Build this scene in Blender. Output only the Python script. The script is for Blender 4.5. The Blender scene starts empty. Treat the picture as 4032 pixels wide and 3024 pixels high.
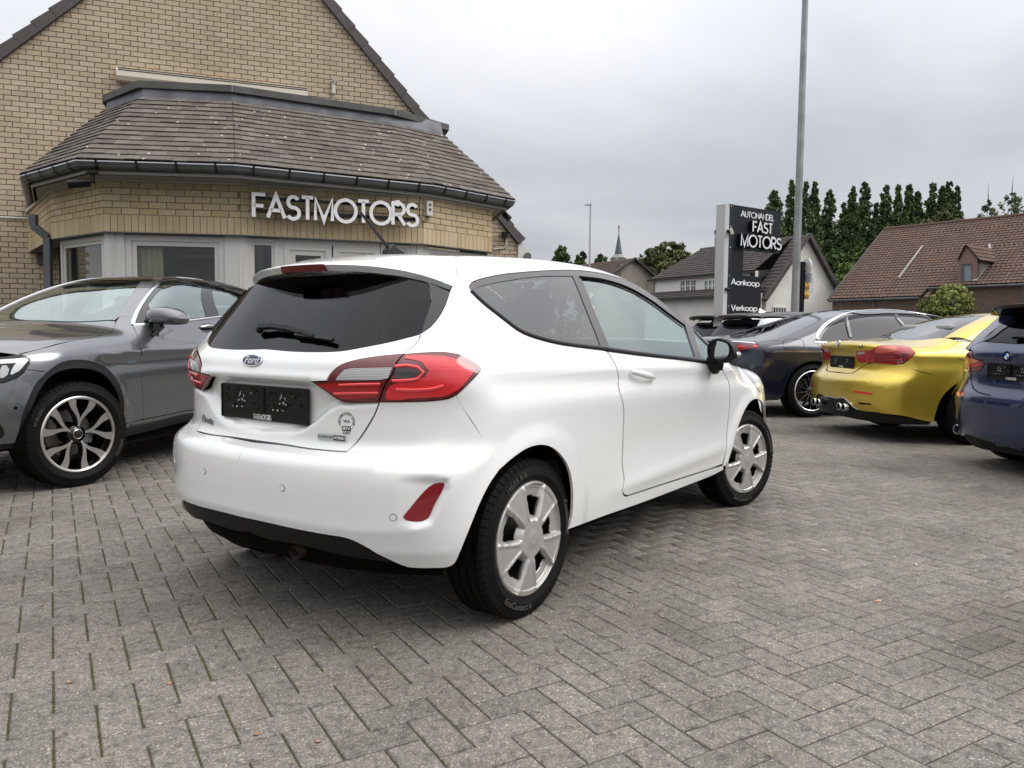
import bpy, bmesh, math, random
import numpy as np
from mathutils import Vector, Matrix
from mathutils.geometry import delaunay_2d_cdt
random.seed(7); RNG = np.random.default_rng(7)
scene = bpy.context.scene
COL = scene.collection
R = math.radians
# ------------------------------------------------------------------ camera
CF, CPITCH, CROLL, CH = 3076.0, 0.0662, 0.0097, 1.109      # focal (px at 4032 wide), pitch, roll, height
cam_d = bpy.data.cameras.new('camera'); cam = bpy.data.objects.new('camera', cam_d); COL.objects.link(cam)
cam_d.sensor_width = 36.0; cam_d.lens = CF / 4032 * 36.0; cam_d.clip_start = 0.05; cam_d.clip_end = 3000
cam.matrix_world = Matrix.Translation((0, 0, CH)) @ Matrix.Rotation(R(90) - CPITCH, 4, 'X') @ Matrix.Rotation(CROLL, 4, 'Z')
scene.camera = cam
# ------------------------------------------------------------------ world: overcast sky
world = bpy.data.worlds.new('World'); scene.world = world; world.use_nodes = True
def _world():
 nt = world.node_tree; N = nt.nodes; L = nt.links; N.clear()
 out = N.new('ShaderNodeOutputWorld')
 sky = N.new('ShaderNodeTexSky'); sky.sky_type = 'NISHITA'; sky.sun_disc = False
 sky.sun_elevation = R(44); sky.sun_rotation = R(98)
 b1 = N.new('ShaderNodeBackground'); b1.inputs[1].default_value = 0.006; L.new(sky.outputs[0], b1.inputs[0])
 tc = N.new('ShaderNodeTexCoord'); sep = N.new('ShaderNodeSeparateXYZ'); L.new(tc.outputs['Generated'], sep.inputs[0])
 # cloud layer: project direction onto a plane overhead
 mx = N.new('ShaderNodeMath'); mx.operation = 'MAXIMUM'; L.new(sep.outputs[2], mx.inputs[0]); mx.inputs[1].default_value = 0.0
 ad = N.new('ShaderNodeMath'); ad.operation = 'ADD'; L.new(mx.outputs[0], ad.inputs[0]); ad.inputs[1].default_value = 0.16
 dx = N.new('ShaderNodeMath'); dx.operation = 'DIVIDE'; L.new(sep.outputs[0], dx.inputs[0]); L.new(ad.outputs[0], dx.inputs[1])
 dy = N.new('ShaderNodeMath'); dy.operation = 'DIVIDE'; L.new(sep.outputs[1], dy.inputs[0]); L.new(ad.outputs[0], dy.inputs[1])
 cb = N.new('ShaderNodeCombineXYZ'); L.new(dx.outputs[0], cb.inputs[0]); L.new(dy.outputs[0], cb.inputs[1])
 mp = N.new('ShaderNodeMapping'); mp.inputs['Scale'].default_value = (0.55, 0.9, 1); mp.inputs['Location'].default_value = (1.7, 4.2, 0.0); mp.inputs['Rotation'].default_value = (0, 0, 0.35)
 L.new(cb.outputs[0], mp.inputs[0])
 n1 = N.new('ShaderNodeTexNoise'); n1.inputs['Scale'].default_value = 0.75; n1.inputs['Detail'].default_value = 6; n1.inputs['Roughness'].default_value = 0.5; n1.inputs['Distortion'].default_value = 0.6
 L.new(mp.outputs[0], n1.inputs['Vector'])
 n2 = N.new('ShaderNodeTexNoise'); n2.inputs['Scale'].default_value = 0.3; n2.inputs['Detail'].default_value = 3
 L.new(mp.outputs[0], n2.inputs['Vector'])
 mm = N.new('ShaderNodeMath'); mm.operation = 'MULTIPLY_ADD'; L.new(n2.outputs[0], mm.inputs[0]); mm.inputs[1].default_value = 0.55
 m2 = N.new('ShaderNodeMath'); m2.operation = 'MULTIPLY'; L.new(n1.outputs[0], m2.inputs[0]); m2.inputs[1].default_value = 0.45
 L.new(m2.outputs[0], mm.inputs[2])
 cr = N.new('ShaderNodeValToRGB'); e = cr.color_ramp.elements
 e[0].position = 0.39; e[0].color = (0.43, 0.448, 0.497, 1)
 e[1].position = 0.62; e[1].color = (0.84, 0.815, 0.80, 1)
 q = cr.color_ramp.elements.new(0.50); q.color = (0.60, 0.608, 0.635, 1)
 L.new(mm.outputs[0], cr.inputs[0])
 # CIE overcast luminance: brighter towards the zenith
 gr = N.new('ShaderNodeMath'); gr.operation = 'MULTIPLY_ADD'; L.new(mx.outputs[0], gr.inputs[0]); gr.inputs[1].default_value = 2.1; gr.inputs[2].default_value = 0.62
 mulc = N.new('ShaderNodeVectorMath'); mulc.operation = 'SCALE'; L.new(cr.outputs[0], mulc.inputs[0]); L.new(gr.outputs[0], mulc.inputs['Scale'])
 b2 = N.new('ShaderNodeBackground'); L.new(mulc.outputs[0], b2.inputs[0]); b2.inputs[1].default_value = 0.93
 add = N.new('ShaderNodeAddShader'); L.new(b1.outputs[0], add.inputs[0]); L.new(b2.outputs[0], add.inputs[1])
 L.new(add.outputs[0], out.inputs[0])
_world()
sun_d = bpy.data.lights.new('sun', 'SUN'); sun_d.energy = 1.5; sun_d.angle = R(38); sun_d.color = (1, 0.965, 0.92)
sun = bpy.data.objects.new('sun', sun_d); COL.objects.link(sun)
sun.rotation_euler = Vector((-.72, .10, -.69)).to_track_quat('-Z', 'Y').to_euler()
scene.view_settings.view_transform = 'Standard'; scene.view_settings.look = 'None'
scene.view_settings.exposure = 0.3; scene.view_settings.gamma = 1.0; scene.view_settings.use_curve_mapping = False
scene.cycles.max_bounces = 8; scene.cycles.transparent_max_bounces = 16; scene.cycles.glossy_bounces = 4; scene.cycles.caustics_reflective = False; scene.cycles.caustics_refractive = False
scene.cycles.use_denoising = True
# ------------------------------------------------------------------ photo pixel -> ray
def px_rays(px):
 px = np.atleast_2d(np.array(px, float))
 x = (px[:, 0] - 2016) / CF; y = (px[:, 1] - 1512) / CF
 c, s = math.cos(-CROLL), math.sin(-CROLL)
 x, y = c * x - s * y, s * x + c * y
 cp, sp = math.cos(CPITCH), math.sin(CPITCH)
 return np.stack([x, cp - sp * y, -sp - cp * y], 1)
def at_z(px, z):
 d = px_rays(px); t = (z - CH) / d[:, 2]; return (np.array([0, 0, CH]) + d * t[:, None])
def at_plane(px, p0, n):
 d = px_rays(px); o = np.array([0, 0, CH]); n = np.array(n, float); t = ((np.array(p0) - o) @ n) / (d @ n); return o + d * t[:, None]
def at_depth(px, Y):
 d = px_rays(px); return np.array([0, 0, CH]) + d * (Y / d[:, 1])[:, None]
# ------------------------------------------------------------------ object helpers
def tag(o, label=None, cat=None, group=None, kind=None):
 if label: o['label'] = label
 if cat: o['category'] = cat
 if group: o['group'] = group
 if kind: o['kind'] = kind
 return o
def empty(name, loc=(0, 0, 0), rz=0.0, **k):
 o = bpy.data.objects.new(name, None); COL.objects.link(o); o.location = loc; o.rotation_euler = (0, 0, rz); o.empty_display_size = 0.2
 return tag(o, **k)
def link(name, me, parent=None, mat=None):
 o = bpy.data.objects.new(name, me); COL.objects.link(o)
 if parent: o.parent = parent
 if mat is not None and not me.materials:
  for m in (mat if isinstance(mat, (list, tuple)) else [mat]): me.materials.append(m)
 return o
def pymesh(name, V, F, mat=None, parent=None, smooth=False, mi=None):
 me = bpy.data.meshes.new(name)
 me.from_pydata([tuple(map(float, v)) for v in V], [], [tuple(map(int, f)) for f in F])
 o = link(name, me, parent, mat)
 if smooth: me.polygons.foreach_set('use_smooth', [True] * len(me.polygons))
 if mi is not None: me.polygons.foreach_set('material_index', mi)
 return o
def quads_mesh(name, V, F, mat=None):
 """numpy arrays, all quads (fast)"""
 me = bpy.data.meshes.new(name); V = np.asarray(V, np.float32); F = np.asarray(F, np.int32)
 me.vertices.add(len(V)); me.vertices.foreach_set('co', V.ravel())
 n = F.shape[1]; me.loops.add(F.size); me.loops.foreach_set('vertex_index', F.ravel())
 me.polygons.add(len(F)); me.polygons.foreach_set('loop_start', np.arange(0, F.size, n, dtype=np.int32)); me.polygons.foreach_set('loop_total', np.full(len(F), n, np.int32))
 me.update(calc_edges=True); me.validate()
 if mat is not None: me.materials.append(mat)
 return me
class MB:
 """collects boxes, tubes, prisms, lathes and links them as one mesh object"""
 def __init__(s): s.V = []; s.F = []
 def raw(s, V, F):
  k = len(s.V); s.V += [tuple(map(float, v)) for v in V]; s.F += [tuple(i + k for i in f) for f in F]; return s
 def box(s, lo, hi, rz=0, o=(0, 0, 0)):
  x0, y0, z0 = lo; x1, y1, z1 = hi; V = [(x, y, z) for z in (z0, z1) for y in (y0, y1) for x in (x0, x1)]
  c, n = math.cos(rz), math.sin(rz); V = [(o[0] + c * x - n * y, o[1] + n * x + c * y, o[2] + z) for x, y, z in V]
  return s.raw(V, [(0, 2, 3, 1), (4, 5, 7, 6), (0, 1, 5, 4), (2, 6, 7, 3), (0, 4, 6, 2), (1, 3, 7, 5)])
 def bar(s, a, b, w, h, up=(0, 0, 1)):
  a = Vector(a); b = Vector(b); d = (b - a).normalized(); u = Vector(up); x = d.cross(u)
  if x.length < 1e-4: x = d.cross(Vector((1, 0, 0)))
  x.normalize(); y = x.cross(d).normalized()
  V = [p + x * i * w / 2 + y * j * h / 2 for p in (a, b) for j in (-1, 1) for i in (-1, 1)]
  return s.raw(V, [(0, 2, 3, 1), (4, 5, 7, 6), (0, 1, 5, 4), (2, 6, 7, 3), (0, 4, 6, 2), (1, 3, 7, 5)])
 def tube(s, pts, r, n=10, cap=True):
  pts = [Vector(p) for p in pts]; m = len(pts); rs = r if isinstance(r, (list, tuple)) else [r] * m
  V = []; prev = None
  for i, p in enumerate(pts):
   d = (pts[min(i + 1, m - 1)] - pts[max(i - 1, 0)]).normalized()
   x = prev - d * prev.dot(d) if prev is not None else d.orthogonal()
   x.normalize(); prev = x; y = d.cross(x)
   V += [p + (x * math.cos(2 * math.pi * k / n) + y * math.sin(2 * math.pi * k / n)) * rs[i] for k in range(n)]
  F = [(i * n + k, i * n + (k + 1) % n, (i + 1) * n + (k + 1) % n, (i + 1) * n + k) for i in range(m - 1) for k in range(n)]
  if cap: F += [tuple(reversed(range(n))), tuple((m - 1) * n + k for k in range(n))]
  return s.raw(V, F)
 def prism(s, poly, ext):
  """poly: planar 3D loop, ext: extrusion vector"""
  n = len(poly); P = [Vector(p) for p in poly]; e = Vector(ext)
  return s.raw(P + [p + e for p in P], [tuple(reversed(range(n))), tuple(range(n, 2 * n))] + [(i, (i + 1) % n, n + (i + 1) % n, n + i) for i in range(n)])
 def build(s, name, mat, parent=None, smooth=False):
  o = pymesh(name, s.V, s.F, mat, parent)
  me = o.data
  bm = bmesh.new(); bm.from_mesh(me); bmesh.ops.recalc_face_normals(bm, faces=bm.faces); bm.to_mesh(me); bm.free()
  if smooth:
   me.polygons.foreach_set('use_smooth', [True] * len(me.polygons)); me.set_sharp_from_angle(angle=R(smooth if smooth is not True else 35))
  return o
def add_bevel(o, w, seg=1, ang=30):
 m = o.modifiers.new('bevel', 'BEVEL'); m.width = w; m.segments = seg; m.limit_method = 'ANGLE'; m.angle_limit = R(ang); m.harden_normals = False
 return o
# ------------------------------------------------------------------ materials
MATS = {}
def newmat(name):
 m = bpy.data.materials.new(name); m.use_nodes = True; MATS[name] = m
 nt = m.node_tree; return m, nt, nt.nodes, nt.links, nt.nodes['Principled BSDF']
def pmat(name, col, rough=0.5, metal=0.0, coat=0.0, spec=0.5, bump=0, bscale=200, var=0.0, vscale=8, emis=None, estr=0):
 m, nt, N, L, P = newmat(name)
 P.inputs['Base Color'].default_value = (*col, 1); P.inputs['Roughness'].default_value = rough; P.inputs['Metallic'].default_value = metal
 P.inputs['Coat Weight'].default_value = coat; P.inputs['Coat Roughness'].default_value = 0.03; P.inputs['Specular IOR Level'].default_value = spec
 tc = N.new('ShaderNodeTexCoord')
 if var:
  n = N.new('ShaderNodeTexNoise'); n.inputs['Scale'].default_value = vscale; n.inputs['Detail'].default_value = 6; L.new(tc.outputs['Object'], n.inputs['Vector'])
  mp = N.new('ShaderNodeMapRange'); mp.inputs[1].default_value = 0.3; mp.inputs[2].default_value = 0.7; mp.inputs[3].default_value = 1 - var; mp.inputs[4].default_value = 1 + var; L.new(n.outputs[0], mp.inputs[0])
  v = N.new('ShaderNodeVectorMath'); v.operation = 'SCALE'; v.inputs[0].default_value = col; L.new(mp.outputs[0], v.inputs['Scale']); L.new(v.outputs[0], P.inputs['Base Color'])
 if bump:
  n = N.new('ShaderNodeTexNoise'); n.inputs['Scale'].default_value = bscale; n.inputs['Detail'].default_value = 3; L.new(tc.outputs['Object'], n.inputs['Vector'])
  b = N.new('ShaderNodeBump'); b.inputs['Strength'].default_value = bump; b.inputs['Distance'].default_value = 0.002; L.new(n.outputs[0], b.inputs['Height']); L.new(b.outputs[0], P.inputs['Normal'])
 if emis: P.inputs['Emission Color'].default_value = (*emis, 1); P.inputs['Emission Strength'].default_value = estr
 return m
def glassmat(name, tint, spec=(1, 1, 1), rough=0.0, ior=1.5):
 """thin sheet glass: tinted transparency + fresnel reflection"""
 m, nt, N, L, P = newmat(name); N.remove(P); out = N['Material Output']
 t = N.new('ShaderNodeBsdfTransparent'); t.inputs[0].default_value = (*tint, 1)
 g = N.new('ShaderNodeBsdfGlossy'); g.inputs['Roughness'].default_value = rough; g.inputs[0].default_value = (*spec, 1)
 f = N.new('ShaderNodeFresnel'); gg = N.new('ShaderNodeNewGeometry'); iv = N.new('ShaderNodeMapRange'); iv.inputs[3].default_value = ior; iv.inputs[4].default_value = 1 / ior; L.new(gg.outputs['Backfacing'], iv.inputs[0]); L.new(iv.outputs[0], f.inputs[0])
 # two faces of the pane: F' = 2F/(1+F)
 a = N.new('ShaderNodeMath'); a.operation = 'ADD'; a.inputs[1].default_value = 1; L.new(f.outputs[0], a.inputs[0])
 b = N.new('ShaderNodeMath'); b.operation = 'MULTIPLY'; b.inputs[1].default_value = 2; L.new(f.outputs[0], b.inputs[0])
 c = N.new('ShaderNodeMath'); c.operation = 'DIVIDE'; c.use_clamp = True; L.new(b.outputs[0], c.inputs[0]); L.new(a.outputs[0], c.inputs[1])
 mx = N.new('ShaderNodeMixShader'); L.new(c.outputs[0], mx.inputs[0]); L.new(t.outputs[0], mx.inputs[1]); L.new(g.outputs[0], mx.inputs[2]); L.new(mx.outputs[0], out.inputs[0])
 return m
def paint(name, col, rough=0.35, metal=0.0, flake=0.0, coat=1.0, dirt=0.04):
 m, nt, N, L, P = newmat(name)
 P.inputs['Roughness'].default_value = rough; P.inputs['Metallic'].default_value = metal
 P.inputs['Coat Weight'].default_value = coat; P.inputs['Coat Roughness'].default_value = 0.02
 tc = N.new('ShaderNodeTexCoord')
 n = N.new('ShaderNodeTexNoise'); n.inputs['Scale'].default_value = 3; n.inputs['Detail'].default_value = 8; L.new(tc.outputs['Object'], n.inputs['Vector'])
 mp = N.new('ShaderNodeMapRange'); mp.inputs[1].default_value = 0.3; mp.inputs[2].default_value = 0.75; mp.inputs[3].default_value = 1.0; mp.inputs[4].default_value = 1 - dirt; L.new(n.outputs[0], mp.inputs[0])
 v = N.new('ShaderNodeVectorMath'); v.operation = 'SCALE'; v.inputs[0].default_value = col; L.new(mp.outputs[0], v.inputs['Scale']); L.new(v.outputs[0], P.inputs['Base Color'])
 if flake:
  w = N.new('ShaderNodeTexVoronoi'); w.inputs['Scale'].default_value = 900; L.new(tc.outputs['Object'], w.inputs['Vector'])
  b = N.new('ShaderNodeBump'); b.inputs['Strength'].default_value = flake; b.inputs['Distance'].default_value = 0.0004; L.new(w.outputs['Color'], b.inputs['Height']); L.new(b.outputs[0], P.inputs['Normal'])
 return m
M_rubber = pmat('rubber', (0.0045, 0.0045, 0.005), 0.62, spec=.14, bump=0.25, bscale=350)
M_black = pmat('black_plastic', (0.006, 0.006, 0.007), 0.42, spec=.3, bump=0.12, bscale=700)
M_grain = pmat('grained_plastic', (0.008, 0.008, 0.009), 0.55, spec=.22, bump=0.3, bscale=900)
M_gloss = pmat('gloss_black', (0.004, 0.004, 0.005), 0.08, coat=.6, spec=.3)
M_void = pmat('dark_void', (0.002, 0.002, 0.002), 0.95, spec=.1)
M_under = pmat('underbody', (0.004, 0.004, 0.004), 0.85, var=0.3)
M_chrome = pmat('chrome', (0.75, 0.76, 0.78), 0.09, 1.0)
M_alu = pmat('satin_trim', (0.62, 0.63, 0.65), 0.25, 1.0)
M_trim = pmat('pillar_film', (0.075, 0.065, 0.066), 0.32, coat=0.25, bump=0.08, bscale=500)
M_cover = pmat('wheel_cover_silver', (0.47, 0.455, 0.435), 0.38, 0.55, coat=0.3, var=0.04, vscale=20)
M_interior = pmat('cabin_plastic', (0.045, 0.045, 0.048), 0.7)
M_cloth = pmat('seat_cloth', (0.05, 0.052, 0.055), 0.9, bump=0.4, bscale=400)
M_white_print = pmat('white_print', (0.8, 0.8, 0.8), 0.5)
M_black_print = pmat('black_print', (0.02, 0.02, 0.02), 0.5)
M_bolt = pmat('steel_bolt', (0.45, 0.45, 0.46), 0.35, 1.0)
M_disc = pmat('brake_disc', (0.22, 0.2, 0.19), 0.45, 0.9, var=0.3, vscale=30)
M_mirror = pmat('mirror_glass', (0.8, 0.82, 0.83), 0.01, 1.0)
G_clear = glassmat('clear_green_glass', (0.80, 0.90, 0.87), spec=(.88, 1, .97), ior=2.1)
G_mid = glassmat('tinted_glass', (0.40, 0.40, 0.41), ior=1.6)
G_dark = glassmat('privacy_glass', (0.02, 0.02, 0.024), spec=(.42, .42, .45), ior=1.38)  # grey reflection colour stands in for shading by the roof spoiler
def lensmat(name, tint, body, rough=0.05, trans=0.75):
 m, nt, N, L, P = newmat(name)
 P.inputs['Base Color'].default_value = (*tint, 1); P.inputs['Roughness'].default_value = rough; P.inputs['Coat Weight'].default_value = 1; P.inputs['Coat Roughness'].default_value = 0.01
 tc = N.new('ShaderNodeTexCoord'); w = N.new('ShaderNodeTexWave'); w.wave_type = 'BANDS'; w.bands_direction = 'Z'; w.inputs['Scale'].default_value = 55; L.new(tc.outputs['Object'], w.inputs['Vector'])
 mx = N.new('ShaderNodeMix'); mx.data_type = 'RGBA'; mx.inputs[6].default_value = (*tint, 1); mx.inputs[7].default_value = (*body, 1); L.new(w.outputs[0], mx.inputs[0]); L.new(mx.outputs[2], P.inputs['Base Color'])
 b = N.new('ShaderNodeBump'); b.inputs['Strength'].default_value = 0.12; b.inputs['Distance'].default_value = 0.001; L.new(w.outputs[0], b.inputs['Height']); L.new(b.outputs[0], P.inputs['Normal'])
 return m
M_red = lensmat('red_lens', (0.42, 0.006, 0.015), (0.28, 0.002, 0.008))
M_red_bright = lensmat('bright_red_lens', (0.75, 0.03, 0.04), (0.55, 0.012, 0.02))
M_red_dark = pmat('dark_red_lens', (0.12, 0.003, 0.008), 0.06, coat=1)
M_clear_lens = lensmat('clear_lens', (0.62, 0.62, 0.62), (0.25, 0.25, 0.26))
M_amber = pmat('amber_lens', (0.75, 0.22, 0.06), 0.08, coat=1)
M_smoke = pmat('smoked_lens', (0.035, 0.02, 0.022), 0.08, coat=1)
# ================================================================== CAR LIBRARY
# A body is the smooth intersection of four sheets (side, rear, roof, nose); every panel, lamp and pane is cut out of it
def spl_basis(xs, x):
 """natural cubic spline basis weights (len(x), len(xs))"""
 xs = np.asarray(xs, float); n = len(xs); h = np.diff(xs)
 A = np.zeros((n, n)); B = np.zeros((n, n)); A[0, 0] = A[-1, -1] = 1
 for i in range(1, n - 1):
  A[i, i - 1] = h[i - 1]; A[i, i] = 2 * (h[i - 1] + h[i]); A[i, i + 1] = h[i]
  B[i, i - 1] = 6 / h[i - 1]; B[i, i] = -6 / h[i - 1] - 6 / h[i]; B[i, i + 1] = 6 / h[i]
 D = np.linalg.solve(A, B)
 x = np.clip(np.asarray(x, float), xs[0], xs[-1]); i = np.clip(np.searchsorted(xs, x) - 1, 0, n - 2)
 hh = h[i]; a = (xs[i + 1] - x) / hh; b = 1 - a
 W = np.zeros((len(x), n)); k = np.arange(len(x)); W[k, i] += a; W[k, i + 1] += b
 W += ((a ** 3 - a) * hh ** 2 / 6)[:, None] * D[i] + ((b ** 3 - b) * hh ** 2 / 6)[:, None] * D[i + 1]
 return W
def spl(xs, ys, x): return spl_basis(xs, np.atleast_1d(x)) @ np.asarray(ys, float)
def sstep(a, b, x): t = np.clip((x - a) / (b - a), 0, 1); return t * t * (3 - 2 * t)
class Grid:
 def __init__(s, u0, u1, v0, v1, st=0.005):
  s.u0, s.v0, s.st = u0, v0, st; s.u = np.arange(u0, u1 + st, st); s.v = np.arange(v0, v1 + st, st); s.U, s.V = np.meshgrid(s.u, s.v, indexing='ij'); s.A = np.zeros(s.U.shape)
 def __call__(s, u, v):
  a = np.clip((u - s.u0) / s.st, 0, len(s.u) - 1.001); b = np.clip((v - s.v0) / s.st, 0, len(s.v) - 1.001)
  i = a.astype(int); j = b.astype(int); a -= i; b -= j; A = s.A
  return (A[i, j] * (1 - a) + A[i + 1, j] * a) * (1 - b) + (A[i, j + 1] * (1 - a) + A[i + 1, j + 1] * a) * b
def smax(a, b, k): return np.maximum(a, b) + np.maximum(k - np.abs(a - b), 0) ** 2 / (4 * k)
class Body:
 def __init__(s, pose, Wt, Rt, Tt, Ft, kr=0.10, kt=0.10, kf=0.12, side=-1):
  s.pose = pose; s.side = side          # side: the local y sign that faces the camera
  xs, zs, M = Wt; s.W = Grid(-1.6, 4.2, 0, 2.0); s.W.A = spl_basis(xs, s.W.u) @ np.array(M, float) @ spl_basis(zs, s.W.v).T
  zs, xr, c, p = Rt; s.Rg = Grid(0, 1.2, 0, 2.0); s.Rg.A = spl(zs, xr, s.Rg.v)[None, :] + spl(zs, c, s.Rg.v)[None, :] * s.Rg.U ** spl(zs, p, s.Rg.v)[None, :]
  xs, zt, cr = Tt; s.T = Grid(-1.6, 4.2, 0, 1.2); s.T.A = spl(xs, zt, s.T.u)[:, None] - spl(xs, cr, s.T.u)[:, None] * s.T.V ** 2.4
  zs, xf, c, p = Ft; s.Fg = Grid(0, 1.2, 0, 2.0); s.Fg.A = spl(zs, xf, s.Fg.v)[None, :] - spl(zs, c, s.Fg.v)[None, :] * s.Fg.U ** spl(zs, p, s.Fg.v)[None, :]
  s.kr, s.kt, s.kf = kr, kt, kf
 def F(s, P):
  x = P[..., 0]; y = np.abs(P[..., 1]); z = P[..., 2]
  a = y - s.W(x, z); b = s.Rg(y, z) - x; c = z - s.T(x, y); d = x - s.Fg(y, z)
  return smax(smax(smax(a, b, s.kr), d, s.kf), c, s.kt)
 def N(s, P):
  e = 0.008; g = np.stack([s.F(P + v) - s.F(P - v) for v in np.eye(3) * e], -1)
  return g / np.maximum(np.linalg.norm(g, axis=-1, keepdims=True), 1e-9)
 def cast(s, o, d, t0, t1, n=150):
  o = np.atleast_2d(o); d = np.atleast_2d(d); d = np.broadcast_to(d, (max(len(o), len(d)), 3)); o = np.broadcast_to(o, d.shape)
  t = np.linspace(t0, t1, n); P = o[:, None] + d[:, None] * t[None, :, None]
  f = s.F(P); neg = f <= 0; hit = neg.any(1); k = np.argmax(neg, 1); k = np.where(hit, np.maximum(k, 1), np.argmin(f, 1))
  lo = t[np.maximum(k - 1, 0)]; hi = t[k]
  for _ in range(14):
   m = (lo + hi) / 2; g = s.F(o + d * m[:, None]) <= 0; hi = np.where(hit & g, m, hi); lo = np.where(hit & g, lo, np.where(hit, m, lo))
  T = np.where(hit, (lo + hi) / 2, t[k]); Q = o + d * T[:, None]
  miss = ~hit
  if miss.any():
   q = Q[miss]
   for _ in range(8): q = q - s.N(q) * s.F(q)[:, None]
   Q = Q.copy(); Q[miss] = q
  return Q
 def local(s, P, vec=False):
  cx, cy, yaw = s.pose; c, n = math.cos(yaw), math.sin(yaw); P = np.atleast_2d(P)
  if not vec: P = P - np.array([cx, cy, 0])
  return np.stack([c * P[:, 0] + n * P[:, 1], -n * P[:, 0] + c * P[:, 1], P[:, 2]], 1)
 def px(s, pts):
  """photo pixels -> points on this body (local frame)"""
  return s.cast(s.local([[0, 0, CH]]), s.local(px_rays(pts), True), 1.0, 18.0, 900)
 def pln(s, pts, axis, val):
  o = s.local([[0, 0, CH]])[0]; d = s.local(px_rays(pts), True); i = 'xyz'.index(axis); t = (val - o[i]) / d[:, i]; return o + d * t[:, None]
def catmull(P, step, closed=False):
 P = np.asarray(P, float); n = len(P)
 if n < 2: return P.reshape(-1, 3)
 if n < 3:
  m = max(1, int(np.linalg.norm(P[1] - P[0]) / step)); return P[0] + (P[1] - P[0]) * np.linspace(0, 1, m + 1)[:, None]
 L = np.linalg.norm(np.diff(P, axis=0), axis=1); a = np.maximum(L, 1e-6) ** 0.5; out = []
 Q = np.vstack([2 * P[0] - P[1], P, 2 * P[-1] - P[-2]]); A = np.r_[a[0], a, a[-1]]
 for i in range(n - 1):
  p0, p1, p2, p3 = Q[i:i + 4]; d0, d1, d2 = A[i:i + 3]
  m1 = (p1 - p0) / d0 - (p2 - p0) / (d0 + d1) + (p2 - p1) / d1; m2 = (p2 - p1) / d1 - (p3 - p1) / (d1 + d2) + (p3 - p2) / d2
  m1 *= d1; m2 *= d1; k = max(1, int(L[i] / step)); t = np.linspace(0, 1, k, endpoint=False)[:, None]
  out.append((2 * t ** 3 - 3 * t ** 2 + 1) * p1 + (t ** 3 - 2 * t ** 2 + t) * m1 + (-2 * t ** 3 + 3 * t ** 2) * p2 + (t ** 3 - t ** 2) * m2)
 return np.vstack(out + [P[-1:]])
def inpoly(P, poly):
 x, y = P[:, 0], P[:, 1]; r = np.zeros(len(P), bool); n = len(poly); X, Y = poly[:, 0], poly[:, 1]
 for i in range(n):
  j = i - 1; c = (Y[i] > y) != (Y[j] > y)
  if c.any():
   xi = (X[j] - X[i]) * (y - Y[i]) / (Y[j] - Y[i] + 1e-12) + X[i]; r ^= c & (x < xi)
 return r
def clean_loop(L, e=0.0012):
 out = [L[0]]
 for p in L[1:]:
  if np.linalg.norm(p - out[-1]) > e: out.append(p)
 if len(out) > 2 and np.linalg.norm(out[-1] - out[0]) < e: out.pop()
 return np.array(out)
def area2(p): x, y = p[:, 0], p[:, 1]; return 0.5 * float((x * np.roll(y, -1) - np.roll(x, -1) * y).sum())
def shrink(p, g):
 if area2(p) < 0: g = -g
 d = np.roll(p, -1, 0) - np.roll(p, 1, 0); d /= np.maximum(np.linalg.norm(d, axis=1, keepdims=True), 1e-9)
 return p + np.stack([-d[:, 1], d[:, 0]], 1) * g
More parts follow.
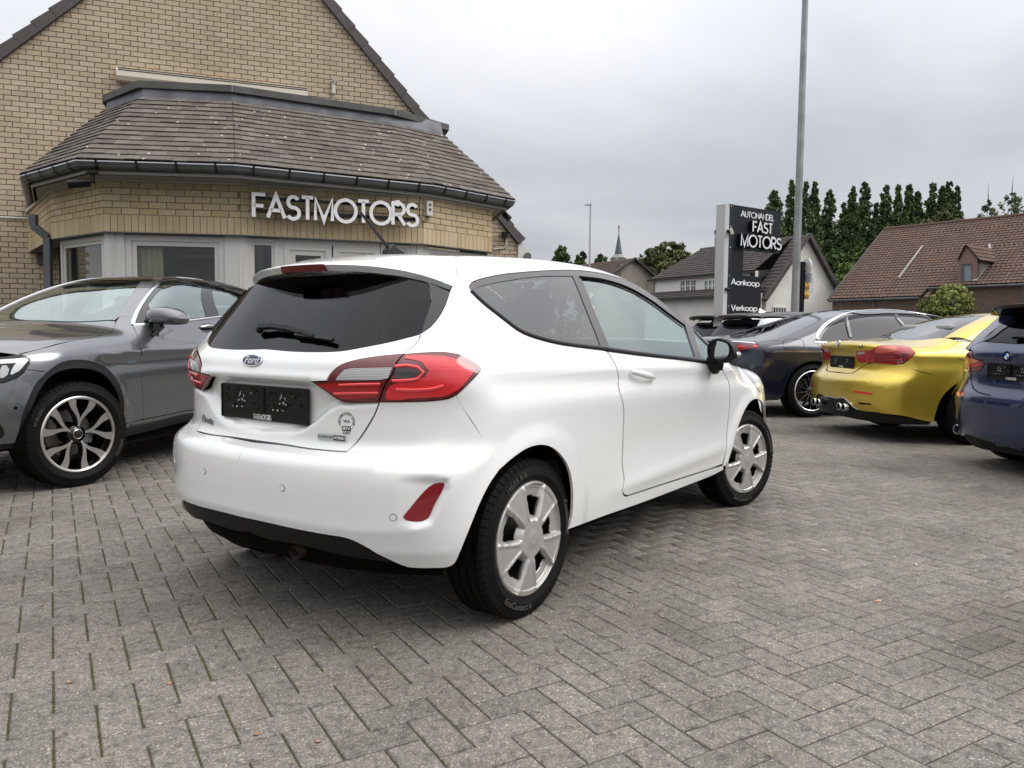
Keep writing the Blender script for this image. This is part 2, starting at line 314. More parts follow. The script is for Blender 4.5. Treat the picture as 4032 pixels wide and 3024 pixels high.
class Car:
 def __init__(s, body, root, side=-1):
  s.b = body; s.root = root; s.side = side
 def line(s, seg, step=0.02):
  """seg: list of photo px pairs (on the body), 3-tuples (car frame) or a mix -> smooth 3D polyline"""
  seg = list(seg); P = np.zeros((len(seg), 3)); ip = [i for i, q in enumerate(seg) if len(q) == 2]; i3 = [i for i, q in enumerate(seg) if len(q) == 3]
  if ip: P[ip] = s.b.px([seg[i] for i in ip])
  for i in i3: P[i] = seg[i]
  return catmull(P, step)
 def loop(s, segs, step=0.02): return np.vstack([s.line(g, step) for g in segs if len(g)])
 def panel(s, name, segs, d=(0, 1, 0), mat=None, off=0.0, gap=0.0015, thick=0.012, grid=0.03, mirror=False, holes=(), parent=None, pmode=None, label=None, disp=None, sym=False, rim=True, loop3=None, mirror_label=None, inner=None):
  """cut a panel out of the body: outline projected along d, filled, lifted by off along the normal, edges folded in"""
  b = s.b; sy = -s.side; d = np.array(d, float); d[1] *= sy; d /= np.linalg.norm(d)
  # outlines are traced on the visible side; work in a frame where that side is y<0
  def canon(P): P = np.array(P, float).copy(); P[:, 1] *= sy; return P
  L3 = canon(loop3 if loop3 is not None else s.loop(segs, min(grid, 0.025)))
  e1 = np.cross([0, 0, 1.0], d);
  if np.linalg.norm(e1) < 1e-3: e1 = np.array([1.0, 0, 0])
  e1 /= np.linalg.norm(e1); e2 = np.cross(d, e1)
  if sym:
   h = L3.copy(); h[:, 1] = np.minimum(h[:, 1], 0); m = h[::-1].copy(); m[:, 1] *= -1; L3 = np.vstack([h, m])
  to2 = lambda P: np.stack([P @ e1, P @ e2], 1)
  outer = clean_loop(to2(L3)); outer = shrink(outer, gap) if gap else outer
  hl = [clean_loop(to2(canon(s.loop(h, 0.02)))) for h in holes]
  lo = outer.min(0); hi = outer.max(0)
  gx, gy = np.meshgrid(np.arange(lo[0], hi[0], grid), np.arange(lo[1], hi[1], grid)); G = np.stack([gx.ravel(), gy.ravel()], 1); G[:, 0] += (np.arange(len(G)) % 2) * 1e-4
  ins = inpoly(G, shrink(outer, grid * 0.35))
  for h in hl: ins &= ~inpoly(G, shrink(h, -grid * 0.35))
  G = G[ins]
  pts = np.vstack([outer] + hl + [G]); ed = []; k = 0
  for l in [outer] + hl: n = len(l); ed += [(k + i, k + (i + 1) % n) for i in range(n)]; k += n
  r = delaunay_2d_cdt([Vector(p) for p in pts], ed, [], 0, 1e-5)
  V2 = np.array([tuple(v) for v in r[0]]); T = np.array([t for t in r[2] if len(t) == 3], int)
  cen = V2[T].mean(1); ok = inpoly(cen, outer)
  for h in hl: ok &= ~inpoly(cen, h)
  T = T[ok]
  def lift(Q2):
   o = Q2[:, :1] * e1 + Q2[:, 1:] * e2 - d * 6.0
   P = b.cast(o, d[None], 1.5, 9.0, 700); n = b.N(P); w = off if disp is None else off + disp(P); w = np.broadcast_to(np.asarray(w, float), (len(P),)); return P + n * w[:, None], n
  P, Nn = lift(V2)
  # orient triangles outward
  fn = np.cross(P[T[:, 1]] - P[T[:, 0]], P[T[:, 2]] - P[T[:, 0]]); fl = (fn * Nn[T].sum(1)).sum(1) < 0; T[fl] = T[fl][:, ::-1]
  if disp is not None:      # recompute normals from the displaced mesh
   vn = np.zeros_like(P); fn = np.cross(P[T[:, 1]] - P[T[:, 0]], P[T[:, 2]] - P[T[:, 0]])
   for q in range(3): np.add.at(vn, T[:, q], fn)
   Nn = vn / np.maximum(np.linalg.norm(vn, axis=1, keepdims=True), 1e-12)
  if pmode == 'half': m0 = np.abs(P[:, 1]) < .004; Nn = Nn.copy(); Nn[m0, 1] = 0; Nn /= np.maximum(np.linalg.norm(Nn, axis=1, keepdims=True), 1e-9)
  V = [P]; faces = [T]; lns = [Nn[T].reshape(-1, 3)]; nv = len(P)
  quads = []; qn = []
  if rim and thick:
   for l in [outer] + hl:
    if sym is False and pmode == 'half': pass
    Pl, nl = lift(l); n = len(l); Pi = Pl - nl * thick
    V += [Pl, Pi]; i = np.arange(n); j = (i + 1) % n
    keep = np.ones(n, bool)
    if pmode == 'half': keep = ~((np.abs(Pl[i, 1]) < 0.004) & (np.abs(Pl[j, 1]) < 0.004))
    q = np.stack([nv + i, nv + j, nv + n + j, nv + n + i], 1)[keep]; i, j = i[keep], j[keep]
    tn = Pl[j] - Pl[i]; on = np.cross(tn, nl[i]); on /= np.maximum(np.linalg.norm(on, axis=1, keepdims=True), 1e-9)
    ctr = P.mean(0);
    a = area2(l) > 0; hole = l is not outer
    # outward direction: away from the panel interior
    c2 = l[i] + (np.stack([-(l[j] - l[i])[:, 1], (l[j] - l[i])[:, 0]], 1)) * (1 if a else -1) * 0.01
    inn = (c2[:, :1] * e1 + c2[:, 1:] * e2) - (l[i][:, :1] * e1 + l[i][:, 1:] * e2)
    sg = np.sign((on * inn).sum(1)); sg = -sg if not hole else sg
    sg[sg == 0] = 1; on *= sg[:, None]
    gn = np.cross(Pl[j] - Pl[i], -nl[i]); f = (gn * on).sum(1) < 0; q[f] = q[f][:, ::-1]
    quads.append(q); qn.append(np.repeat(on, 4, 0)); nv += 2 * n
  V = np.vstack(V)
  def make(nm, flip):
   VV = V.copy(); TT = T; QQ = np.vstack(quads) if quads else np.zeros((0, 4), int); l1 = lns[0]; l2 = np.vstack(qn) if qn else np.zeros((0, 3))
   if (sy < 0) != flip:
    VV[:, 1] *= -1; TT = TT[:, ::-1]; QQ = QQ[:, ::-1]; l1 = l1.reshape(-1, 3, 3)[:, ::-1].reshape(-1, 3) * [1, -1, 1]; l2 = l2.reshape(-1, 4, 3)[:, ::-1].reshape(-1, 3) * [1, -1, 1]
   me = bpy.data.meshes.new(nm); me.vertices.add(len(VV)); me.vertices.foreach_set('co', VV.astype(np.float32).ravel())
   lv = np.concatenate([TT.ravel(), QQ.ravel()]).astype(np.int32); me.loops.add(len(lv)); me.loops.foreach_set('vertex_index', lv)
   st = np.concatenate([np.arange(len(TT)) * 3, len(TT) * 3 + np.arange(len(QQ)) * 4]).astype(np.int32); me.polygons.add(len(st)); me.polygons.foreach_set('loop_start', st)
   me.polygons.foreach_set('loop_total', np.concatenate([np.full(len(TT), 3), np.full(len(QQ), 4)]).astype(np.int32))
   me.update(calc_edges=True); me.polygons.foreach_set('use_smooth', [True] * len(me.polygons))
   me.normals_split_custom_set(np.vstack([l1, l2]).tolist())
   mm = mat if isinstance(mat, (list, tuple)) else [mat]
   for m in mm: me.materials.append(m)
   o = bpy.data.objects.new(nm, me); COL.objects.link(o); o.parent = parent or s.root
   if label: o['label'] = label
   return o
  a = make(name, False)
  if mirror:
   c = make(name, True)
   if isinstance(mirror, bpy.types.Object): c.parent = mirror
   if mirror_label: c['label'] = mirror_label
   return a, c
  return a
 def joined(s, name, parts, parent=None):
  """weld mirrored halves into one mesh object"""
  a, c = parts; me = a.data;
  V = []; N_ = []; F = []; k = 0
  for o in (a, c):
   m = o.data; v = np.empty(len(m.vertices) * 3, np.float32); m.vertices.foreach_get('co', v); V.append(v.reshape(-1, 3))
   n = np.empty(len(m.loops) * 3, np.float32); m.corner_normals.foreach_get('vector', n); N_.append(n.reshape(-1, 3))
   F += [tuple(i + k for i in p.vertices) for p in m.polygons]; k += len(m.vertices)
  nm = bpy.data.meshes.new(name); nm.from_pydata(np.vstack(V).tolist(), [], F); nm.polygons.foreach_set('use_smooth', [True] * len(nm.polygons)); nm.normals_split_custom_set(np.vstack(N_).tolist())
  for mt in me.materials: nm.materials.append(mt)
  for o in (a, c): m = o.data; bpy.data.objects.remove(o); bpy.data.meshes.remove(m)
  o = bpy.data.objects.new(name, nm); COL.objects.link(o); o.parent = parent or s.root; return o
 def strip(s, name, seg, w=0.012, h=0.006, mat=None, off=0.0, parent=None, mirror=False, step=0.02, r=None):
  """a moulding that follows a traced line on the body"""
  def mk(flip):
   P = s.line(seg, step).copy(); n = s.b.N(P)
   if flip: P[:, 1] *= -1; n[:, 1] *= -1
   t = np.gradient(P, axis=0); t /= np.maximum(np.linalg.norm(t, axis=1, keepdims=True), 1e-9); u = np.cross(n, t)
   Q = P + n * off; m = len(P); prof = [(-w / 2, -h), (-w / 2, h * 0.45), (-w * 0.3, h * 0.9), (0, h), (w * 0.3, h * 0.9), (w / 2, h * 0.45), (w / 2, -h)]
   V = np.vstack([Q + u * a + n * c for a, c in prof]); F = []
   k = len(prof)
   for j in range(k - 1): F += [(j * m + i, j * m + i + 1, (j + 1) * m + i + 1, (j + 1) * m + i) for i in range(m - 1)]
   F += [tuple(j * m for j in range(k)), tuple(j * m + m - 1 for j in reversed(range(k)))]
   o = pymesh(name, V, F, mat, parent or s.root); me = o.data; bm = bmesh.new(); bm.from_mesh(me); bmesh.ops.recalc_face_normals(bm, faces=bm.faces); bm.to_mesh(me); bm.free()
   me.polygons.foreach_set('use_smooth', [True] * len(me.polygons)); me.set_sharp_from_angle(angle=R(50)); return o
  a = mk(False)
  return (a, mk(True)) if mirror else a
 def shell(s, name, z0, z1, wheels, rw, off=0.02, xc=None, nz=14, nphi=150, mat=None, cz=0.3):
  """dark inner skin behind the shut lines"""
  b = s.b; xs = np.linspace(-1.0, 1.0, 3); zz = np.linspace(z0, z1, nz); cx0, cx1 = xc
  ph = np.linspace(0, 2 * math.pi, nphi, endpoint=False)
  # stadium spine: origin slides between cx0 and cx1
  V = np.zeros((nz, nphi, 3))
  ox = np.where(np.cos(ph) < 0, cx0, cx1); t = np.abs(np.sin(ph));
  for k, z in enumerate(zz):
   o = np.stack([cx0 + (cx1 - cx0) * (np.cos(ph) + 1) / 2, np.zeros(nphi), np.full(nphi, z)], 1); d = np.stack([np.cos(ph), np.sin(ph), np.zeros(nphi)], 1)
   P = b.cast(o + d * 4, -d, 0.2, 4.0, 500); V[k] = P - b.N(P) * off; V[k, :, 2] = z
  F = []
  for k in range(nz - 1):
   for i in range(nphi):
    j = (i + 1) % nphi; c = (V[k, i] + V[k + 1, j]) / 2
    if any(math.hypot(c[0] - wx, c[2] - wz) < rw for wx, wz in wheels) and abs(c[1]) > 0.5: continue
    F.append((k * nphi + i, k * nphi + j, (k + 1) * nphi + j, (k + 1) * nphi + i))
  return pymesh(name, V.reshape(-1, 3), F, mat or M_void, s.root, smooth=True)
# ------------------------------------------------------------------ lettering
def arc(cx, cy, rx, ry, a0, a1, n=14): return [(cx + rx * math.cos(R(a0 + (a1 - a0) * i / n)), cy + ry * math.sin(R(a0 + (a1 - a0) * i / n))) for i in range(n + 1)]
# thin geometric capitals as stroke skeletons (height 1); (strokes, advance)
GLYPH = {
 'F': ([[(0, 0), (0, 1), (.5, 1)], [(0, .5), (.42, .5)]], .50), 'A': ([[(0, 0), (.36, 1), (.74, 0)], [(.13, .33), (.60, .33)]], .74),
 'S': ([arc(.27, .745, .22, .245, 28, 262, 20) + arc(.27, .255, .26, .255, 84, -152, 20)], .55),
 'T': ([[(0, 1), (.5, 1)], [(.25, 1), (.25, 0)]], .50), 'M': ([[(0, 0), (0, 1), (.38, 0), (.76, 1), (.76, 0)]], .80),
 'O': ([arc(.47, .5, .47, .5, 0, 360, 36)], .94), 'R': ([[(0, 0), (0, 1), (.28, 1)] + arc(.28, .74, .26, .26, 90, -90) + [(0.1, .48)], [(.26, .48), (.56, 0)]], .56),
 'U': ([[(0, 1), (0, .3)] + arc(.28, .3, .28, .3, 180, 360) + [(.56, 1)]], .56), 'H': ([[(0, 0), (0, 1)], [(.55, 0), (.55, 1)], [(0, .5), (.55, .5)]], .55),
 'N': ([[(0, 0), (0, 1), (.55, 0), (.55, 1)]], .55), 'D': ([[(0, 0), (0, 1), (.2, 1)] + arc(.2, .5, .42, .5, 90, -90) + [(0, 0)]], .62), 'E': ([[(.42, 0), (0, 0), (0, 1), (.42, 1)], [(0, .5), (.4, .5)]], .42),
 'L': ([[(0, 1), (0, 0), (.4, 0)]], .40), 'V': ([[(0, 1), (.33, 0), (.66, 1)]], .66),
 'a': ([arc(.27, .31, .27, .31, 0, 360, 24), [(.54, .62), (.54, 0)]], .54), 'n': ([[(0, 0), (0, .62)], arc(.22, .38, .22, .24, 180, 0) + [(.44, 0)]], .44),
 'k': ([[(0, 0), (0, 1)], [(.38, .62), (0, .26)], [(.1, .36), (.42, 0)]], .42), 'o': ([arc(.3, .31, .3, .31, 0, 360, 24)], .60),
 'p': ([[(0, .62), (0, -.28)], arc(.29, .31, .29, .31, 0, 360, 24)], .58), 'e': ([[(.02, .31), (.56, .31)] + arc(.29, .31, .28, .31, 0, 320, 24)], .56), 'r': ([[(0, 0), (0, .62)], arc(.2, .4, .2, .2, 180, 80)], .24), ' ': ([], .3)}
def ribbon(P, w):
 """mitred 2D ribbon outline of a stroke"""
 P = [np.array(p, float) for p in P]; closed = np.linalg.norm(P[0] - P[-1]) < 1e-6; n = len(P); Lf = []; Rt = []
 for i in range(n):
  a = P[i] - P[i - 1] if i > 0 else (P[0] - P[-2] if closed else P[1] - P[0]); c = P[i + 1] - P[i] if i < n - 1 else (P[1] - P[0] if closed else P[-1] - P[-2])
  a = a / max(np.linalg.norm(a), 1e-9); c = c / max(np.linalg.norm(c), 1e-9); na = np.array([-a[1], a[0]]); nc = np.array([-c[1], c[0]]); m = na + nc; q = m @ m
  m = m * 2 / q if q > 0.35 else m / max(np.linalg.norm(m), 1e-9) * 1.3
  Lf.append(P[i] + m * w / 2); Rt.append(P[i] - m * w / 2)
 return Lf, Rt
def stroke_text(txt, h, w, depth, gap=0.10, squash=1.0):
 """list of (V, F) letter solids in the x-z plane, front towards -y"""
 out = []; x = 0.0
 for ch in txt:
  st, adv = GLYPH[ch]; V = []; F = []
  for sidx, sk in enumerate(st):
   sk = [(x + p[0] * h * squash, p[1] * h) for p in sk]; Lf, Rt = ribbon(sk, w); n = len(sk); k = len(V); eps = 0.0007 * sidx
   for y in (-depth - eps, 0.0): V += [(p[0], y, p[1]) for p in Lf] + [(p[0], y, p[1]) for p in Rt]
   for i in range(n - 1):
    a, b_, c, d_ = k + i, k + i + 1, k + n + i + 1, k + n + i; o = 2 * n
    F += [(a, b_, c, d_), (a + o, d_ + o, c + o, b_ + o), (a, a + o, b_ + o, b_), (d_, c, c + o, d_ + o)]
   F += [(k, k + n, k + 3 * n, k + 2 * n), (k + n - 1, k + 3 * n - 1, k + 4 * n - 1, k + 2 * n - 1)]
  if V: out.append((ch, V, F))
  x += (adv * squash + gap) * h
 return out, x - gap * h
_tc = {}
def font_mesh(txt, size, extrude=0.0, align='CENTER', bold=0.0, shear=0.0, space=1.0):
 """Blender's built-in font as a mesh in the x-y plane"""
 key = (txt, size, extrude, align, bold, shear, space)
 if key not in _tc:
  c = bpy.data.curves.new('lettering', 'FONT'); c.body = txt; c.size = size; c.extrude = extrude; c.align_x = align; c.align_y = 'CENTER'; c.resolution_u = 3; c.offset = bold; c.shear = shear; c.space_character = space
  o = bpy.data.objects.new('lettering', c); COL.objects.link(o); dg = bpy.context.evaluated_depsgraph_get(); me = bpy.data.meshes.new_from_object(o.evaluated_get(dg)); bpy.data.objects.remove(o); bpy.data.curves.remove(c)
  V = np.array([v.co[:] for v in me.vertices]); F = [tuple(p.vertices) for p in me.polygons]; bpy.data.meshes.remove(me); _tc[key] = (V, F)
 return _tc[key]
def place_text(name, txt, size, M, mat, parent, extrude=0.0005, **k):
 V, F = font_mesh(txt, size, extrude, **k); o = pymesh(name, V, F, mat, parent); o.matrix_local = M; return o
# ------------------------------------------------------------------ wheels (axis along local y, outer face towards -y)
def lathe(prof, n=72):
 """prof: (r, y) pairs -> V, F around the y axis"""
 V = []; m = len(prof)
 for k in range(n):
  a = 2 * math.pi * k / n; V += [(r * math.sin(a), y, r * math.cos(a)) for r, y in prof]
 F = [(k * m + i, k * m + i + 1, ((k + 1) % n) * m + i + 1, ((k + 1) % n) * m + i) for k in range(n) for i in range(m - 1)]
 return V, F
def add_tyre(root, Rt, Rr, Wd, texts=(), blocks=70, treadw=0.8, parent_name='tyre', grooves=4):
 hw = Wd / 2
 prof = [(Rr - 0.004, -hw + 0.022), (Rr + 0.012, -hw + 0.010), (Rr + 0.03, -hw + 0.002), (Rr + (Rt - Rr) * 0.42, -hw - 0.004), (Rt - 0.03, -hw + 0.006), (Rt - 0.013, -hw + 0.016), (Rt - 0.005, -hw + 0.026)]
 g = np.linspace(-hw + 0.036, hw - 0.036, grooves)
 for y in g: prof += [(Rt, y - 0.008), (Rt, y - 0.0045), (Rt - 0.008, y - 0.003), (Rt - 0.008, y + 0.003), (Rt, y + 0.0045), (Rt, y + 0.008)]
 prof += [(Rt - 0.005, hw - 0.026), (Rt - 0.013, hw - 0.016), (Rt - 0.03, hw - 0.006), (Rr + (Rt - Rr) * 0.42, hw + 0.002), (Rr, hw - 0.02), (Rr - 0.004, -hw + 0.022)]
 V, F = lathe(prof, 120); o = pymesh('tyre', V, F, M_rubber, root, smooth=True); o.data.set_sharp_from_angle(angle=R(38))
 # shoulder sipes: thin slots read as dark cuts between raised lugs
 mb = MB();
 for k in range(blocks):
  a = 2 * math.pi * k / blocks
  for sg in (-1, 1):
   y0 = sg * (hw - 0.034); y1 = sg * (hw - 0.006)
   for da in (0.5,):
    w = math.pi / blocks * 0.86; pts = []
    for aa in (a - w, a + w):
     for (yy, rr) in ((y0, Rt + 0.0012), (y0 + sg * 0.012, Rt - 0.0002), (y1 - sg * 0.004, Rt - 0.0095), (y1, Rt - 0.026)):
      pts.append((rr * math.sin(aa + 0.01 * sg), yy, rr * math.cos(aa + 0.01 * sg)))
    inn = [(p[0] * 0.96, p[1], p[2] * 0.96) for p in pts]
    mb.raw(pts + inn, [(0, 1, 5, 4), (1, 2, 6, 5), (2, 3, 7, 6), (0, 8, 9, 1), (1, 9, 10, 2), (2, 10, 11, 3), (4, 5, 13, 12), (5, 6, 14, 13), (6, 7, 15, 14), (0, 4, 12, 8), (3, 11, 15, 7)])
 mb.build('tread_lugs', M_rubber, o)['kind'] = 'stuff'
 # raised sidewall lettering, bent round the rim
 for txt, rad, size, ang, inward in texts:
  V, F = font_mesh(txt, size, 0.0012, bold=0.0004); W = []
  for x, y, z in V:
   a = R(ang) + (x / rad) * (-1 if inward else 1); r_ = rad + (-y if inward else y)
   W.append((-r_ * math.sin(a), -hw - 0.0035 - z + (0.006 if r_ > Rt - 0.035 else 0), r_ * math.cos(a)))
  W = [(-x, y, z) for x, y, z in W]
  pymesh('sidewall_lettering', W, F, M_lett, o)
 return o
M_lett = pmat('tyre_lettering', (0.055, 0.055, 0.055), 0.5)
def polar_face(root, name, Rr, y0, hfun, hole, mat, nr=46, na=240, back=0.02):
 """pressed/cast face: height field over the disc, cells flagged by hole() left open"""
 rr = np.linspace(0.0, Rr, nr); aa = np.linspace(0, 2 * math.pi, na, endpoint=False)
 Rm, Am = np.meshgrid(rr, aa, indexing='ij'); H = hfun(Rm, Am)
 V = np.stack([Rm * np.sin(Am), y0 - H, Rm * np.cos(Am)], -1).reshape(-1, 3); F = []
 rc = (rr[:-1] + rr[1:]) / 2; ac = aa + math.pi / na; Rc, Ac = np.meshgrid(rc, ac, indexing='ij'); hm = hole(Rc, Ac)
 for i in range(nr - 1):
  for k in range(na):
   if hm[i, k]: continue
   a, b_ = i * na + k, i * na + (k + 1) % na; c, d_ = (i + 1) * na + (k + 1) % na, (i + 1) * na + k
   F.append((a, d_, c, b_) if i else (a, d_, c))
 o = pymesh(name, V, F, mat, root, smooth=True); o.data.set_sharp_from_angle(angle=R(40));
 m = o.modifiers.new('thickness', 'SOLIDIFY'); m.thickness = 0.004; m.offset = -1; return o
def add_hub_parts(root, Rr, hw, disc=0.13):
 V, F = lathe([(0.0, 0.02), (disc, 0.02), (disc, 0.035), (disc + 0.0, 0.045), (0, 0.045)], 48); pymesh('brake_disc', V, F, M_disc, root, smooth=True).data.set_sharp_from_angle(angle=R(30))
 V, F = lathe([(0.075, -0.01), (0.06, -0.035), (0.0, -0.035)], 24); pymesh('hub', V, F, M_under, root, smooth=True)
 V, F = lathe([(Rr + 0.006, -hw + 0.024), (Rr - 0.006, -hw + 0.026), (Rr - 0.022, -hw + 0.05), (Rr - 0.03, 0.0), (Rr - 0.02, hw - 0.03), (Rr, hw - 0.02)], 72); pymesh('rim_barrel', V, F, M_under, root, smooth=True)
 mb = MB(); mb.box((-0.05, -0.005, 0.06), (0.05, 0.06, 0.15)); mb.build('brake_caliper', M_under, root)
def wheel_root(parent, name, x, y, z, outer=-1, steer=0.0, spin=0.0):
 e = bpy.data.objects.new(name, None); COL.objects.link(e); e.parent = parent; e.empty_display_size = 0.1
 e.matrix_local = Matrix.Translation((x, y, z)) @ Matrix.Rotation(steer, 4, 'Z') @ Matrix.Rotation(0 if outer < 0 else math.pi, 4, 'Z') @ Matrix.Rotation(spin, 4, 'Y')
 return e
def copy_tree(o, parent=None, loc=None):
 c = o.copy(); COL.objects.link(c); c.parent = parent
 for ch in o.children: copy_tree(ch, c)
 return c
# ================================================================== GROUND
def pos_noise(N, L, scale, detail=4, rough=.5):
 g = N.new('ShaderNodeNewGeometry'); n = N.new('ShaderNodeTexNoise'); n.inputs['Scale'].default_value = scale; n.inputs['Detail'].default_value = detail; n.inputs['Roughness'].default_value = rough; L.new(g.outputs['Position'], n.inputs['Vector']); return n, g
def ramp(N, L, src, stops):
 r = N.new('ShaderNodeValToRGB'); e = r.color_ramp.elements
 while len(e) > 1: e.remove(e[-1])
 e[0].position = stops[0][0]; e[0].color = (*stops[0][1], 1)
 for p, c in stops[1:]: k = e.new(p); k.color = (*c, 1)
 L.new(src, r.inputs[0]); return r
def mixc(N, L, fac, a, b, mode='MIX'):
 m = N.new('ShaderNodeMix'); m.data_type = 'RGBA'; m.blend_type = mode
 if isinstance(fac, float): m.inputs[0].default_value = fac
 else: L.new(fac, m.inputs[0])
 for i, v in ((6, a), (7, b)):
  if isinstance(v, tuple): m.inputs[i].default_value = (*v, 1)
  else: L.new(v, m.inputs[i])
 return m.outputs[2]
def paver_mat():
 m, nt, N, L, P = newmat('concrete_paver'); P.inputs['Roughness'].default_value = .80; P.inputs['Specular IOR Level'].default_value = .35
 g = N.new('ShaderNodeNewGeometry'); oi = N.new('ShaderNodeObjectInfo')
 ad = N.new('ShaderNodeMath'); ad.operation = 'ADD'; L.new(g.outputs['Random Per Island'], ad.inputs[0]); L.new(oi.outputs['Random'], ad.inputs[1]); fr = N.new('ShaderNodeMath'); fr.operation = 'FRACT'; L.new(ad.outputs[0], fr.inputs[0])
 base = ramp(N, L, fr.outputs[0], [(0, (.128, .118, .109)), (.25, (.146, .135, .124)), (.5, (.157, .145, .133)), (.75, (.154, .138, .123)), (1, (.174, .161, .147))]).outputs[0]
 n1, _ = pos_noise(N, L, 1.3, 5); t = ramp(N, L, n1.outputs[0], [(.3, (.72, .70, .68)), (.5, (1, 1, 1)), (.7, (1.12, 1.12, 1.08))]); c = mixc(N, L, 1.0, base, t.outputs[0], 'MULTIPLY')
 n2, _ = pos_noise(N, L, 26, 3, .65); t2 = ramp(N, L, n2.outputs[0], [(.32, (.50, .50, .50)), (.46, (1, 1, 1)), (.62, (1.2, 1.2, 1.15))]); c = mixc(N, L, .8, c, t2.outputs[0], 'MULTIPLY')
 v = N.new('ShaderNodeTexVoronoi'); v.inputs['Scale'].default_value = 210; L.new(g.outputs['Position'], v.inputs['Vector'])
 st = ramp(N, L, v.outputs['Color'], [(0, (.58, .57, .56)), (.45, (.95, .95, .95)), (.72, (1.35, 1.35, 1.32)), (.88, (1.9, 1.9, 1.85)), (1, (3.6, 3.5, 3.3))]); c = mixc(N, L, .85, c, st.outputs[0], 'MULTIPLY')
 v2 = N.new('ShaderNodeTexVoronoi'); v2.inputs['Scale'].default_value = 85; L.new(g.outputs['Position'], v2.inputs['Vector']); sp = ramp(N, L, v2.outputs['Distance'], [(.10, (1, 1, 1)), (.17, (0, 0, 0))]); vm = N.new('ShaderNodeSeparateColor'); L.new(v2.outputs['Color'], vm.inputs[0]); gt = N.new('ShaderNodeMath'); gt.operation = 'GREATER_THAN'; gt.inputs[1].default_value = .70; L.new(vm.outputs[0], gt.inputs[0]); mu = N.new('ShaderNodeMath'); mu.operation = 'MULTIPLY'; L.new(gt.outputs[0], mu.inputs[0]); L.new(sp.outputs[0], mu.inputs[1])
 c = mixc(N, L, mu.outputs[0], c, (.50, .48, .44))
 n3, _ = pos_noise(N, L, .55, 6, .6); wet = ramp(N, L, n3.outputs[0], [(.34, (.82, .81, .80)), (.50, (1, 1, 1))]); c = mixc(N, L, .7, c, wet.outputs[0], 'MULTIPLY')
 n4, _ = pos_noise(N, L, 9, 6, .7); moss = ramp(N, L, n4.outputs[0], [(.66, (0, 0, 0)), (.76, (.5, .5, .5))]); c = mixc(N, L, moss.outputs[0], c, (.12, .13, .05))
 L.new(c, P.inputs['Base Color'])
 b = N.new('ShaderNodeBump'); b.inputs['Strength'].default_value = .9; b.inputs['Distance'].default_value = .0022; mm = N.new('ShaderNodeMath'); mm.operation = 'ADD'; L.new(vm.outputs[1], mm.inputs[0]); L.new(n2.outputs[0], mm.inputs[1]); n5, _ = pos_noise(N, L, 330, 2); m6 = N.new('ShaderNodeMath'); m6.operation = 'ADD'; L.new(mm.outputs[0], m6.inputs[0]); L.new(n5.outputs[0], m6.inputs[1]); L.new(m6.outputs[0], b.inputs['Height']); L.new(b.outputs[0], P.inputs['Normal'])
 return m
def joint_mat():
 m, nt, N, L, P = newmat('mossy_joint_sand'); P.inputs['Roughness'].default_value = .95
 n, g = pos_noise(N, L, 1.7, 5, .6); a = ramp(N, L, n.outputs[0], [(.42, (0, 0, 0)), (.56, (1, 1, 1))])
 n2, _ = pos_noise(N, L, 120, 3); s = ramp(N, L, n2.outputs[0], [(.3, (.018, .015, .012)), (.7, (.065, .055, .042))]); mo = ramp(N, L, n2.outputs[0], [(.3, (.02, .020, .010)), (.6, (.060, .062, .022)), (.8, (.10, .10, .035))])
 sx = N.new('ShaderNodeSeparateXYZ'); L.new(g.outputs['Position'], sx.inputs[0]); mr = N.new('ShaderNodeMapRange'); mr.inputs[1].default_value = .3; mr.inputs[2].default_value = -.9; mr.inputs[3].default_value = .15; mr.inputs[4].default_value = 1; L.new(sx.outputs[0], mr.inputs[0]); mu = N.new('ShaderNodeMath'); mu.operation = 'MULTIPLY'; L.new(mr.outputs[0], mu.inputs[0]); L.new(a.outputs[0], mu.inputs[1])
 L.new(mixc(N, L, mu.outputs[0], s.outputs[0], mo.outputs[0]), P.inputs['Base Color']); return m
M_paver = paver_mat(); M_joint = joint_mat()
yard = pymesh('yard', [(-400, -60, -.0045), (400, -60, -.0045), (400, 24, -.0045), (-400, 24, -.0045)], [(0, 1, 2, 3)], M_joint); tag(yard, kind='structure')
road = pymesh('road', [(-600, 24, -.012), (600, 24, -.012), (600, 900, -.012), (-600, 900, -.012)], [(0, 1, 2, 3)], pmat('asphalt', (.055, .055, .056), .9, bump=.5, bscale=60, var=.2, vscale=.5)); tag(road, kind='structure')
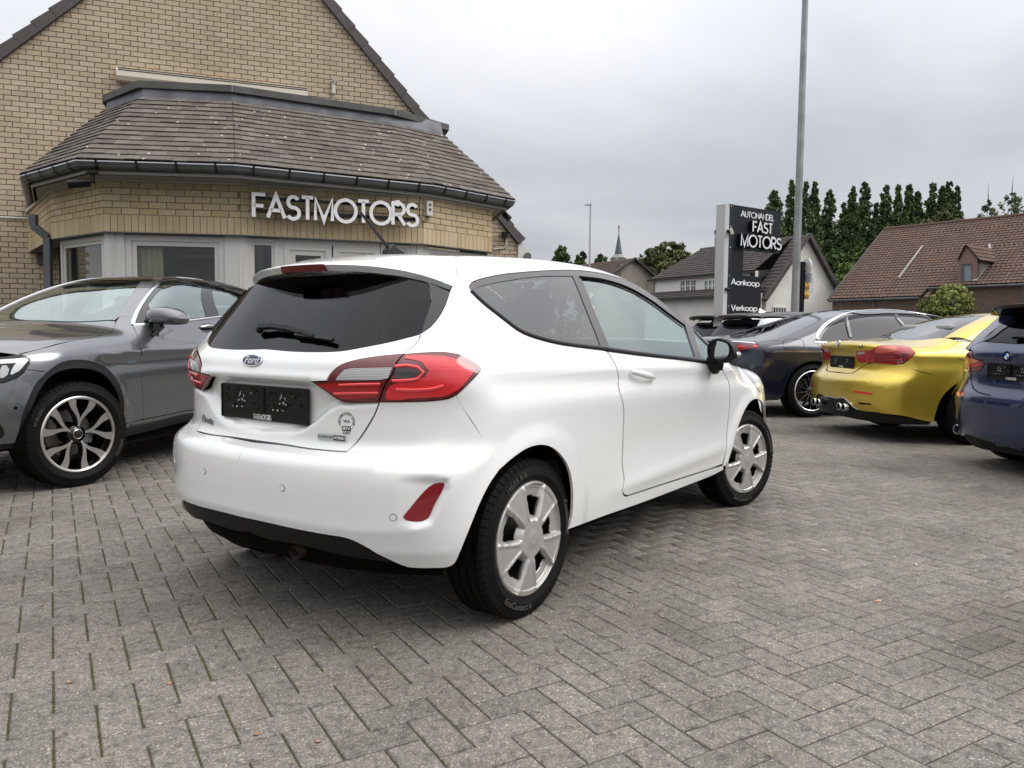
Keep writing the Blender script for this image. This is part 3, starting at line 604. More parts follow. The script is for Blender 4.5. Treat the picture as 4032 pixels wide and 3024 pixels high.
def pavers():
 w = .1083; gp = .0021
 org = at_z([(208.7, 2467.7)], 0)[0][:2]; A = np.array([math.cos(R(-59.5)), math.sin(R(-59.5))]); B = np.array([math.cos(R(30.5)), math.sin(R(30.5))])
 n = 190; blocks = []
 for i in range(-n, n + 60):
  for j in range(-n - 60, n):
   s = (i + j + 2) % 4
   if s == 0: x0, x1, y0, y1 = i, i + 2, j, j + 1
   elif s == 2: x0, x1, y0, y1 = i, i + 1, j, j + 2
   else: continue
   c = org + B * w * (x0 + x1) / 2 + A * w * (y0 + y1) / 2
   if c[1] < .7 or c[1] > 19.5 or abs(c[0]) > .85 * c[1] + 1.3: continue
   if c[1] > 10.3 + .35 * (c[0] + 6) and c[0] < -.2: continue
   blocks.append((c, s, s == 0))
 blocks.sort(key=lambda q: (abs(q[0][0]) > .66 * q[0][1] + .1 or q[0][1] < 1.75, q[0][1] ** 2 + q[0][0] ** 2))
 kerbs = RNG
 def tmpl(L, W_, h, e):
  V = [(-L + e, -W_ + e, h), (L - e, -W_ + e, h), (L - e, W_ - e, h), (-L + e, W_ - e, h), (-L, -W_, h - e * .8), (L, -W_, h - e * .8), (L, W_, h - e * .8), (-L, W_, h - e * .8), (-L, -W_, -.02), (L, -W_, -.02), (L, W_, -.02), (-L, W_, -.02)]
  return np.array(V), [(0, 1, 2, 3), (4, 5, 1, 0), (5, 6, 2, 1), (6, 7, 3, 2), (7, 4, 0, 3), (8, 9, 5, 4), (9, 10, 6, 5), (10, 11, 7, 6), (11, 8, 4, 7)]
 T = [tmpl(w - gp, w / 2 - gp * rng, 0, .0032) for rng in (1.0, 1.25, .85)]
 T.append(tmpl(w - gp - .0010, w / 2 - gp, 0, .0034)); T.append(tmpl(w - gp, w / 2 - gp - .0012, 0, .0034)); metas = []
 for V, F in T: me = bpy.data.meshes.new('paver'); me.from_pydata(V.tolist(), [], F); me.materials.append(M_paver); metas.append(me)
 ang = R(30.5)
 for k, (c, s, hz) in enumerate(blocks[:300]):
  lf = c[0] < -.1 - .12 * random.random(); o = bpy.data.objects.new('paver', metas[(3 if hz else 4) if lf else k % 3]); COL.objects.link(o); o.parent = yard
  wide = -.004 if False else 0
  o.location = (c[0], c[1], random.uniform(-.0007, .0005)); o.rotation_euler = (random.gauss(0, .003), random.gauss(0, .003), ang + (0 if hz else math.pi / 2) + random.gauss(0, .006))
 rest = blocks[300:]; Vt, Ft = T[0]; m = len(rest); C = np.array([q[0] for q in rest]); th = ang + np.where([q[2] for q in rest], 0, math.pi / 2) + RNG.normal(0, .006, m)
 dz = RNG.uniform(-.0007, .0005, m); tx = RNG.normal(0, .003, m); ty = RNG.normal(0, .003, m)
 lf = (C[:, 0] < -.15) & (C[:, 1] < 5.5); hzm = np.array([q[2] for q in rest]); sx_ = np.where(lf & hzm, .986, 1.0); sy_ = np.where(lf & ~hzm, .976, 1.0); X = Vt[None, :, 0] * sx_[:, None]; Y = Vt[None, :, 1] * sy_[:, None]; Z = Vt[None, :, 2] + X * tx[:, None] + Y * ty[:, None] + dz[:, None]
 VX = C[:, :1] + X * np.cos(th)[:, None] - Y * np.sin(th)[:, None]; VY = C[:, 1:] + X * np.sin(th)[:, None] + Y * np.cos(th)[:, None]
 V = np.stack([VX, VY, Z], -1).reshape(-1, 3); F = (np.array(Ft)[None] + 12 * np.arange(m)[:, None, None]).reshape(-1, 4)
 me = quads_mesh('farther_pavers', V, F, M_paver); o = bpy.data.objects.new('farther_pavers', me); COL.objects.link(o); o.parent = yard; o['kind'] = 'stuff'
 # moss cushions along the open joints, thick on the left
 V = []; F = []
 for c, s, hz in blocks:
  if c[1] > 4.2 or c[0] > .9: continue
  if hz: continue
  for side in (1,):
   p = c + B * w / 2 * side
   dens = np.clip((.2 - p[0]) / 1.2, .02, 1) * np.clip((4.4 - p[1]) / 2, 0, 1)
   if random.random() > dens * .95 + .05: continue
   for _ in range(int(4 + 26 * dens)):
    t = random.uniform(-1, 1) * w * .98; q = p + A * t + B * random.gauss(0, .0022); r_ = random.uniform(.0012, .0034); k = len(V); z0 = -.0035
    for a in range(5): an = a * 1.2566 + random.random(); V.append((q[0] + r_ * math.cos(an), q[1] + r_ * math.sin(an), z0))
    V.append((q[0], q[1], z0 + random.uniform(.003, .0075))); F += [(k + a, k + (a + 1) % 5, k + 5) for a in range(5)]
 mo = pymesh('joint_moss', V, F, pmat('moss', (.095, .105, .028), .95, var=.5, vscale=30)); tag(mo, 'green moss growing in the paving joints in the left foreground', 'moss', kind='stuff')
pavers()
def litter():
 ml = pmat('dry_leaf', (.34, .20, .12), .7, var=.3, vscale=60); mw = pmat('pale_chip', (.60, .55, .47), .8)
 spots = [((163, 2385), 'small orange dry leaf lying on the paving left of the white car'), ((271, 2690), 'orange dry leaf on the paving nearest the bottom left corner'), ((667, 2693), 'pale orange leaf beside a mossy joint in the left foreground'), ((1010, 2893), 'small cream leaf on the paving at the bottom edge left of the middle'), ((1250, 2922), 'tiny ochre leaf on the bottom edge of the paving'), ((2482, 2333), 'orange leaf on the paving right behind the white car'), ((78, 2005), 'thin orange leaf on the paving beside the grey car wheel')]
 for px, lb in spots:
  p = at_z([px], 0)[0]; a = random.uniform(0, 6.28); L = .011 if px[1] > 2500 else .013; V = []; F = []
  for i, (t, wd) in enumerate(((-1, 0), (-.5, .5), (0, .62), (.5, .45), (1, 0))):
   for sg in (-1, 0, 1): V.append((t * L, sg * wd * L, .0025 + .002 * abs(sg) + .001 * t))
  for i in range(4): F += [(3 * i, 3 * i + 3, 3 * i + 4, 3 * i + 1), (3 * i + 1, 3 * i + 4, 3 * i + 5, 3 * i + 2)]
  o = pymesh('fallen_leaf', V, F, ml, smooth=True); m = o.modifiers.new('t', 'SOLIDIFY'); m.thickness = .0006; o.location = p; o.rotation_euler = (0, 0, a); tag(o, lb, 'leaf', 'dry leaves on the paving')
 for px, lb in (((3243, 2168), 'pale wood chip on the paving in the right half'), ((3608, 2225), 'white chip on the paving in front of the blue car')):
  p = at_z([px], 0)[0]; mb = MB(); mb.raw([(-.013, -.005, .002), (.012, -.004, .002), (.013, .004, .002), (-.011, .005, .002), (-.012, -.004, .006), (.010, -.003, .007), (.012, .003, .006), (-.010, .004, .005)], [(3, 2, 1, 0), (4, 5, 6, 7), (0, 1, 5, 4), (1, 2, 6, 5), (2, 3, 7, 6), (3, 0, 4, 7)]); o = mb.build('wood_chip', mw); o.location = p; o.rotation_euler[2] = random.random() * 3; tag(o, lb, 'chip')
 p = at_z([(3457, 2370)], 0)[0]; rt = empty('cigarette_butt', p, .35, label='cigarette butt lying on the paving in the right foreground', cat='cigarette butt')
 mb = MB(); mb.tube([(-.014, 0, .004), (.006, 0, .004)], .004, 10); mb.build('filter', pmat('cork_paper', (.55, .28, .13), .8), rt); mb = MB(); mb.tube([(.0062, 0, .004), (.016, .002, .004)], [.004, .003], 10); mb.build('paper', mw, rt)
litter()
# ================================================================== BRICK BUILDING
def brickmat(name, cols, rough=.9):
 m, nt, N, L, P = newmat(name); P.inputs['Roughness'].default_value = rough; P.inputs['Specular IOR Level'].default_value = .25
 g = N.new('ShaderNodeNewGeometry'); oi = N.new('ShaderNodeObjectInfo'); ad = N.new('ShaderNodeMath'); ad.operation = 'ADD'; L.new(g.outputs['Random Per Island'], ad.inputs[0]); L.new(oi.outputs['Random'], ad.inputs[1]); fr = N.new('ShaderNodeMath'); fr.operation = 'FRACT'; L.new(ad.outputs[0], fr.inputs[0])
 k = len(cols); c = ramp(N, L, fr.outputs[0], [(i / (k - 1), q) for i, q in enumerate(cols)]).outputs[0]
 n, _ = pos_noise(N, L, 45, 5, .7); t = ramp(N, L, n.outputs[0], [(.3, (.80, .80, .80)), (.55, (1, 1, 1)), (.75, (1.12, 1.12, 1.12))]); c = mixc(N, L, .8, c, t.outputs[0], 'MULTIPLY')
 n2, _ = pos_noise(N, L, .9, 5, .6); t = ramp(N, L, n2.outputs[0], [(.35, (.88, .87, .86)), (.6, (1, 1, 1))]); c = mixc(N, L, .8, c, t.outputs[0], 'MULTIPLY'); L.new(c, P.inputs['Base Color'])
 b = N.new('ShaderNodeBump'); b.inputs['Strength'].default_value = .5; b.inputs['Distance'].default_value = .002; L.new(n.outputs[0], b.inputs['Height']); L.new(b.outputs[0], P.inputs['Normal']); return m
M_brick = brickmat('buff_brick', [(.45, .365, .265), (.50, .41, .30), (.47, .375, .265), (.52, .44, .33), (.43, .355, .265)])
M_brick2 = brickmat('bay_brick', [(.50, .40, .25), (.55, .445, .285), (.47, .36, .21), (.56, .46, .31), (.46, .365, .24)])
M_mortar = pmat('dark_mortar', (.13, .11, .095), .95, var=.2, vscale=20)
M_mortar2 = pmat('grey_mortar', (.20, .175, .15), .95, var=.2, vscale=20)
M_tile = brickmat('concrete_tile', [(.120, .104, .093), (.15, .130, .116), (.098, .085, .077), (.172, .152, .138), (.132, .113, .100)])
def lichen(m):
 nt = m.node_tree; N = nt.nodes; L = nt.links; P = N['Principled BSDF']; old = P.inputs['Base Color'].links[0].from_socket
 v = N.new('ShaderNodeTexVoronoi'); v.inputs['Scale'].default_value = 9; g = N.new('ShaderNodeNewGeometry'); nz = N.new('ShaderNodeTexNoise'); nz.inputs['Scale'].default_value = 30; mxv = N.new('ShaderNodeVectorMath'); mxv.operation = 'ADD'; sc = N.new('ShaderNodeVectorMath'); sc.operation = 'SCALE'; sc.inputs['Scale'].default_value = .02; L.new(g.outputs['Position'], nz.inputs['Vector']); L.new(nz.outputs['Color'], sc.inputs[0]); L.new(g.outputs['Position'], mxv.inputs[0]); L.new(sc.outputs[0], mxv.inputs[1]); L.new(mxv.outputs[0], v.inputs['Vector'])
 sp = ramp(N, L, v.outputs['Distance'], [(.10, (1, 1, 1)), (.15, (0, 0, 0))]); s2 = N.new('ShaderNodeSeparateColor'); L.new(v.outputs['Color'], s2.inputs[0]); gt = N.new('ShaderNodeMath'); gt.operation = 'GREATER_THAN'; gt.inputs[1].default_value = .55; L.new(s2.outputs[0], gt.inputs[0]); mu = N.new('ShaderNodeMath'); mu.operation = 'MULTIPLY'; L.new(gt.outputs[0], mu.inputs[0]); L.new(sp.outputs[0], mu.inputs[1])
 L.new(mixc(N, L, mu.outputs[0], old, (.50, .49, .46)), P.inputs['Base Color'])
lichen(M_tile)
M_zinc = pmat('zinc', (.12, .125, .13), .45, .5, var=.15, vscale=3); M_lead = pmat('lead', (.10, .105, .12), .5, .3, var=.4, vscale=4); M_coping = pmat('dark_coping', (.075, .075, .072), .7, var=.25, vscale=5)
M_pvc = pmat('white_pvc', (.56, .545, .52), .35, var=.03, vscale=2); M_soffit = pmat('grey_soffit', (.30, .295, .28), .6); M_gutterlip = pmat('gutter_lip', (.50, .52, .54), .3, .8)
M_verge = pmat('verge_tile', (.072, .062, .060), .6, var=.2, vscale=6, bump=.2, bscale=40)
G_win = glassmat('window_glass', (.80, .82, .80), spec=(.8, .8, .8), ior=1.42)
def clip_poly(P, planes):
 for a, b_, c in planes:       # keep a*u + b*z <= c
  out = []
  for i in range(len(P)):
   p, q = P[i - 1], P[i]; dp = a * p[0] + b_ * p[1] - c; dq = a * q[0] + b_ * q[1] - c
   if (dp <= 0) != (dq <= 0): t = dp / (dp - dq); out.append((p[0] + (q[0] - p[0]) * t, p[1] + (q[1] - p[1]) * t))
   if dq <= 0: out.append(q)
  P = out
  if len(P) < 3: return None
 return P
def brick_solid(poly, fr, d=.010, e=.0):
 """poly in (u,z); fr = (origin, u, n): front face proud of the mortar by d, sides folded back"""
 O, u, n = fr; f = lambda q, k: (O[0] + u[0] * q[0] + n[0] * k, O[1] + u[1] * q[0] + n[1] * k, q[1])
 m = len(poly); V = [f(q, d) for q in poly] + [f(q, -.005) for q in poly]; F = [tuple(range(m))] + [(i, m + i, m + (i + 1) % m, (i + 1) % m) for i in range(m)]; return V, F
def plan(p, q):
 u = np.array([q[0] - p[0], q[1] - p[1]]); L = np.hypot(*u); u = u / L; return L, u, np.array([u[1], -u[0]])
def building():
 root = empty('brick_showroom', (-3, 11, 0), label='buff brick car showroom with a tall gable and a curved bay under a tiled roof', cat='building')
 root.location = (0, 0, 0)
 zl, zb, ze, zt, zc = 2.25, 2.88, 2.97, 3.99, 4.18
 Lp = at_z([(204, 940), (408, 910), (949, 924), (1666, 959), (1936, 992)], zl)[:, :2]
 Ep = at_z([(121, 858), (81, 695), (299, 632), (926, 651), (1709, 732), (2027, 793)], ze)[:, :2]
 Tp = at_z([(420, 430), (560, 380), (915, 398), (1533, 484), (1741, 529)], zt)[:, :2]
 Cp = at_z([(402, 375), (542, 316), (913, 334), (1556, 429), (1768, 490)], zc)[:, :2]
 W0 = np.array([-7.0, 12.1]); wu = np.array([.940, .341]); wn = np.array([.341, -.940])
 w3 = lambda px: at_plane([px], (*W0, 0), (*wn, 0))[0]
 uz = lambda px: ((w3(px)[:2] - W0) @ wu, w3(px)[2])
 # ---- gable wall
 l0, l1 = uz((0, 240)), uz((325, 0)); r0, r1 = uz((1267, 0)), uz((1619, 441))
 def half(p, q, sgn):
  dx, dz = q[0] - p[0], q[1] - p[1]; a, b_ = -dz, dx; c = a * p[0] + b_ * p[1]; return (a * sgn, b_ * sgn, c * sgn)
 left = half(l0, l1, 1); right = half(r0, r1, 1)
 # apex
 A = np.array([[left[0], left[1]], [right[0], right[1]]]); ap = np.linalg.solve(A, [left[2], right[2]])
 rend = uz((2042, 962)); uR = rend[0]; zR = rend[1]; uL = ap[0] - (uR - ap[0]);
 sl = (ap[1] - zR) / (uR - ap[0]); sll = (l1[1] - l0[1]) / (l1[0] - l0[0]); uLL = l0[0] - (l0[1] - 2.6) / sll
 f3 = lambda u, z, k=0.0: (W0[0] + wu[0] * u + wn[0] * k, W0[1] + wu[1] * u + wn[1] * k, z)
 poly = [(uLL, 0), (uR, 0), (uR, zR), tuple(ap), (uLL, 2.6)]
 mb = MB(); mb.prism([f3(*q, 0) for q in poly], (-wn[0] * .3, -wn[1] * .3, 0)); mb.build('gable_wall', M_mortar, root)
 V = []; F = []; mw, mh = .203, .0775; row = 0; z = -.01
 while z < ap[1]:
  u = uLL - (row % 2) * mw / 2
  while u < uR:
   q = [(u + .006, z + .005), (u + mw - .006, z + .005), (u + mw - .006, z + mh - .006), (u + .006, z + mh - .006)]
   q = clip_poly(q, [left, right, (1, 0, uR - .002)])
   if q and z > 1.2 - (0 if u < 1.5 else -1.2):
    vv, ff = brick_solid(q, (W0, wu, wn), .009 + random.uniform(-.002, .002)); k = len(V); V += vv; F += [tuple(i + k for i in f) for f in ff]
   u += mw
  z += mh; row += 1
 o = pymesh('gable_bricks', V, F, M_brick, root); o['kind'] = 'stuff'
 # verge tiles up both slopes
 def verge(p, q, sgn):
  p = np.array(p); q = np.array(q); L = np.linalg.norm(q - p); d = (q - p) / L; nn = np.array([-d[1], d[0]]) * sgn; n = int(L / .33)
  for i in range(n):
   a = p + d * (i * .33); c = p + d * ((i + 1) * .33 + .012); base = .0 + .022 * 0
   mb = MB(); pa = [a - nn * .015, c - nn * .015, c + nn * .125, a + nn * (.125 + .028)]
   mb.prism([f3(*x, .075) for x in pa], (-wn[0] * .16, -wn[1] * .16, 0)); o = mb.build('verge_tile', M_verge, root)
  mb = MB(); pa = [p + nn * .12, q + nn * .12, q + nn * .14, p + nn * .14]; mb.prism([f3(*x, .0) for x in pa], (-wn[0] * 9, -wn[1] * 9, 0)); mb.build('roof_slope', M_tile, root)
 rdir = (np.array(ap) - np.array(rend)); verge(rend, ap, -1)
 verge((uLL, l0[1] + (uLL - l0[0]) * sll), (l1[0] + (l1[0] - l0[0]) * 2.0, l1[1] + (l1[1] - l0[1]) * 2.0), 1)
 mb = MB(); e = rend; mb.prism([f3(e[0] - .02, e[1] - .30, .04), f3(e[0] + .16, e[1] - .30, .04), f3(e[0] + .20, e[1] - .12, .04), f3(e[0] - .02, e[1] + .10, .04)], (-wn[0] * .1, -wn[1] * .1, 0)); mb.build('eaves_board', pmat('white_board', (.62, .62, .60), .5), root)
 mb = MB(); g0 = f3(e[0] + .16, e[1] - .22, .08); mb.tube([g0, (g0[0] - wn[0] * 9, g0[1] - wn[1] * 9, g0[2])], .07, 12); mb.tube([f3(e[0] + .14, e[1] - .26, .03), f3(e[0] + .08, e[1] - .40, .03), f3(e[0] + .02, e[1] - .55, .03), f3(e[0] + .02, .1, .03)], .04, 10); mb.build('side_gutter', M_zinc, root, smooth=True)
 # ---- bay: brick band, soldier course
 bricks = []
 wallend = W0 + wu * (((Ep[0] - W0) @ wu) + .3); seq = [np.array(wallend), *Lp, Lp[-1] + np.array([-.35, 1.7])]
 for i in range(len(seq) - 1):
  p, q = seq[i], seq[i + 1]; L, u, n = plan(p, q); vis = 1 <= i <= 4
  mb = MB(); c0 = (*(p - n * .008), zl); c1 = (*(q - n * .008), zl); mb.prism([c0, c1, (c1[0], c1[1], zb + .05), (c0[0], c0[1], zb + .05)], (-n[0] * .22, -n[1] * .22, 0)); mb.build('bay_wall', M_mortar2, root)
  k = max(1, round(L / .0775)); m = L / k
  for j in range(k):
   bricks.append((brick_solid([(j * m + .003, zl), (j * m + m - .003, zl), (j * m + m - .003, zl + .198), (j * m + .003, zl + .198)], (p, u, n), .003 + random.uniform(-.0015, .0015)), vis))
  for r_ in range(6):
   z = zl + .205 + r_ * .0775; u0 = -(r_ % 2) * .1
   while u0 < L:
    a, c = max(u0 + .005, .001), min(u0 + .203 - .005, L - .001)
    if c - a > .03: bricks.append((brick_solid([(a, z), (c, z), (c, z + .068), (a, z + .068)], (p, u, n), .002 + random.uniform(-.0015, .0015)), vis and r_ < 5))
    u0 += .203
 random.shuffle(bricks); single = [b for b in bricks if b[1]][:300]; sid = set(map(id, single)); rest = [b for b in bricks if id(b) not in sid]
 for (V, F), _ in single: pymesh('brick', V, F, M_brick2, root)
 V = []; F = []
 for (v, f), _ in rest: k = len(V); V += v; F += [tuple(i + k for i in x) for x in f]
 pymesh('other_bay_bricks', V, F, M_brick2, root)['kind'] = 'stuff'
 # ---- steel lintel edge, windows and doors
 def facet(i, spans, label=None):
  p, q = Lp[i], Lp[i + 1]; L, u, n = plan(p, q); bk = .10
  mb = MB(); mb.prism([(*(p + n * .008), zl - .012), (*(q + n * .008), zl - .012), (*(q - n * .16), zl - .012), (*(p - n * .16), zl - .012)], (0, 0, .010)); mb.build('lintel', M_zinc, root)
  fx = lambda px: (at_plane([px], (*(p - n * bk), 0), (*n, 0))[0][:2] - p) @ u
  g = lambda s, z, k=0: (*(p + u * s - n * (bk - k)), z)
  return L, u, n, fx, g
 def frame_rect(mb, g, s0, s1, z0, z1, w, k0=.0, dep=.06):
  for a, c, e, f in ((s0, s0 + w, z0, z1), (s1 - w, s1, z0, z1), (s0 + w, s1 - w, z1 - w, z1), (s0 + w, s1 - w, z0, z0 + w)):
   mb.prism([g(a, e, k0), g(c, e, k0), g(c, f, k0), g(a, f, k0)], tuple(np.array(g(a, e, k0 - dep)) - np.array(g(a, e, k0))))
 def unit(i, px0, px1, top, name='window', glass_top=None, fw=.055, zbot=.12, leaf=False, inset=None):
  L, u, n, fx, g = facet_cache[i]; s0, s1 = fx((px0, 960)), fx((px1, 960)); rt = bpy.data.objects.new(name, None); COL.objects.link(rt); rt.parent = root
  mb = MB(); frame_rect(mb, g, s0, s1, zbot, top, fw, 0, .07); frame_rect(mb, g, s0 + fw, s1 - fw, zbot + fw, top - fw, fw * .8, -.018, .05); mb.build('frame', M_pvc, rt)
  a = fw * 1.8; P = [g(s0 + a, zbot + a, -.04), g(s1 - a, zbot + a, -.04), g(s1 - a, top - a, -.04), g(s0 + a, top - a, -.04)]; mb = MB(); mb.prism(P, tuple(-np.array([*n, 0]) * .006)); mb.build('pane', G_win, rt)
  mb = MB(); sw = a - .006; frame_rect(mb, g, s0 + sw, s1 - sw, zbot + sw, top - sw, .008, -.036, .008); mb.build('glazing_seal', M_black, rt); return rt
 facet_cache = {i: facet(i, None) for i in range(4)}
 zt_ = zl - .02
 unit(0, 237, 408, zt_); unit(1, 492, 886, zt_, fw=.07); unit(2, 974, 1096, zt_, fw=.045); unit(2, 1500, 1616, zt_, fw=.045)
 for a, c in ((1119, 1306), (1312, 1497)):
  d = unit(2, a, c, zt_ - .05, 'door', fw=.075)
  L, u, n, fx, g = facet_cache[2]; s = fx((1300 if a < 1200 else 1320, 1000)); mb = MB(); mb.bar(g(s, 1.0, .05), g(s, 1.25, .05), .02, .02); mb.bar(g(s, 1.02, 0), g(s, 1.02, .05), .02, .02); mb.build('handle', M_alu, d)
 unit(3, 1683, 1915, zt_ - .02)
 # posts at the corners and fillers
 def post(i, a, c, z1=zl - .012, k=.02):
  L, u, n, fx, g = facet_cache[i]; s0, s1 = (fx((a, 960)) if a else -.02), (fx((c, 960)) if c else L + .02); mb = MB(); mb.prism([g(s0, 0, k), g(s1, 0, k), g(s1, z1, k), g(s0, z1, k)], tuple(-np.array([*n, 0]) * .10)); mb.build('corner_post', M_pvc, root)
 post(0, None, 237, k=-.01); post(0, 408, None, k=.0); post(1, None, 492); post(1, 886, None); post(2, None, 974, k=.018); post(2, 1096, 1119, k=-.01); post(2, 1616, None, k=.01); post(3, None, 1683, k=.008); post(3, 1915, None)
 for i in range(4):
  L, u, n, fx, g = facet_cache[i]; mb = MB(); mb.prism([g(0, -.02, .012), g(L, -.02, .012), g(L, .12, .012), g(0, .12, .012)], tuple(-np.array([*n, 0]) * .2)); mb.build('plinth', M_coping, root)
  if i == 2: mb = MB(); s0, s1 = fx((1119, 960)), fx((1497, 960)); mb.prism([g(s0, zt_ - .05, 0), g(s1, zt_ - .05, 0), g(s1, zl - .012, 0), g(s0, zl - .012, 0)], tuple(-np.array([*n, 0]) * .07)); mb.build('door_head', M_pvc, root)
 # room behind the glass
 inn = [tuple(p) for p in Lp]; c_ = W0 + wu * 3.0 - wn * .0
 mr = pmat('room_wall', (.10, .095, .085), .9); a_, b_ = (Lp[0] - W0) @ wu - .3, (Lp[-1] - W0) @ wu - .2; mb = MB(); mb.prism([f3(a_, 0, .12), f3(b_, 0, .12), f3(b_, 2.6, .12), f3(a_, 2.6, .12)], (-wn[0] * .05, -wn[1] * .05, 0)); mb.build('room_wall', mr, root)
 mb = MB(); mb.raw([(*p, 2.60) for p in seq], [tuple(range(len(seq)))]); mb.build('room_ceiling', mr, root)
 mcu = pmat('curtain', (.55, .48, .38), .9)
 def curtain(i, a, c, name='curtain', m=mcu, k=-.10, z0=.1, z1=2.2, wave=.02, period=.07):
  L, u, n, fx, g = facet_cache[i]; s0, s1 = fx((a, 1000)), fx((c, 1000)); n_ = max(6, int((s1 - s0) / .012)); V = []
  for j in range(n_ + 1): s = s0 + (s1 - s0) * j / n_; kk = k + wave * math.sin(s / period * 6.28); V += [g(s, z0, kk), g(s, z1, kk)]
  pymesh(name, V, [(2 * j, 2 * j + 2, 2 * j + 3, 2 * j + 1) for j in range(n_)], m, root, smooth=True)
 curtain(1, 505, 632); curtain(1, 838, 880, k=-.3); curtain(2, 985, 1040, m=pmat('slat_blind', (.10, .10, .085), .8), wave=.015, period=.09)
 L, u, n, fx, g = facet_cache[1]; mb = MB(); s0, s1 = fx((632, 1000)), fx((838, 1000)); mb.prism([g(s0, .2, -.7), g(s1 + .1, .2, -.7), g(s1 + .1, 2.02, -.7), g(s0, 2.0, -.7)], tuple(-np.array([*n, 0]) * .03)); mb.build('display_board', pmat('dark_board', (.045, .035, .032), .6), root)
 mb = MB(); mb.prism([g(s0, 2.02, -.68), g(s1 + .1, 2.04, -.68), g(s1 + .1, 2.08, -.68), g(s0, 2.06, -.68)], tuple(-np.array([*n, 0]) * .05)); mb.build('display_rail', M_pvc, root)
 for px in ((668, 973), (1233, 985), (1388, 994)):
  p = at_z([px], 2.57)[0]; V, F = lathe([(0, 0), (.05, 0), (.055, .01)], 16); s = pymesh('ceiling_spot', [(x + p[0], z_ + p[1], 2.575 - y_) for x, y_, z_ in V], F, pmat('spot_glow', (.8, .6, .4), .5, emis=(1, .72, .45), estr=5), root)
 # ---- gutter, soffit, tiles, flashing, coping
 E5 = Ep[-1] + np.array([-.35, 1.7]); ES = [*Ep, E5]; wallp = W0 + wu * 9.6; TS = [W0 + wu * ((Tp[0] - W0) @ wu - .2), *Tp, Tp[-1] + np.array([-.45, 1.9])]
 Er = [Ep[0], *Ep[1:], E5]; Tt = [TS[0], *Tp, TS[-1]]
 allt = []
 for i in range(len(Er) - 1):
  a, c = Er[i], Er[i + 1]; d, e = Tt[i], Tt[i + 1]; L, u, n = plan(a, c)
  P0 = np.array([*a, ze + .02]); P1 = np.array([*c, ze + .02]); Q0 = np.array([*d, zt]); Q1 = np.array([*e, zt])
  pymesh('roof_underlay', [P0 - [0, 0, .03], P1 - [0, 0, .03], Q1 - [0, 0, .03], Q0 - [0, 0, .03]], [(0, 1, 2, 3)], M_void, root)
  up = np.cross(P1 - P0, (Q0 + Q1) / 2 - (P0 + P1) / 2); up /= np.linalg.norm(up); up = up if up[2] > 0 else -up
  rows = 14
  for r_ in range(rows):
   t0, t1 = r_ / rows, (r_ + 1.25) / rows; A0 = P0 + (Q0 - P0) * t0; A1 = P1 + (Q1 - P1) * t0; B0 = P0 + (Q0 - P0) * min(t1, 1); B1 = P1 + (Q1 - P1) * min(t1, 1); w = np.linalg.norm(A1 - A0); k = max(1, round(w / .165)); off = (r_ % 2) * .5
   edges = sorted(set([0.0, 1.0] + [min(max((j + off) / k, 0), 1) for j in range(k + 1)]))
   for j in range(len(edges) - 1):
    s, s2 = edges[j], edges[j + 1]
    if (s2 - s) * w < .02: continue
    gp = .0015 / w; s += gp; s2 -= gp; lf = .020 + random.uniform(-.003, .004); dj = random.uniform(-.004, .004)
    dn = (A0 - B0) / np.linalg.norm(A0 - B0) * dj
    a0 = A0 + (A1 - A0) * s + dn; a1 = A0 + (A1 - A0) * s2 + dn; b0 = B0 + (B1 - B0) * s; b1 = B0 + (B1 - B0) * s2
    V = [a0 + up * lf, a1 + up * lf, b1 + up * .004, b0 + up * .004, a0 + up * (lf - .014), a1 + up * (lf - .014), b1 - up * .01, b0 - up * .01]
    allt.append((V, (0 < i < 5), r_))
 FT = [(0, 1, 2, 3), (4, 5, 1, 0), (5, 6, 2, 1), (7, 4, 0, 3)]
 front = sorted([t for t in allt if t[1]], key=lambda t: t[2])[:300]; fid = set(map(id, front))
 for V, _, _ in front: pymesh('roof_tile', V, FT, M_tile, root)
 V = []; F = []
 for t in allt:
  if id(t) in fid: continue
  k = len(V); V += t[0]; F += [tuple(i + k for i in f) for f in FT]
 pymesh('upper_roof_tiles', V, F, M_tile, root)['kind'] = 'stuff'
 # gutter as a swept half-round with lip, brackets
 prof = [(-.105, .0), (-.105, -.005), (-.095, -.05), (-.07, -.072), (-.04, -.074), (-.015, -.055), (.004, -.010), (.004, 0), (-.004, .002)]
 def sweep(pts, prof, z, name, mat, closed=False):
  m = len(prof); V = []; nn = []
  for i, p in enumerate(pts):
   ns = []
   if i > 0: ns.append(plan(pts[i - 1], p)[2])
   if i < len(pts) - 1: ns.append(plan(p, pts[i + 1])[2])
   n = sum(ns); n = n / np.linalg.norm(n); k = 1 / max(n @ ns[0], .4); V += [(p[0] + n[0] * a * k, p[1] + n[1] * a * k, z + b_) for a, b_ in prof]
  F = [(i * m + j, (i + 1) * m + j, (i + 1) * m + j + 1, i * m + j + 1) for i in range(len(pts) - 1) for j in range(m - 1)]
  if closed: F += [(i * m + m - 1, (i + 1) * m + m - 1, (i + 1) * m, i * m) for i in range(len(pts) - 1)] + [tuple(range(m)), tuple((len(pts) - 1) * m + j for j in reversed(range(m)))]
  o = pymesh(name, V, F, mat, root); bm = bmesh.new(); bm.from_mesh(o.data); bmesh.ops.recalc_face_normals(bm, faces=bm.faces); bm.to_mesh(o.data); bm.free(); return o
 sweep(ES, prof, ze, 'gutter', M_zinc); sweep(ES, [(.004, -.006), (.014, -.006), (.014, .008), (.004, .008)], ze, 'gutter_lip', M_gutterlip, True)
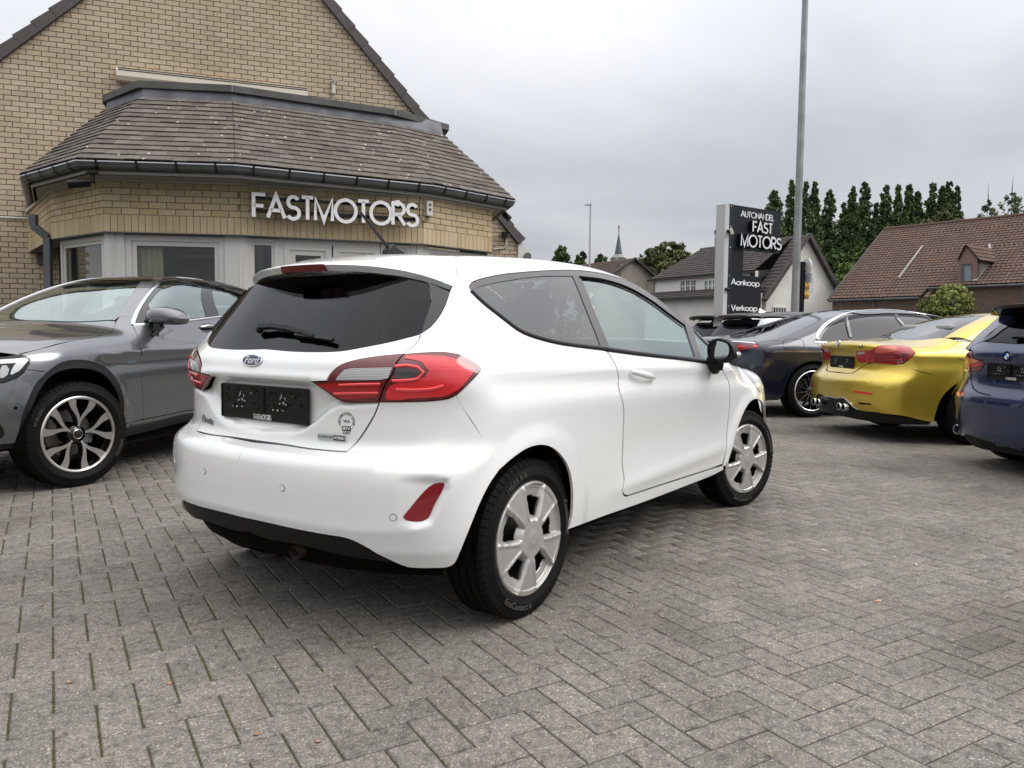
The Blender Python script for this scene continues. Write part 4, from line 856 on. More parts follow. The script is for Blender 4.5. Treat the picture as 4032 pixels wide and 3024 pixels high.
 sweep(ES, [(-.105, -.085), (-.105, -.12), (-.60, -.12), (-.60, -.085)], ze, 'soffit', M_soffit, True); sweep(ES, [(-.125, -.01), (-.125, -.12), (-.155, -.12), (-.155, -.01)], ze, 'fascia', M_soffit, True)
 so = [*Lp]; sweep([seq[0], *Lp, seq[-1]], [(.004, zb - .045 - ze), (.035, zb - .045 - ze), (.035, zb - .015 - ze), (.004, zb - .015 - ze)], ze, 'wall_trim', M_pvc, True)
 for i in range(1, 5):
  a, c = Ep[i], Ep[i + 1]; L, u, n = plan(a, c); k = max(1, round(L / .42))
  for j in range(k):
   s = (j + .5) * L / k; q = a + u * s; mb = MB(); x = lambda kk, zz: (*(q + n * kk), ze + zz)
   mb.bar(x(.016, .012), x(.006, -.06), .024, .006, up=(*n, 0)); mb.bar(x(.004, -.058), x(-.06, -.082), .024, .006); mb.bar(x(.012, .006), x(-.02, .012), .028, .006); mb.build('gutter_bracket', M_black, root)
 sweep([TS[0], *Tp, TS[-1]], [(.0, -.02), (.03, -.02), (.012, .0), (-.02, .17), (-.05, .17), (-.05, -.02)], zt, 'lead_flashing', M_lead, True)
 CS = [W0 + wu * ((Cp[0] - W0) @ wu), *Cp, Cp[-1] + np.array([-.45, 1.8])]; sweep(CS, [(.0, .0), (.0, -.085), (-.03, -.085), (-.30, -.07), (-.30, .0)], zc, 'coping', M_coping, True)
 mb = MB(); mb.raw([(*p, zc - .06) for p in CS], [tuple(range(len(CS)))]); mb.build('flat_roof', M_coping, root)
 for t in ((1250, 392), (1556, 430), (913, 335)):
  p = at_z([t], zc)[0]; mb = MB(); mb.box((p[0] - .008, p[1] - .01, zc - .08), (p[0] + .008, p[1] + .25, zc + .004)); mb.build('coping_joint', M_alu, root)
 # ---- left side: downpipe, wall pipe, box
 q = at_plane([(132, 845), (132, 890), (188, 935), (190, 1068), (192, 1250)], (*(Lp[0] - np.array([.25, 0])), 0), (.15, -1, 0)); mb = MB()
 for i in range(4): mb.bar(q[i], q[i + 1] if i < 3 else (q[i + 1][0], q[i + 1][1], .05), .085, .07, up=(0, 1, 0))
 mb.build('downpipe', M_zinc, root)
 a, c = w3((0, 856)), w3((128, 862)); mb = MB(); k = np.array([*wn, 0]) * .03; mb.tube([a + k, c + k], .012, 8); mb.build('cable_conduit', M_pvc, root, smooth=True)
 a = w3((172, 1020)); mb = MB(); mb.box((a[0] - .06, a[1] - .08, a[2] - .09), (a[0] + .06, a[1] - .01, a[2] + .07)); mb.build('junction_box', pmat('brown_box', (.05, .035, .03), .6), root)
 return dict(root=root, Lp=Lp, w3=w3, wn=wn, wu=wu, W0=W0, zl=zl, ze=ze, Ep=Ep, zb=zb)
BD = building()
def building_fixtures():
 Lp, w3, wn, wu, zl = BD['Lp'], BD['w3'], BD['wn'], BD['wu'], BD['zl']
 # ---- FASTMOTORS letters on rails
 p, q = Lp[2], Lp[3]; L, u, n = plan(p, q); k = .14; pl = (*(p + n * k), 0)
 a = at_plane([(987, 757)], pl, (*n, 0))[0]; c = at_plane([(990, 863)], pl, (*n, 0))[0]; e = at_plane([(1650, 900)], pl, (*n, 0))[0]
 h = a[2] - c[2]; Lw = float((e[:2] - c[:2]) @ u); rt = empty('shop_sign', (0, 0, 0), label='white raised FASTMOTORS letters on black rails on the bay of the brick building', cat='sign')
 let, w = stroke_text('FASTMOTORS', h - .05, .042, .05, gap=.10); sc = Lw / (w + .05); let, w = stroke_text('FASTMOTORS', h - .05, .042, .05, gap=.10, squash=sc)
 me_w = pmat('white_letter_face', (.74, .74, .75), .4); ang = math.atan2(u[1], u[0]); M = Matrix.Translation((c[0], c[1], c[2] + .025)) @ Matrix.Rotation(ang, 4, 'Z')
 x0 = .025
 for ch, V, F in let:
  V = [(v[0] + x0, v[1], v[2]) for v in V]; fr = [(v[0], -.05 if v[1] < -.02 else -.038, v[2]) for v in V]; o = pymesh('letter', fr, F, me_w, rt); o.matrix_local = M
  V2 = [(v[0], -.0385 if v[1] < -.02 else .0, v[2]) for v in V]; ce = np.mean([(v[0], v[2]) for v in V2], 0); b_ = pymesh('letter_return', V2, F, M_black, o)
 for zz in (.07, h - .10): mb = MB(); mb.box((0.0, .002, zz), (Lw - .03, .03, zz + .035)); o = mb.build('rail', M_black, rt); o.matrix_local = M
 for s in (.3, 1.0, 1.7, 2.3):
  if s < Lw: mb = MB(); mb.box((s, .03, h * .3), (s + .02, k - .003, h * .3 + .02)); o = mb.build('stand_off', M_black, rt); o.matrix_local = M
 # alarm box with cable
 p, q = Lp[3], Lp[4]; L2, u2, n2 = plan(p, q); a = at_plane([(1675, 792), (1698, 846)], (*(Lp[3] + n * .01), 0), (*((n + n2) / 2), 0)); rt = empty('alarm_box', tuple(a[0]), math.atan2(u[1], u[0]) + .2, label='small white alarm box with two round lenses right of the shop letters', cat='alarm box')
 mb = MB(); mb.box((0, -.05, -.19), (.085, .02, 0)); add_bevel(mb.build('housing', M_pvc, rt), .006, 2)
 for zz in (-.05, -.11): V, F = lathe([(0, -.008), (.016, -.008), (.02, 0)], 16); o = pymesh('lens', V, F, M_smoke, rt); o.location = (.045, -.05, zz)
 mb = MB(); mb.tube([(.03, -.03, -.19), (.02, -.02, -.25), (-.04, -.02, -.27), (-.09, -.02, -.22), (-.10, -.02, -.05), (-.06, -.02, .10), (0, -.02, .17)], .005, 6); mb.build('cable', M_black, rt, smooth=True)
 # CCTV cameras
 a = at_z([(362, 678)], 2.86)[0]; rt = empty('security_camera', tuple(a), 0, label='black bullet security camera under the left eaves of the brick building', cat='camera')
 mb = MB(); mb.tube([(0, 0, .0), (0, 0, -.02)], .07, 16); mb.tube([(0, 0, -.02), (0, 0, -.12)], .03, 12); mb.build('mount', M_black, rt, smooth=40); mb = MB(); mb.tube([(-.02, 0, -.115), (-.22, -.10, -.155)], .048, 16); mb.build('body', M_black, rt, smooth=40); mb = MB(); mb.box((-.27, -.06, -.11), (.0, .06, -.10), 0); o = mb.build('visor', M_black, rt); o.rotation_euler = (0, -.17, .46)
 a = at_plane([(1990, 850)], (0, 11.6, 0), (.3, -1, 0))[0]; rt = empty('security_camera', tuple(a), 0, label='black security camera under the right end of the bay eaves', cat='camera'); mb = MB(); mb.tube([(-.02, 0, .03), (.06, -.03, -.05)], .045, 14); mb.build('body', M_black, rt, smooth=40); mb = MB(); mb.tube([(-.05, .02, .08), (-.02, 0, .03)], .02, 8); mb.build('mount', M_black, rt, smooth=40)
 a = w3((1990, 930)); rt = empty('security_camera', tuple(a), 0, label='small black camera with white conduit on the brick wall below the verge', cat='camera'); mb = MB(); mb.box((-.07, -.16, -.03), (.05, -.04, .06)); mb.build('body', M_black, rt); mb = MB(); k = wn * .03; c = w3((1940, 982)) - a; d = w3((1980, 978)) - a; mb.tube([(c[0] + k[0], c[1] + k[1], c[2]), (d[0] + k[0], d[1] + k[1], d[2]), (d[0] + k[0] + .06, d[1] + k[1], d[2] + .06), (k[0], k[1], -.02)], .013, 8); mb.build('conduit', M_pvc, rt, smooth=True)
 # awning cassette
 a, c = w3((463, 297)), w3((960, 360)); d = (c - a)[:2]; Ld = np.hypot(*d) + 1.0; rt = empty('awning', tuple(a), math.atan2(wu[1], wu[0]), label='cream rolled awning cassette on the gable wall above the bay roof', cat='awning')
 pr = [(0, -.10), (-.06, -.115), (-.13, -.10), (-.165, -.04), (-.165, .03), (-.13, .09), (-.06, .115), (0, .115)]; mb = MB(); mb.prism([(0, y, z) for y, z in pr], (Ld, 0, 0)); mb.build('cassette', pmat('cream_metal', (.66, .60, .50), .35), rt); mb = MB(); mb.box((.02, -.17, .045), (Ld, -.155, .055)); mb.box((.02, -.15, .080), (Ld, -.135, .088)); mb.build('trim_line', M_coping, rt)
 # small sensor mast
 a = w3((1312, 340)); rt = empty('wind_sensor', tuple(a), math.atan2(wu[1], wu[0]), label='small white wind and sun sensor on the gable wall', cat='sensor'); mb = MB(); mb.bar((0, -.03, -.14), (0, -.03, .02), .06, .06); add_bevel(mb.build('body', M_pvc, rt), .015, 2)
 mb = MB(); mb.tube([(0, -.03, .02), (0, -.08, .08)], .012, 8);
 for k in range(3): aa = k * 2.09; mb.tube([(0, -.08, .08), (.07 * math.cos(aa), -.08 + .07 * math.sin(aa), .08)], .006, 6); mb.tube([(.07 * math.cos(aa) - .015, -.08 + .07 * math.sin(aa), .08), (.07 * math.cos(aa) + .015, -.08 + .07 * math.sin(aa), .08)], [.004, .02], 8)
 mb.build('cups', M_pvc, rt, smooth=40); mb = MB(); mb.tube([(0, -.02, -.14), (0, -.02, -.75)], .005, 6); mb.build('cable', M_pvc, rt)
building_fixtures()
# ================================================================== BEYOND THE YARD
def leafmat(name, cols):
 m, nt, N, L, P = newmat(name); P.inputs['Roughness'].default_value = .6; P.inputs['Specular IOR Level'].default_value = .3
 g = N.new('ShaderNodeNewGeometry'); k = len(cols); c = ramp(N, L, g.outputs['Random Per Island'], [(i / (k - 1), q) for i, q in enumerate(cols)])
 n, _ = pos_noise(N, L, .35, 3); t = ramp(N, L, n.outputs[0], [(.35, (.65, .68, .65)), (.65, (1.25, 1.25, 1.1))]); L.new(mixc(N, L, 1.0, c.outputs[0], t.outputs[0], 'MULTIPLY'), P.inputs['Base Color'])
 P.inputs['Transmission Weight'].default_value = 0; return m
L_poplar = leafmat('poplar_leaves', [(.052, .080, .028), (.085, .120, .040), (.040, .062, .024), (.11, .145, .048)])
L_green = leafmat('green_leaves', [(.045, .085, .022), (.070, .120, .030), (.030, .060, .018), (.085, .135, .038)])
L_olive = leafmat('olive_leaves', [(.075, .090, .030), (.105, .115, .040), (.055, .070, .024), (.125, .130, .050)])
L_bright = leafmat('bright_leaves', [(.075, .13, .025), (.11, .17, .035), (.05, .09, .02), (.13, .18, .045)])
L_pale = leafmat('pale_leaves', [(.09, .12, .06), (.12, .15, .08), (.07, .10, .05)])
L_flower = leafmat('hydrangea', [(.19, .23, .06), (.32, .33, .11), (.10, .14, .035), (.27, .30, .09)])
M_bark = pmat('bark', (.10, .085, .07), .9, var=.3, vscale=3)
def leaves(V, F, c, r, n, s, rng):
 """a loose clump of leaf quads round c"""
 d = rng.normal(size=(n, 3)); d /= np.linalg.norm(d, axis=1, keepdims=True); p = np.array(c) + d * (rng.random((n, 1)) ** .45) * np.array(r)
 a = rng.normal(size=(n, 3)); a /= np.linalg.norm(a, axis=1, keepdims=True); b = np.cross(a, d + .3 * rng.normal(size=(n, 3))); b /= np.maximum(np.linalg.norm(b, axis=1, keepdims=True), 1e-6); ss = s * (.6 + .8 * rng.random((n, 1)))
 q = np.stack([p - a * ss, p + b * ss * .55, p + a * ss, p - b * ss * .55], 1).reshape(-1, 3); k = sum(len(v) for v in V); V.append(q); F.append(np.arange(n * 4).reshape(-1, 4) + k)
def tree(name, base, H, prof, mat, label, group=None, leaf=.12, clumps=60, per=60, seed=1, z0=.1, trunk=.25, cat='tree', bare=0.0, jit=.25, cl=.5, lean=0):
 """prof(t) -> crown radius at height fraction t"""
 rng = np.random.default_rng(seed); rt = empty(name, tuple(base), 0, label=label, cat=cat, group=group)
 V = []; F = []
 for i in range(clumps):
  t = z0 + (1 - z0) * (i + rng.random()) / clumps; r_ = prof((t - z0) / (1 - z0)); an = rng.random() * 6.283; rr = r_ * (rng.random() ** .5) * (1 + rng.normal() * jit * .4); cr = cl * (.6 + .7 * rng.random()) * max(r_, .3)
  leaves(V, F, (rr * math.cos(an) + lean * t * H, rr * math.sin(an), t * H), (cr, cr, cr * (1.5 if H > 10 and r_ < H * .2 else .8)), int(per * (.6 + .8 * rng.random())), leaf, rng)
 me = quads_mesh('crown', np.vstack(V), np.vstack(F), mat); o = bpy.data.objects.new('crown', me); COL.objects.link(o); o.parent = rt
 mb = MB(); mb.tube([(0, 0, 0), (0, 0, H * .4), (lean * H * .85, 0, H * .85)], [trunk, trunk * .7, trunk * .15], 8)
 for k in range(7):
  t = z0 + .1 + .1 * k; an = rng.random() * 6.28; r_ = prof(min((t - z0) / (1 - z0) + .15, 1)) * .8; mb.tube([(0, 0, H * t * .8), (r_ * math.cos(an), r_ * math.sin(an), H * (t * .8 + .12))], [trunk * .3, trunk * .08], 5)
 mb.build('trunk', M_bark, rt, smooth=True); return rt
def gpt(px, Y): p = at_depth([px], Y)[0]; return p
ell = lambda R_: (lambda t: R_ * math.sqrt(max(0, 1 - (2 * t - 1) ** 2)) + .05)
pop = lambda R_: (lambda t: R_ * (min(1, t * 6) ** .5) * (1 - max(0, t - .45) ** 1.6 * 2.35) + .12)
def background():
 # poplars
 P = [(3049, 752, 75), (3118, 713, 38), (3173, 718, 30), (3208, 721, 46), (3268, 751, 60), (3324, 801, 32), (3360, 740, 44), (3407, 720, 60), (3451, 803, 32), (3490, 733, 52), (3538, 732, 34), (3580, 730, 44), (3614, 757, 48), (3660, 724, 50), (3700, 735, 46), (3726, 717, 52), (3758, 738, 44)]
 how = ['with a broad ragged top, first in the row from the left', 'slim, half behind the tall grey lamp pole', 'the slimmest, just right of the tall grey lamp pole', 'fourth in the row from the left, with a blunt top', 'wide, above the white house chimney side', 'short and narrow, sixth in the row from the left', 'tall with a rounded top beside the short sixth one', 'the broadest pointed one in the middle of the row', 'short and narrow, left of the brown roof end', 'wide, right above the left end of the brown roof', 'slender, behind the start of the brown roof ridge', 'tall, twelfth from the left above the brown roof', 'leaning against its taller left neighbour above the brown roof', 'the left trunk of the dense clump above the brown roof', 'second in the dense clump above the brown roof', 'the tallest of the dense clump above the brown roof', 'rightmost of the row, closing the dense clump']
 for i, (x, y, w) in enumerate(P):
  Y = 88 + (i * 37 % 11); p = gpt((x, y), Y); H = p[2]; Rr = w / CF * Y / 2
  tree('poplar_tree', (p[0], p[1], 0), H, pop(Rr * 1.5), L_poplar, 'tall dark poplar ' + how[i], 'poplars in a row behind the houses', leaf=.15, clumps=300, per=48, seed=i + 3, z0=.10, trunk=.3, cl=.38, lean=(.02 if i > 12 else 0))
 for i in range(9):
  x = 3060 + i * 85; p = gpt((x, 925 - 30 * (i % 3)), 97); tree('broadleaf_tree', (p[0], p[1], 0), p[2], ell(2.6 + .5 * (i % 2)), L_poplar, 'dark broad tree filling the gap behind poplar number %d of the row' % (2 * i + 1) if False else ['dark undergrowth tree below the leftmost poplar', 'dark broad tree behind the tall lamp pole', 'dark broad tree below the fourth poplar', 'dark broad tree below the short sixth poplar', 'dark broad tree below the broadest poplar', 'dark broad tree below the poplar left of the brown roof', 'dark broad tree hidden behind the brown roof left part', 'dark broad tree behind the brown roof middle', 'dark broad tree below the dense poplar clump'][i], 'dark broad trees below the poplars', leaf=.2, clumps=130, per=80, seed=140 + i, z0=.03, cl=.32, trunk=.2)
 # lower trees between the white house and the brown roof
 lab = ['bright green bushy tree behind the right slope of the white house', 'green tree left of the brown roof edge', 'low bright green tree tucked beside the brown roof verge', 'dark green tree standing behind the white house ridge']
 for i, (x, y, w, Y, m) in enumerate([(3290, 985, 130, 66, L_green), (3400, 960, 110, 68, L_bright), (3330, 1040, 120, 63, L_bright), (3210, 960, 130, 70, L_poplar)]):
  p = gpt((x, y), Y); tree('leafy_tree', (p[0], p[1], 0), p[2], ell(w / CF * Y / 2), m, lab[i], 'leafy trees between the houses', leaf=.16, clumps=110, per=110, seed=40 + i, z0=.08, cl=.36)
 p = gpt((3720, 838), 78); tree('willow_tree', (p[0], p[1], 0), p[2], ell(3.0), L_olive, 'yellow-green rounded tree rising behind the brown roof ridge', leaf=.15, clumps=120, per=110, seed=61, z0=.25, cl=.3)
 for i, (x, y, w, lb) in enumerate([(3890, 790, 90, 'thin airy pale tree behind the brown roof, left of two'), (3985, 760, 120, 'thin airy pale tree behind the brown roof at the right edge')]):
  p = gpt((x, y), 72); tree('airy_tree', (p[0], p[1], 0), p[2], ell(w / CF * 72 / 2), L_pale, lb, leaf=.13, clumps=60, per=34, seed=70 + i, z0=.55, cl=.25, trunk=.12)
 p = gpt((2625, 960), 66); tree('round_tree', (p[0], p[1], 0), p[2], ell(2.9), L_olive, 'round olive green tree between the gabled house and the white house', leaf=.16, clumps=150, per=110, seed=80, z0=.05, cl=.3)
 for i, (x, y, w, m, lb) in enumerate([(2212, 974, 100, L_green, 'rounded green tree above the white car roof, left of the distant lamp'), (2292, 995, 56, L_poplar, 'small dark tree just left of the distant street lamp'), (2368, 1006, 66, L_green, 'small green tree between the distant lamp and the church spire'), (2080, 1030, 40, L_green, 'tiny tree top peeping over the white car roof')]):
  p = gpt((x, y), 120); tree('distant_tree', (p[0], p[1], 0), p[2], ell(w / CF * 120 / 2), m, lb, 'distant trees over the car roof', leaf=.28, clumps=80, per=60, seed=90 + i, z0=.3, cl=.35)
 p = gpt((2818, 905), 75); tree('airy_tree', (p[0], p[1], 0), p[2], ell(1.1), L_pale, 'wispy pale tree half hidden by the post of the dealer sign', leaf=.13, clumps=40, per=40, seed=99, z0=.4, cl=.3)
 # church
 Y = 250; rt0 = gpt((2435, 1000), Y); rt = empty('church', (rt0[0], rt0[1], 0), .4, label='distant church tower with a thin slate spire and cross', cat='church'); s = Y / CF; zb = rt0[2]
 mb = MB(); n = 8; V = [(15 * s * math.cos(k * .7854 + .39), 15 * s * math.sin(k * .7854 + .39), zb) for k in range(n)] + [(0, 0, gpt((2435, 912), Y)[2])]; mb.raw(V, [(k, (k + 1) % n, n) for k in range(n)]); mb.build('spire', pmat('spire_slate', (.075, .095, .10), .6), rt)
 z2 = gpt((2435, 1016), Y)[2]; mb = MB(); V = [(30 * s * math.cos(k * .7854 + .39), 30 * s * math.sin(k * .7854 + .39), z2) for k in range(n)] + [(13 * s * math.cos(k * .7854 + .39), 13 * s * math.sin(k * .7854 + .39), zb) for k in range(n)]; mb.raw(V, [(k, (k + 1) % n, n + (k + 1) % n, n + k) for k in range(n)]); mb.build('spire_base', pmat('pale_lead', (.22, .21, .20), .6), rt)
 mb = MB(); mb.box((-1.9, -1.9, 0), (1.9, 1.9, z2)); mb.build('tower', pmat('church_stone', (.25, .23, .20), .9), rt); zt = gpt((2435, 912), Y)[2]; mb = MB(); mb.box((-.09, -.09, zt - .3), (.09, .09, zt + 2.1)); mb.box((-.5, -.07, zt + 1.3), (.5, .07, zt + 1.45)); mb.build('cross', M_black, rt)
 # distant lamp
 p = gpt((2325, 806), 60); rt = empty('street_lamp', (p[0], p[1], 0), 0, label='slim distant street lamp on a pale pole above the white car roof', cat='street lamp'); mb = MB(); mb.tube([(0, 0, 0), (0, 0, p[2])], [.10, .06], 10); mb.build('pole', pmat('galvanised', (.42, .43, .44), .4, .6), rt, smooth=True); mb = MB(); mb.box((-.42, -.1, p[2] - .06), (.08, .1, p[2] + .04)); mb.box((-.02, -.02, p[2]), (.02, .02, p[2] + .18)); mb.build('lamp_head', MATS['galvanised'], rt)
 # big pole
 a = gpt((3144, 700), 17); c = gpt((3130, 1217), 17); w0 = 33 / CF * 17 / 2; x0 = c[0] + (c[0] - a[0]) * (c[2]) / (a[2] - c[2]) * 1.0; base = np.array([c[0], 17.0]); rt = empty('lamp_pole', (c[0], 17, 0), 0, label='tall octagonal galvanised lamp pole running out of the top of the picture', cat='lamp pole')
 M_galv = pmat('weathered_zinc', (.255, .275, .27), .55, .35, var=.25, vscale=2.5); mb = MB(); mb.tube([(0, 0, 0), (.0, 0, 10.5)], [w0 * 1.06, w0 * .62], 8); mb.build('pole', M_galv, rt); mb = MB(); mb.tube([(0, 0, 10.4), (0, 0, 10.8), (-.6, -1.0, 11.0)], [.05, .05, .04], 8); mb.box((-.75, -1.7, 10.95), (-.45, -.9, 11.06)); mb.build('lamp_head', M_galv, rt)
 # black post with signs seen edge-on
 Y = 19.5; p = gpt((3161, 1031), Y); rt = empty('traffic_post', (p[0], Y, 0), 0, label='short black ribbed post with edge-on signs and amber lamps beside the tall pole', cat='traffic post'); mb = MB(); r_ = 10.5 / CF * Y; mb.tube([(0, 0, 0), (0, 0, p[2])], r_, 16); mb.build('post', M_black, rt, smooth=40)
 for yy in (1040, 1068, 1097, 1131, 1163): z = gpt((3161, yy), Y)[2]; mb = MB(); mb.tube([(0, 0, z - .02), (0, 0, z + .02)], r_ + .012, 16); mb.build('clamp_band', M_grain, rt, smooth=40)
 zz = lambda y: gpt((3177, y), Y)[2]
 mb = MB(); R0 = (zz(1017) - zz(1082)) / 2; zc = (zz(1017) + zz(1082)) / 2; n = 28; mb.prism([(.10, R0 * math.cos(k * 6.283 / n), zc + R0 * math.sin(k * 6.283 / n)) for k in range(n)], (.03, 0, 0)); o = mb.build('round_sign', pmat('sign_white', (.6, .6, .6), .4), rt); o.rotation_euler = (0, 0, .22)
 mb = MB(); mb.box((.09, -.25, zz(1114)), (.12, .25, zz(1078))); o = mb.build('square_sign', pmat('sign_back', (.36, .37, .38), .5), rt); o.rotation_euler = (0, 0, .15)
 for y0, y1 in ((1111, 1144), (1146, 1178)): mb = MB(); mb.tube([(.06, 0, zz((y0 + y1) / 2)), (.16, -.02, zz((y0 + y1) / 2))], (zz(y0) - zz(y1)) / 2, 18); o = mb.build('amber_lamp', pmat('amber_housing', (.55, .33, .05), .4), rt, smooth=40)
 # ---- totem
 YL = 18.0; pL = gpt((2871, 805), YL)[:2]; d = gpt((3073, 833), YL * 1.06)[:2] - pL; Lt = np.hypot(*d); u = d / Lt; n = np.array([u[1], -u[0]]); T = lambda px, k=0: at_plane([px], (*(pL + n * k), 0), (*n, 0))[0]
 rt = empty('dealer_sign', (0, 0, 0), label='black dealer totem reading AUTOHANDEL FAST MOTORS Aankoop Verkoop on a grey post', cat='sign'); M_nv = pmat('sign_black', (.004, .005, .009), .45, spec=.3)
 def slab(name, pts, th, mat, k=0.0): mb = MB(); mb.prism([T(q, k) for q in pts], tuple(np.array([*-n, 0]) * th)); return mb.build(name, mat, rt)
 p0, p1 = T((2871, 805)), T((3073, 833)); z1 = (p0[2] + p1[2]) / 2; zb_ = (T((2865, 980))[2] + T((3067, 993))[2]) / 2
 S = lambda px: float((T((px, 900))[:2] - pL) @ u); g = lambda s, z, k=0: (*(pL + u * s + n * k), z)
 def box(name, s0, s1, z0, z1_, th, mat, k=0): mb = MB(); mb.prism([g(s0, z0, k), g(s1, z0, k), g(s1, z1_, k), g(s0, z1_, k)], tuple(np.array([*-n, 0]) * th)); return mb.build(name, mat, rt)
 box('upper_panel', S(2880), S(3073), zb_, z1, .16, M_nv); zA = T((2900, 1083))[2]; box('spine_panel', S(2866), S(2934), zA, zb_ - .01, .10, M_nv, -.03); box('lower_panel', S(2862), S(3005), -.0 + .3, zA, .14, M_nv)
 box('side_channel', S(2866), S(2881), .3, z1 - .002, .22, M_gloss, .03)
 a = T((2851, 803)); wpost = 30 / CF * 18; mb = MB(); mb.prism([g(S(2850), .0, .03), g(S(2868) - .012, .0, .03), g(S(2868) - .012, a[2], .03), g(S(2850), a[2], .03)], tuple(np.array([*-n, 0]) * .26)); mb.build('post', pmat('grey_post', (.50, .50, .50), .5), rt)
 for yy in (812, 893, 975, 1086, 1206): z = T((2872, yy))[2]; V, F = lathe([(0, -.008), (.014, -.006), (.018, 0)], 12); o = pymesh('bolt', V, F, M_bolt, rt); o.matrix_local = Matrix.Translation(g(S(2873), z, .032)) @ Matrix.Rotation(math.atan2(u[1], u[0]), 4, 'Z')
 for yy, m_ in ((910, M_pvc), (1138, M_black)): z = T((2860, yy))[2]; mb = MB(); q = g(S(2856), z, .05); q2 = g(S(2872), z - .02, .07); mb.bar(q, q2, .08, .05); add_bevel(mb.build('clamp', M_black, rt), .01, 2);
 z = T((2866, 912))[2]; mb = MB(); mb.bar(g(S(2862), z + .06, .1), g(S(2866), z - .08, .14), .07, .07); add_bevel(mb.build('floodlight', M_pvc, rt), .015, 2)
 MT = lambda s, z, k: Matrix.Translation(g(s, z, k)) @ Matrix.Rotation(math.atan2(u[1], u[0]), 4, 'Z')
 def words(txt, s0, s1, z0, z1_, w, k, depth, mat, name='lettering', single=False):
  h = (z1_ - z0); L, wd = stroke_text(txt, h - w, w, depth, gap=.12); sc = (s1 - s0 - w) / wd; L, wd = stroke_text(txt, h - w, w, depth, gap=.12 * 1.0, squash=1); M = MT(s0 + w / 2, z0 + w / 2, k)
  for ch, V, F in L:
   fy = -depth if depth > .02 else 0; o = pymesh(name, [(v[0] * sc, (v[1] if depth < .02 else (-depth if v[1] < -depth * .5 else -depth + .008)), v[2]) for v in V], F, mat, rt); o.matrix_local = M
   if depth > .02: o2 = pymesh('letter_return', [(v[0] * sc, (-depth + .009 if v[1] < -depth * .5 else 0), v[2]) for v in V], F, M_nv, o)
 zt = lambda px: T(px)[2]
 M_wl = pmat('sign_white_letter', (.72, .72, .74), .4)
 words('AUTOHANDEL', S(2914), S(3046), zt((2980, 861)) - .01, zt((2980, 838)) + .0, .018, .006, .006, M_wl)
 words('FAST', S(2951), S(3030), zt((2990, 921)), zt((2990, 878)) + .01, .036, .004, .09, M_wl); words('MOTORS', S(2906), S(3067), zt((2990, 980)), zt((2990, 932)) + .01, .036, .004, .09, M_wl)
 words('Aankoop', S(2883), S(2996), zt((2940, 1126)), zt((2940, 1101)), .020, .006, .006, M_wl); words('Verkoop', S(2886), S(2990), zt((2940, 1225)), zt((2940, 1201)), .020, .006, .006, M_wl)
background()
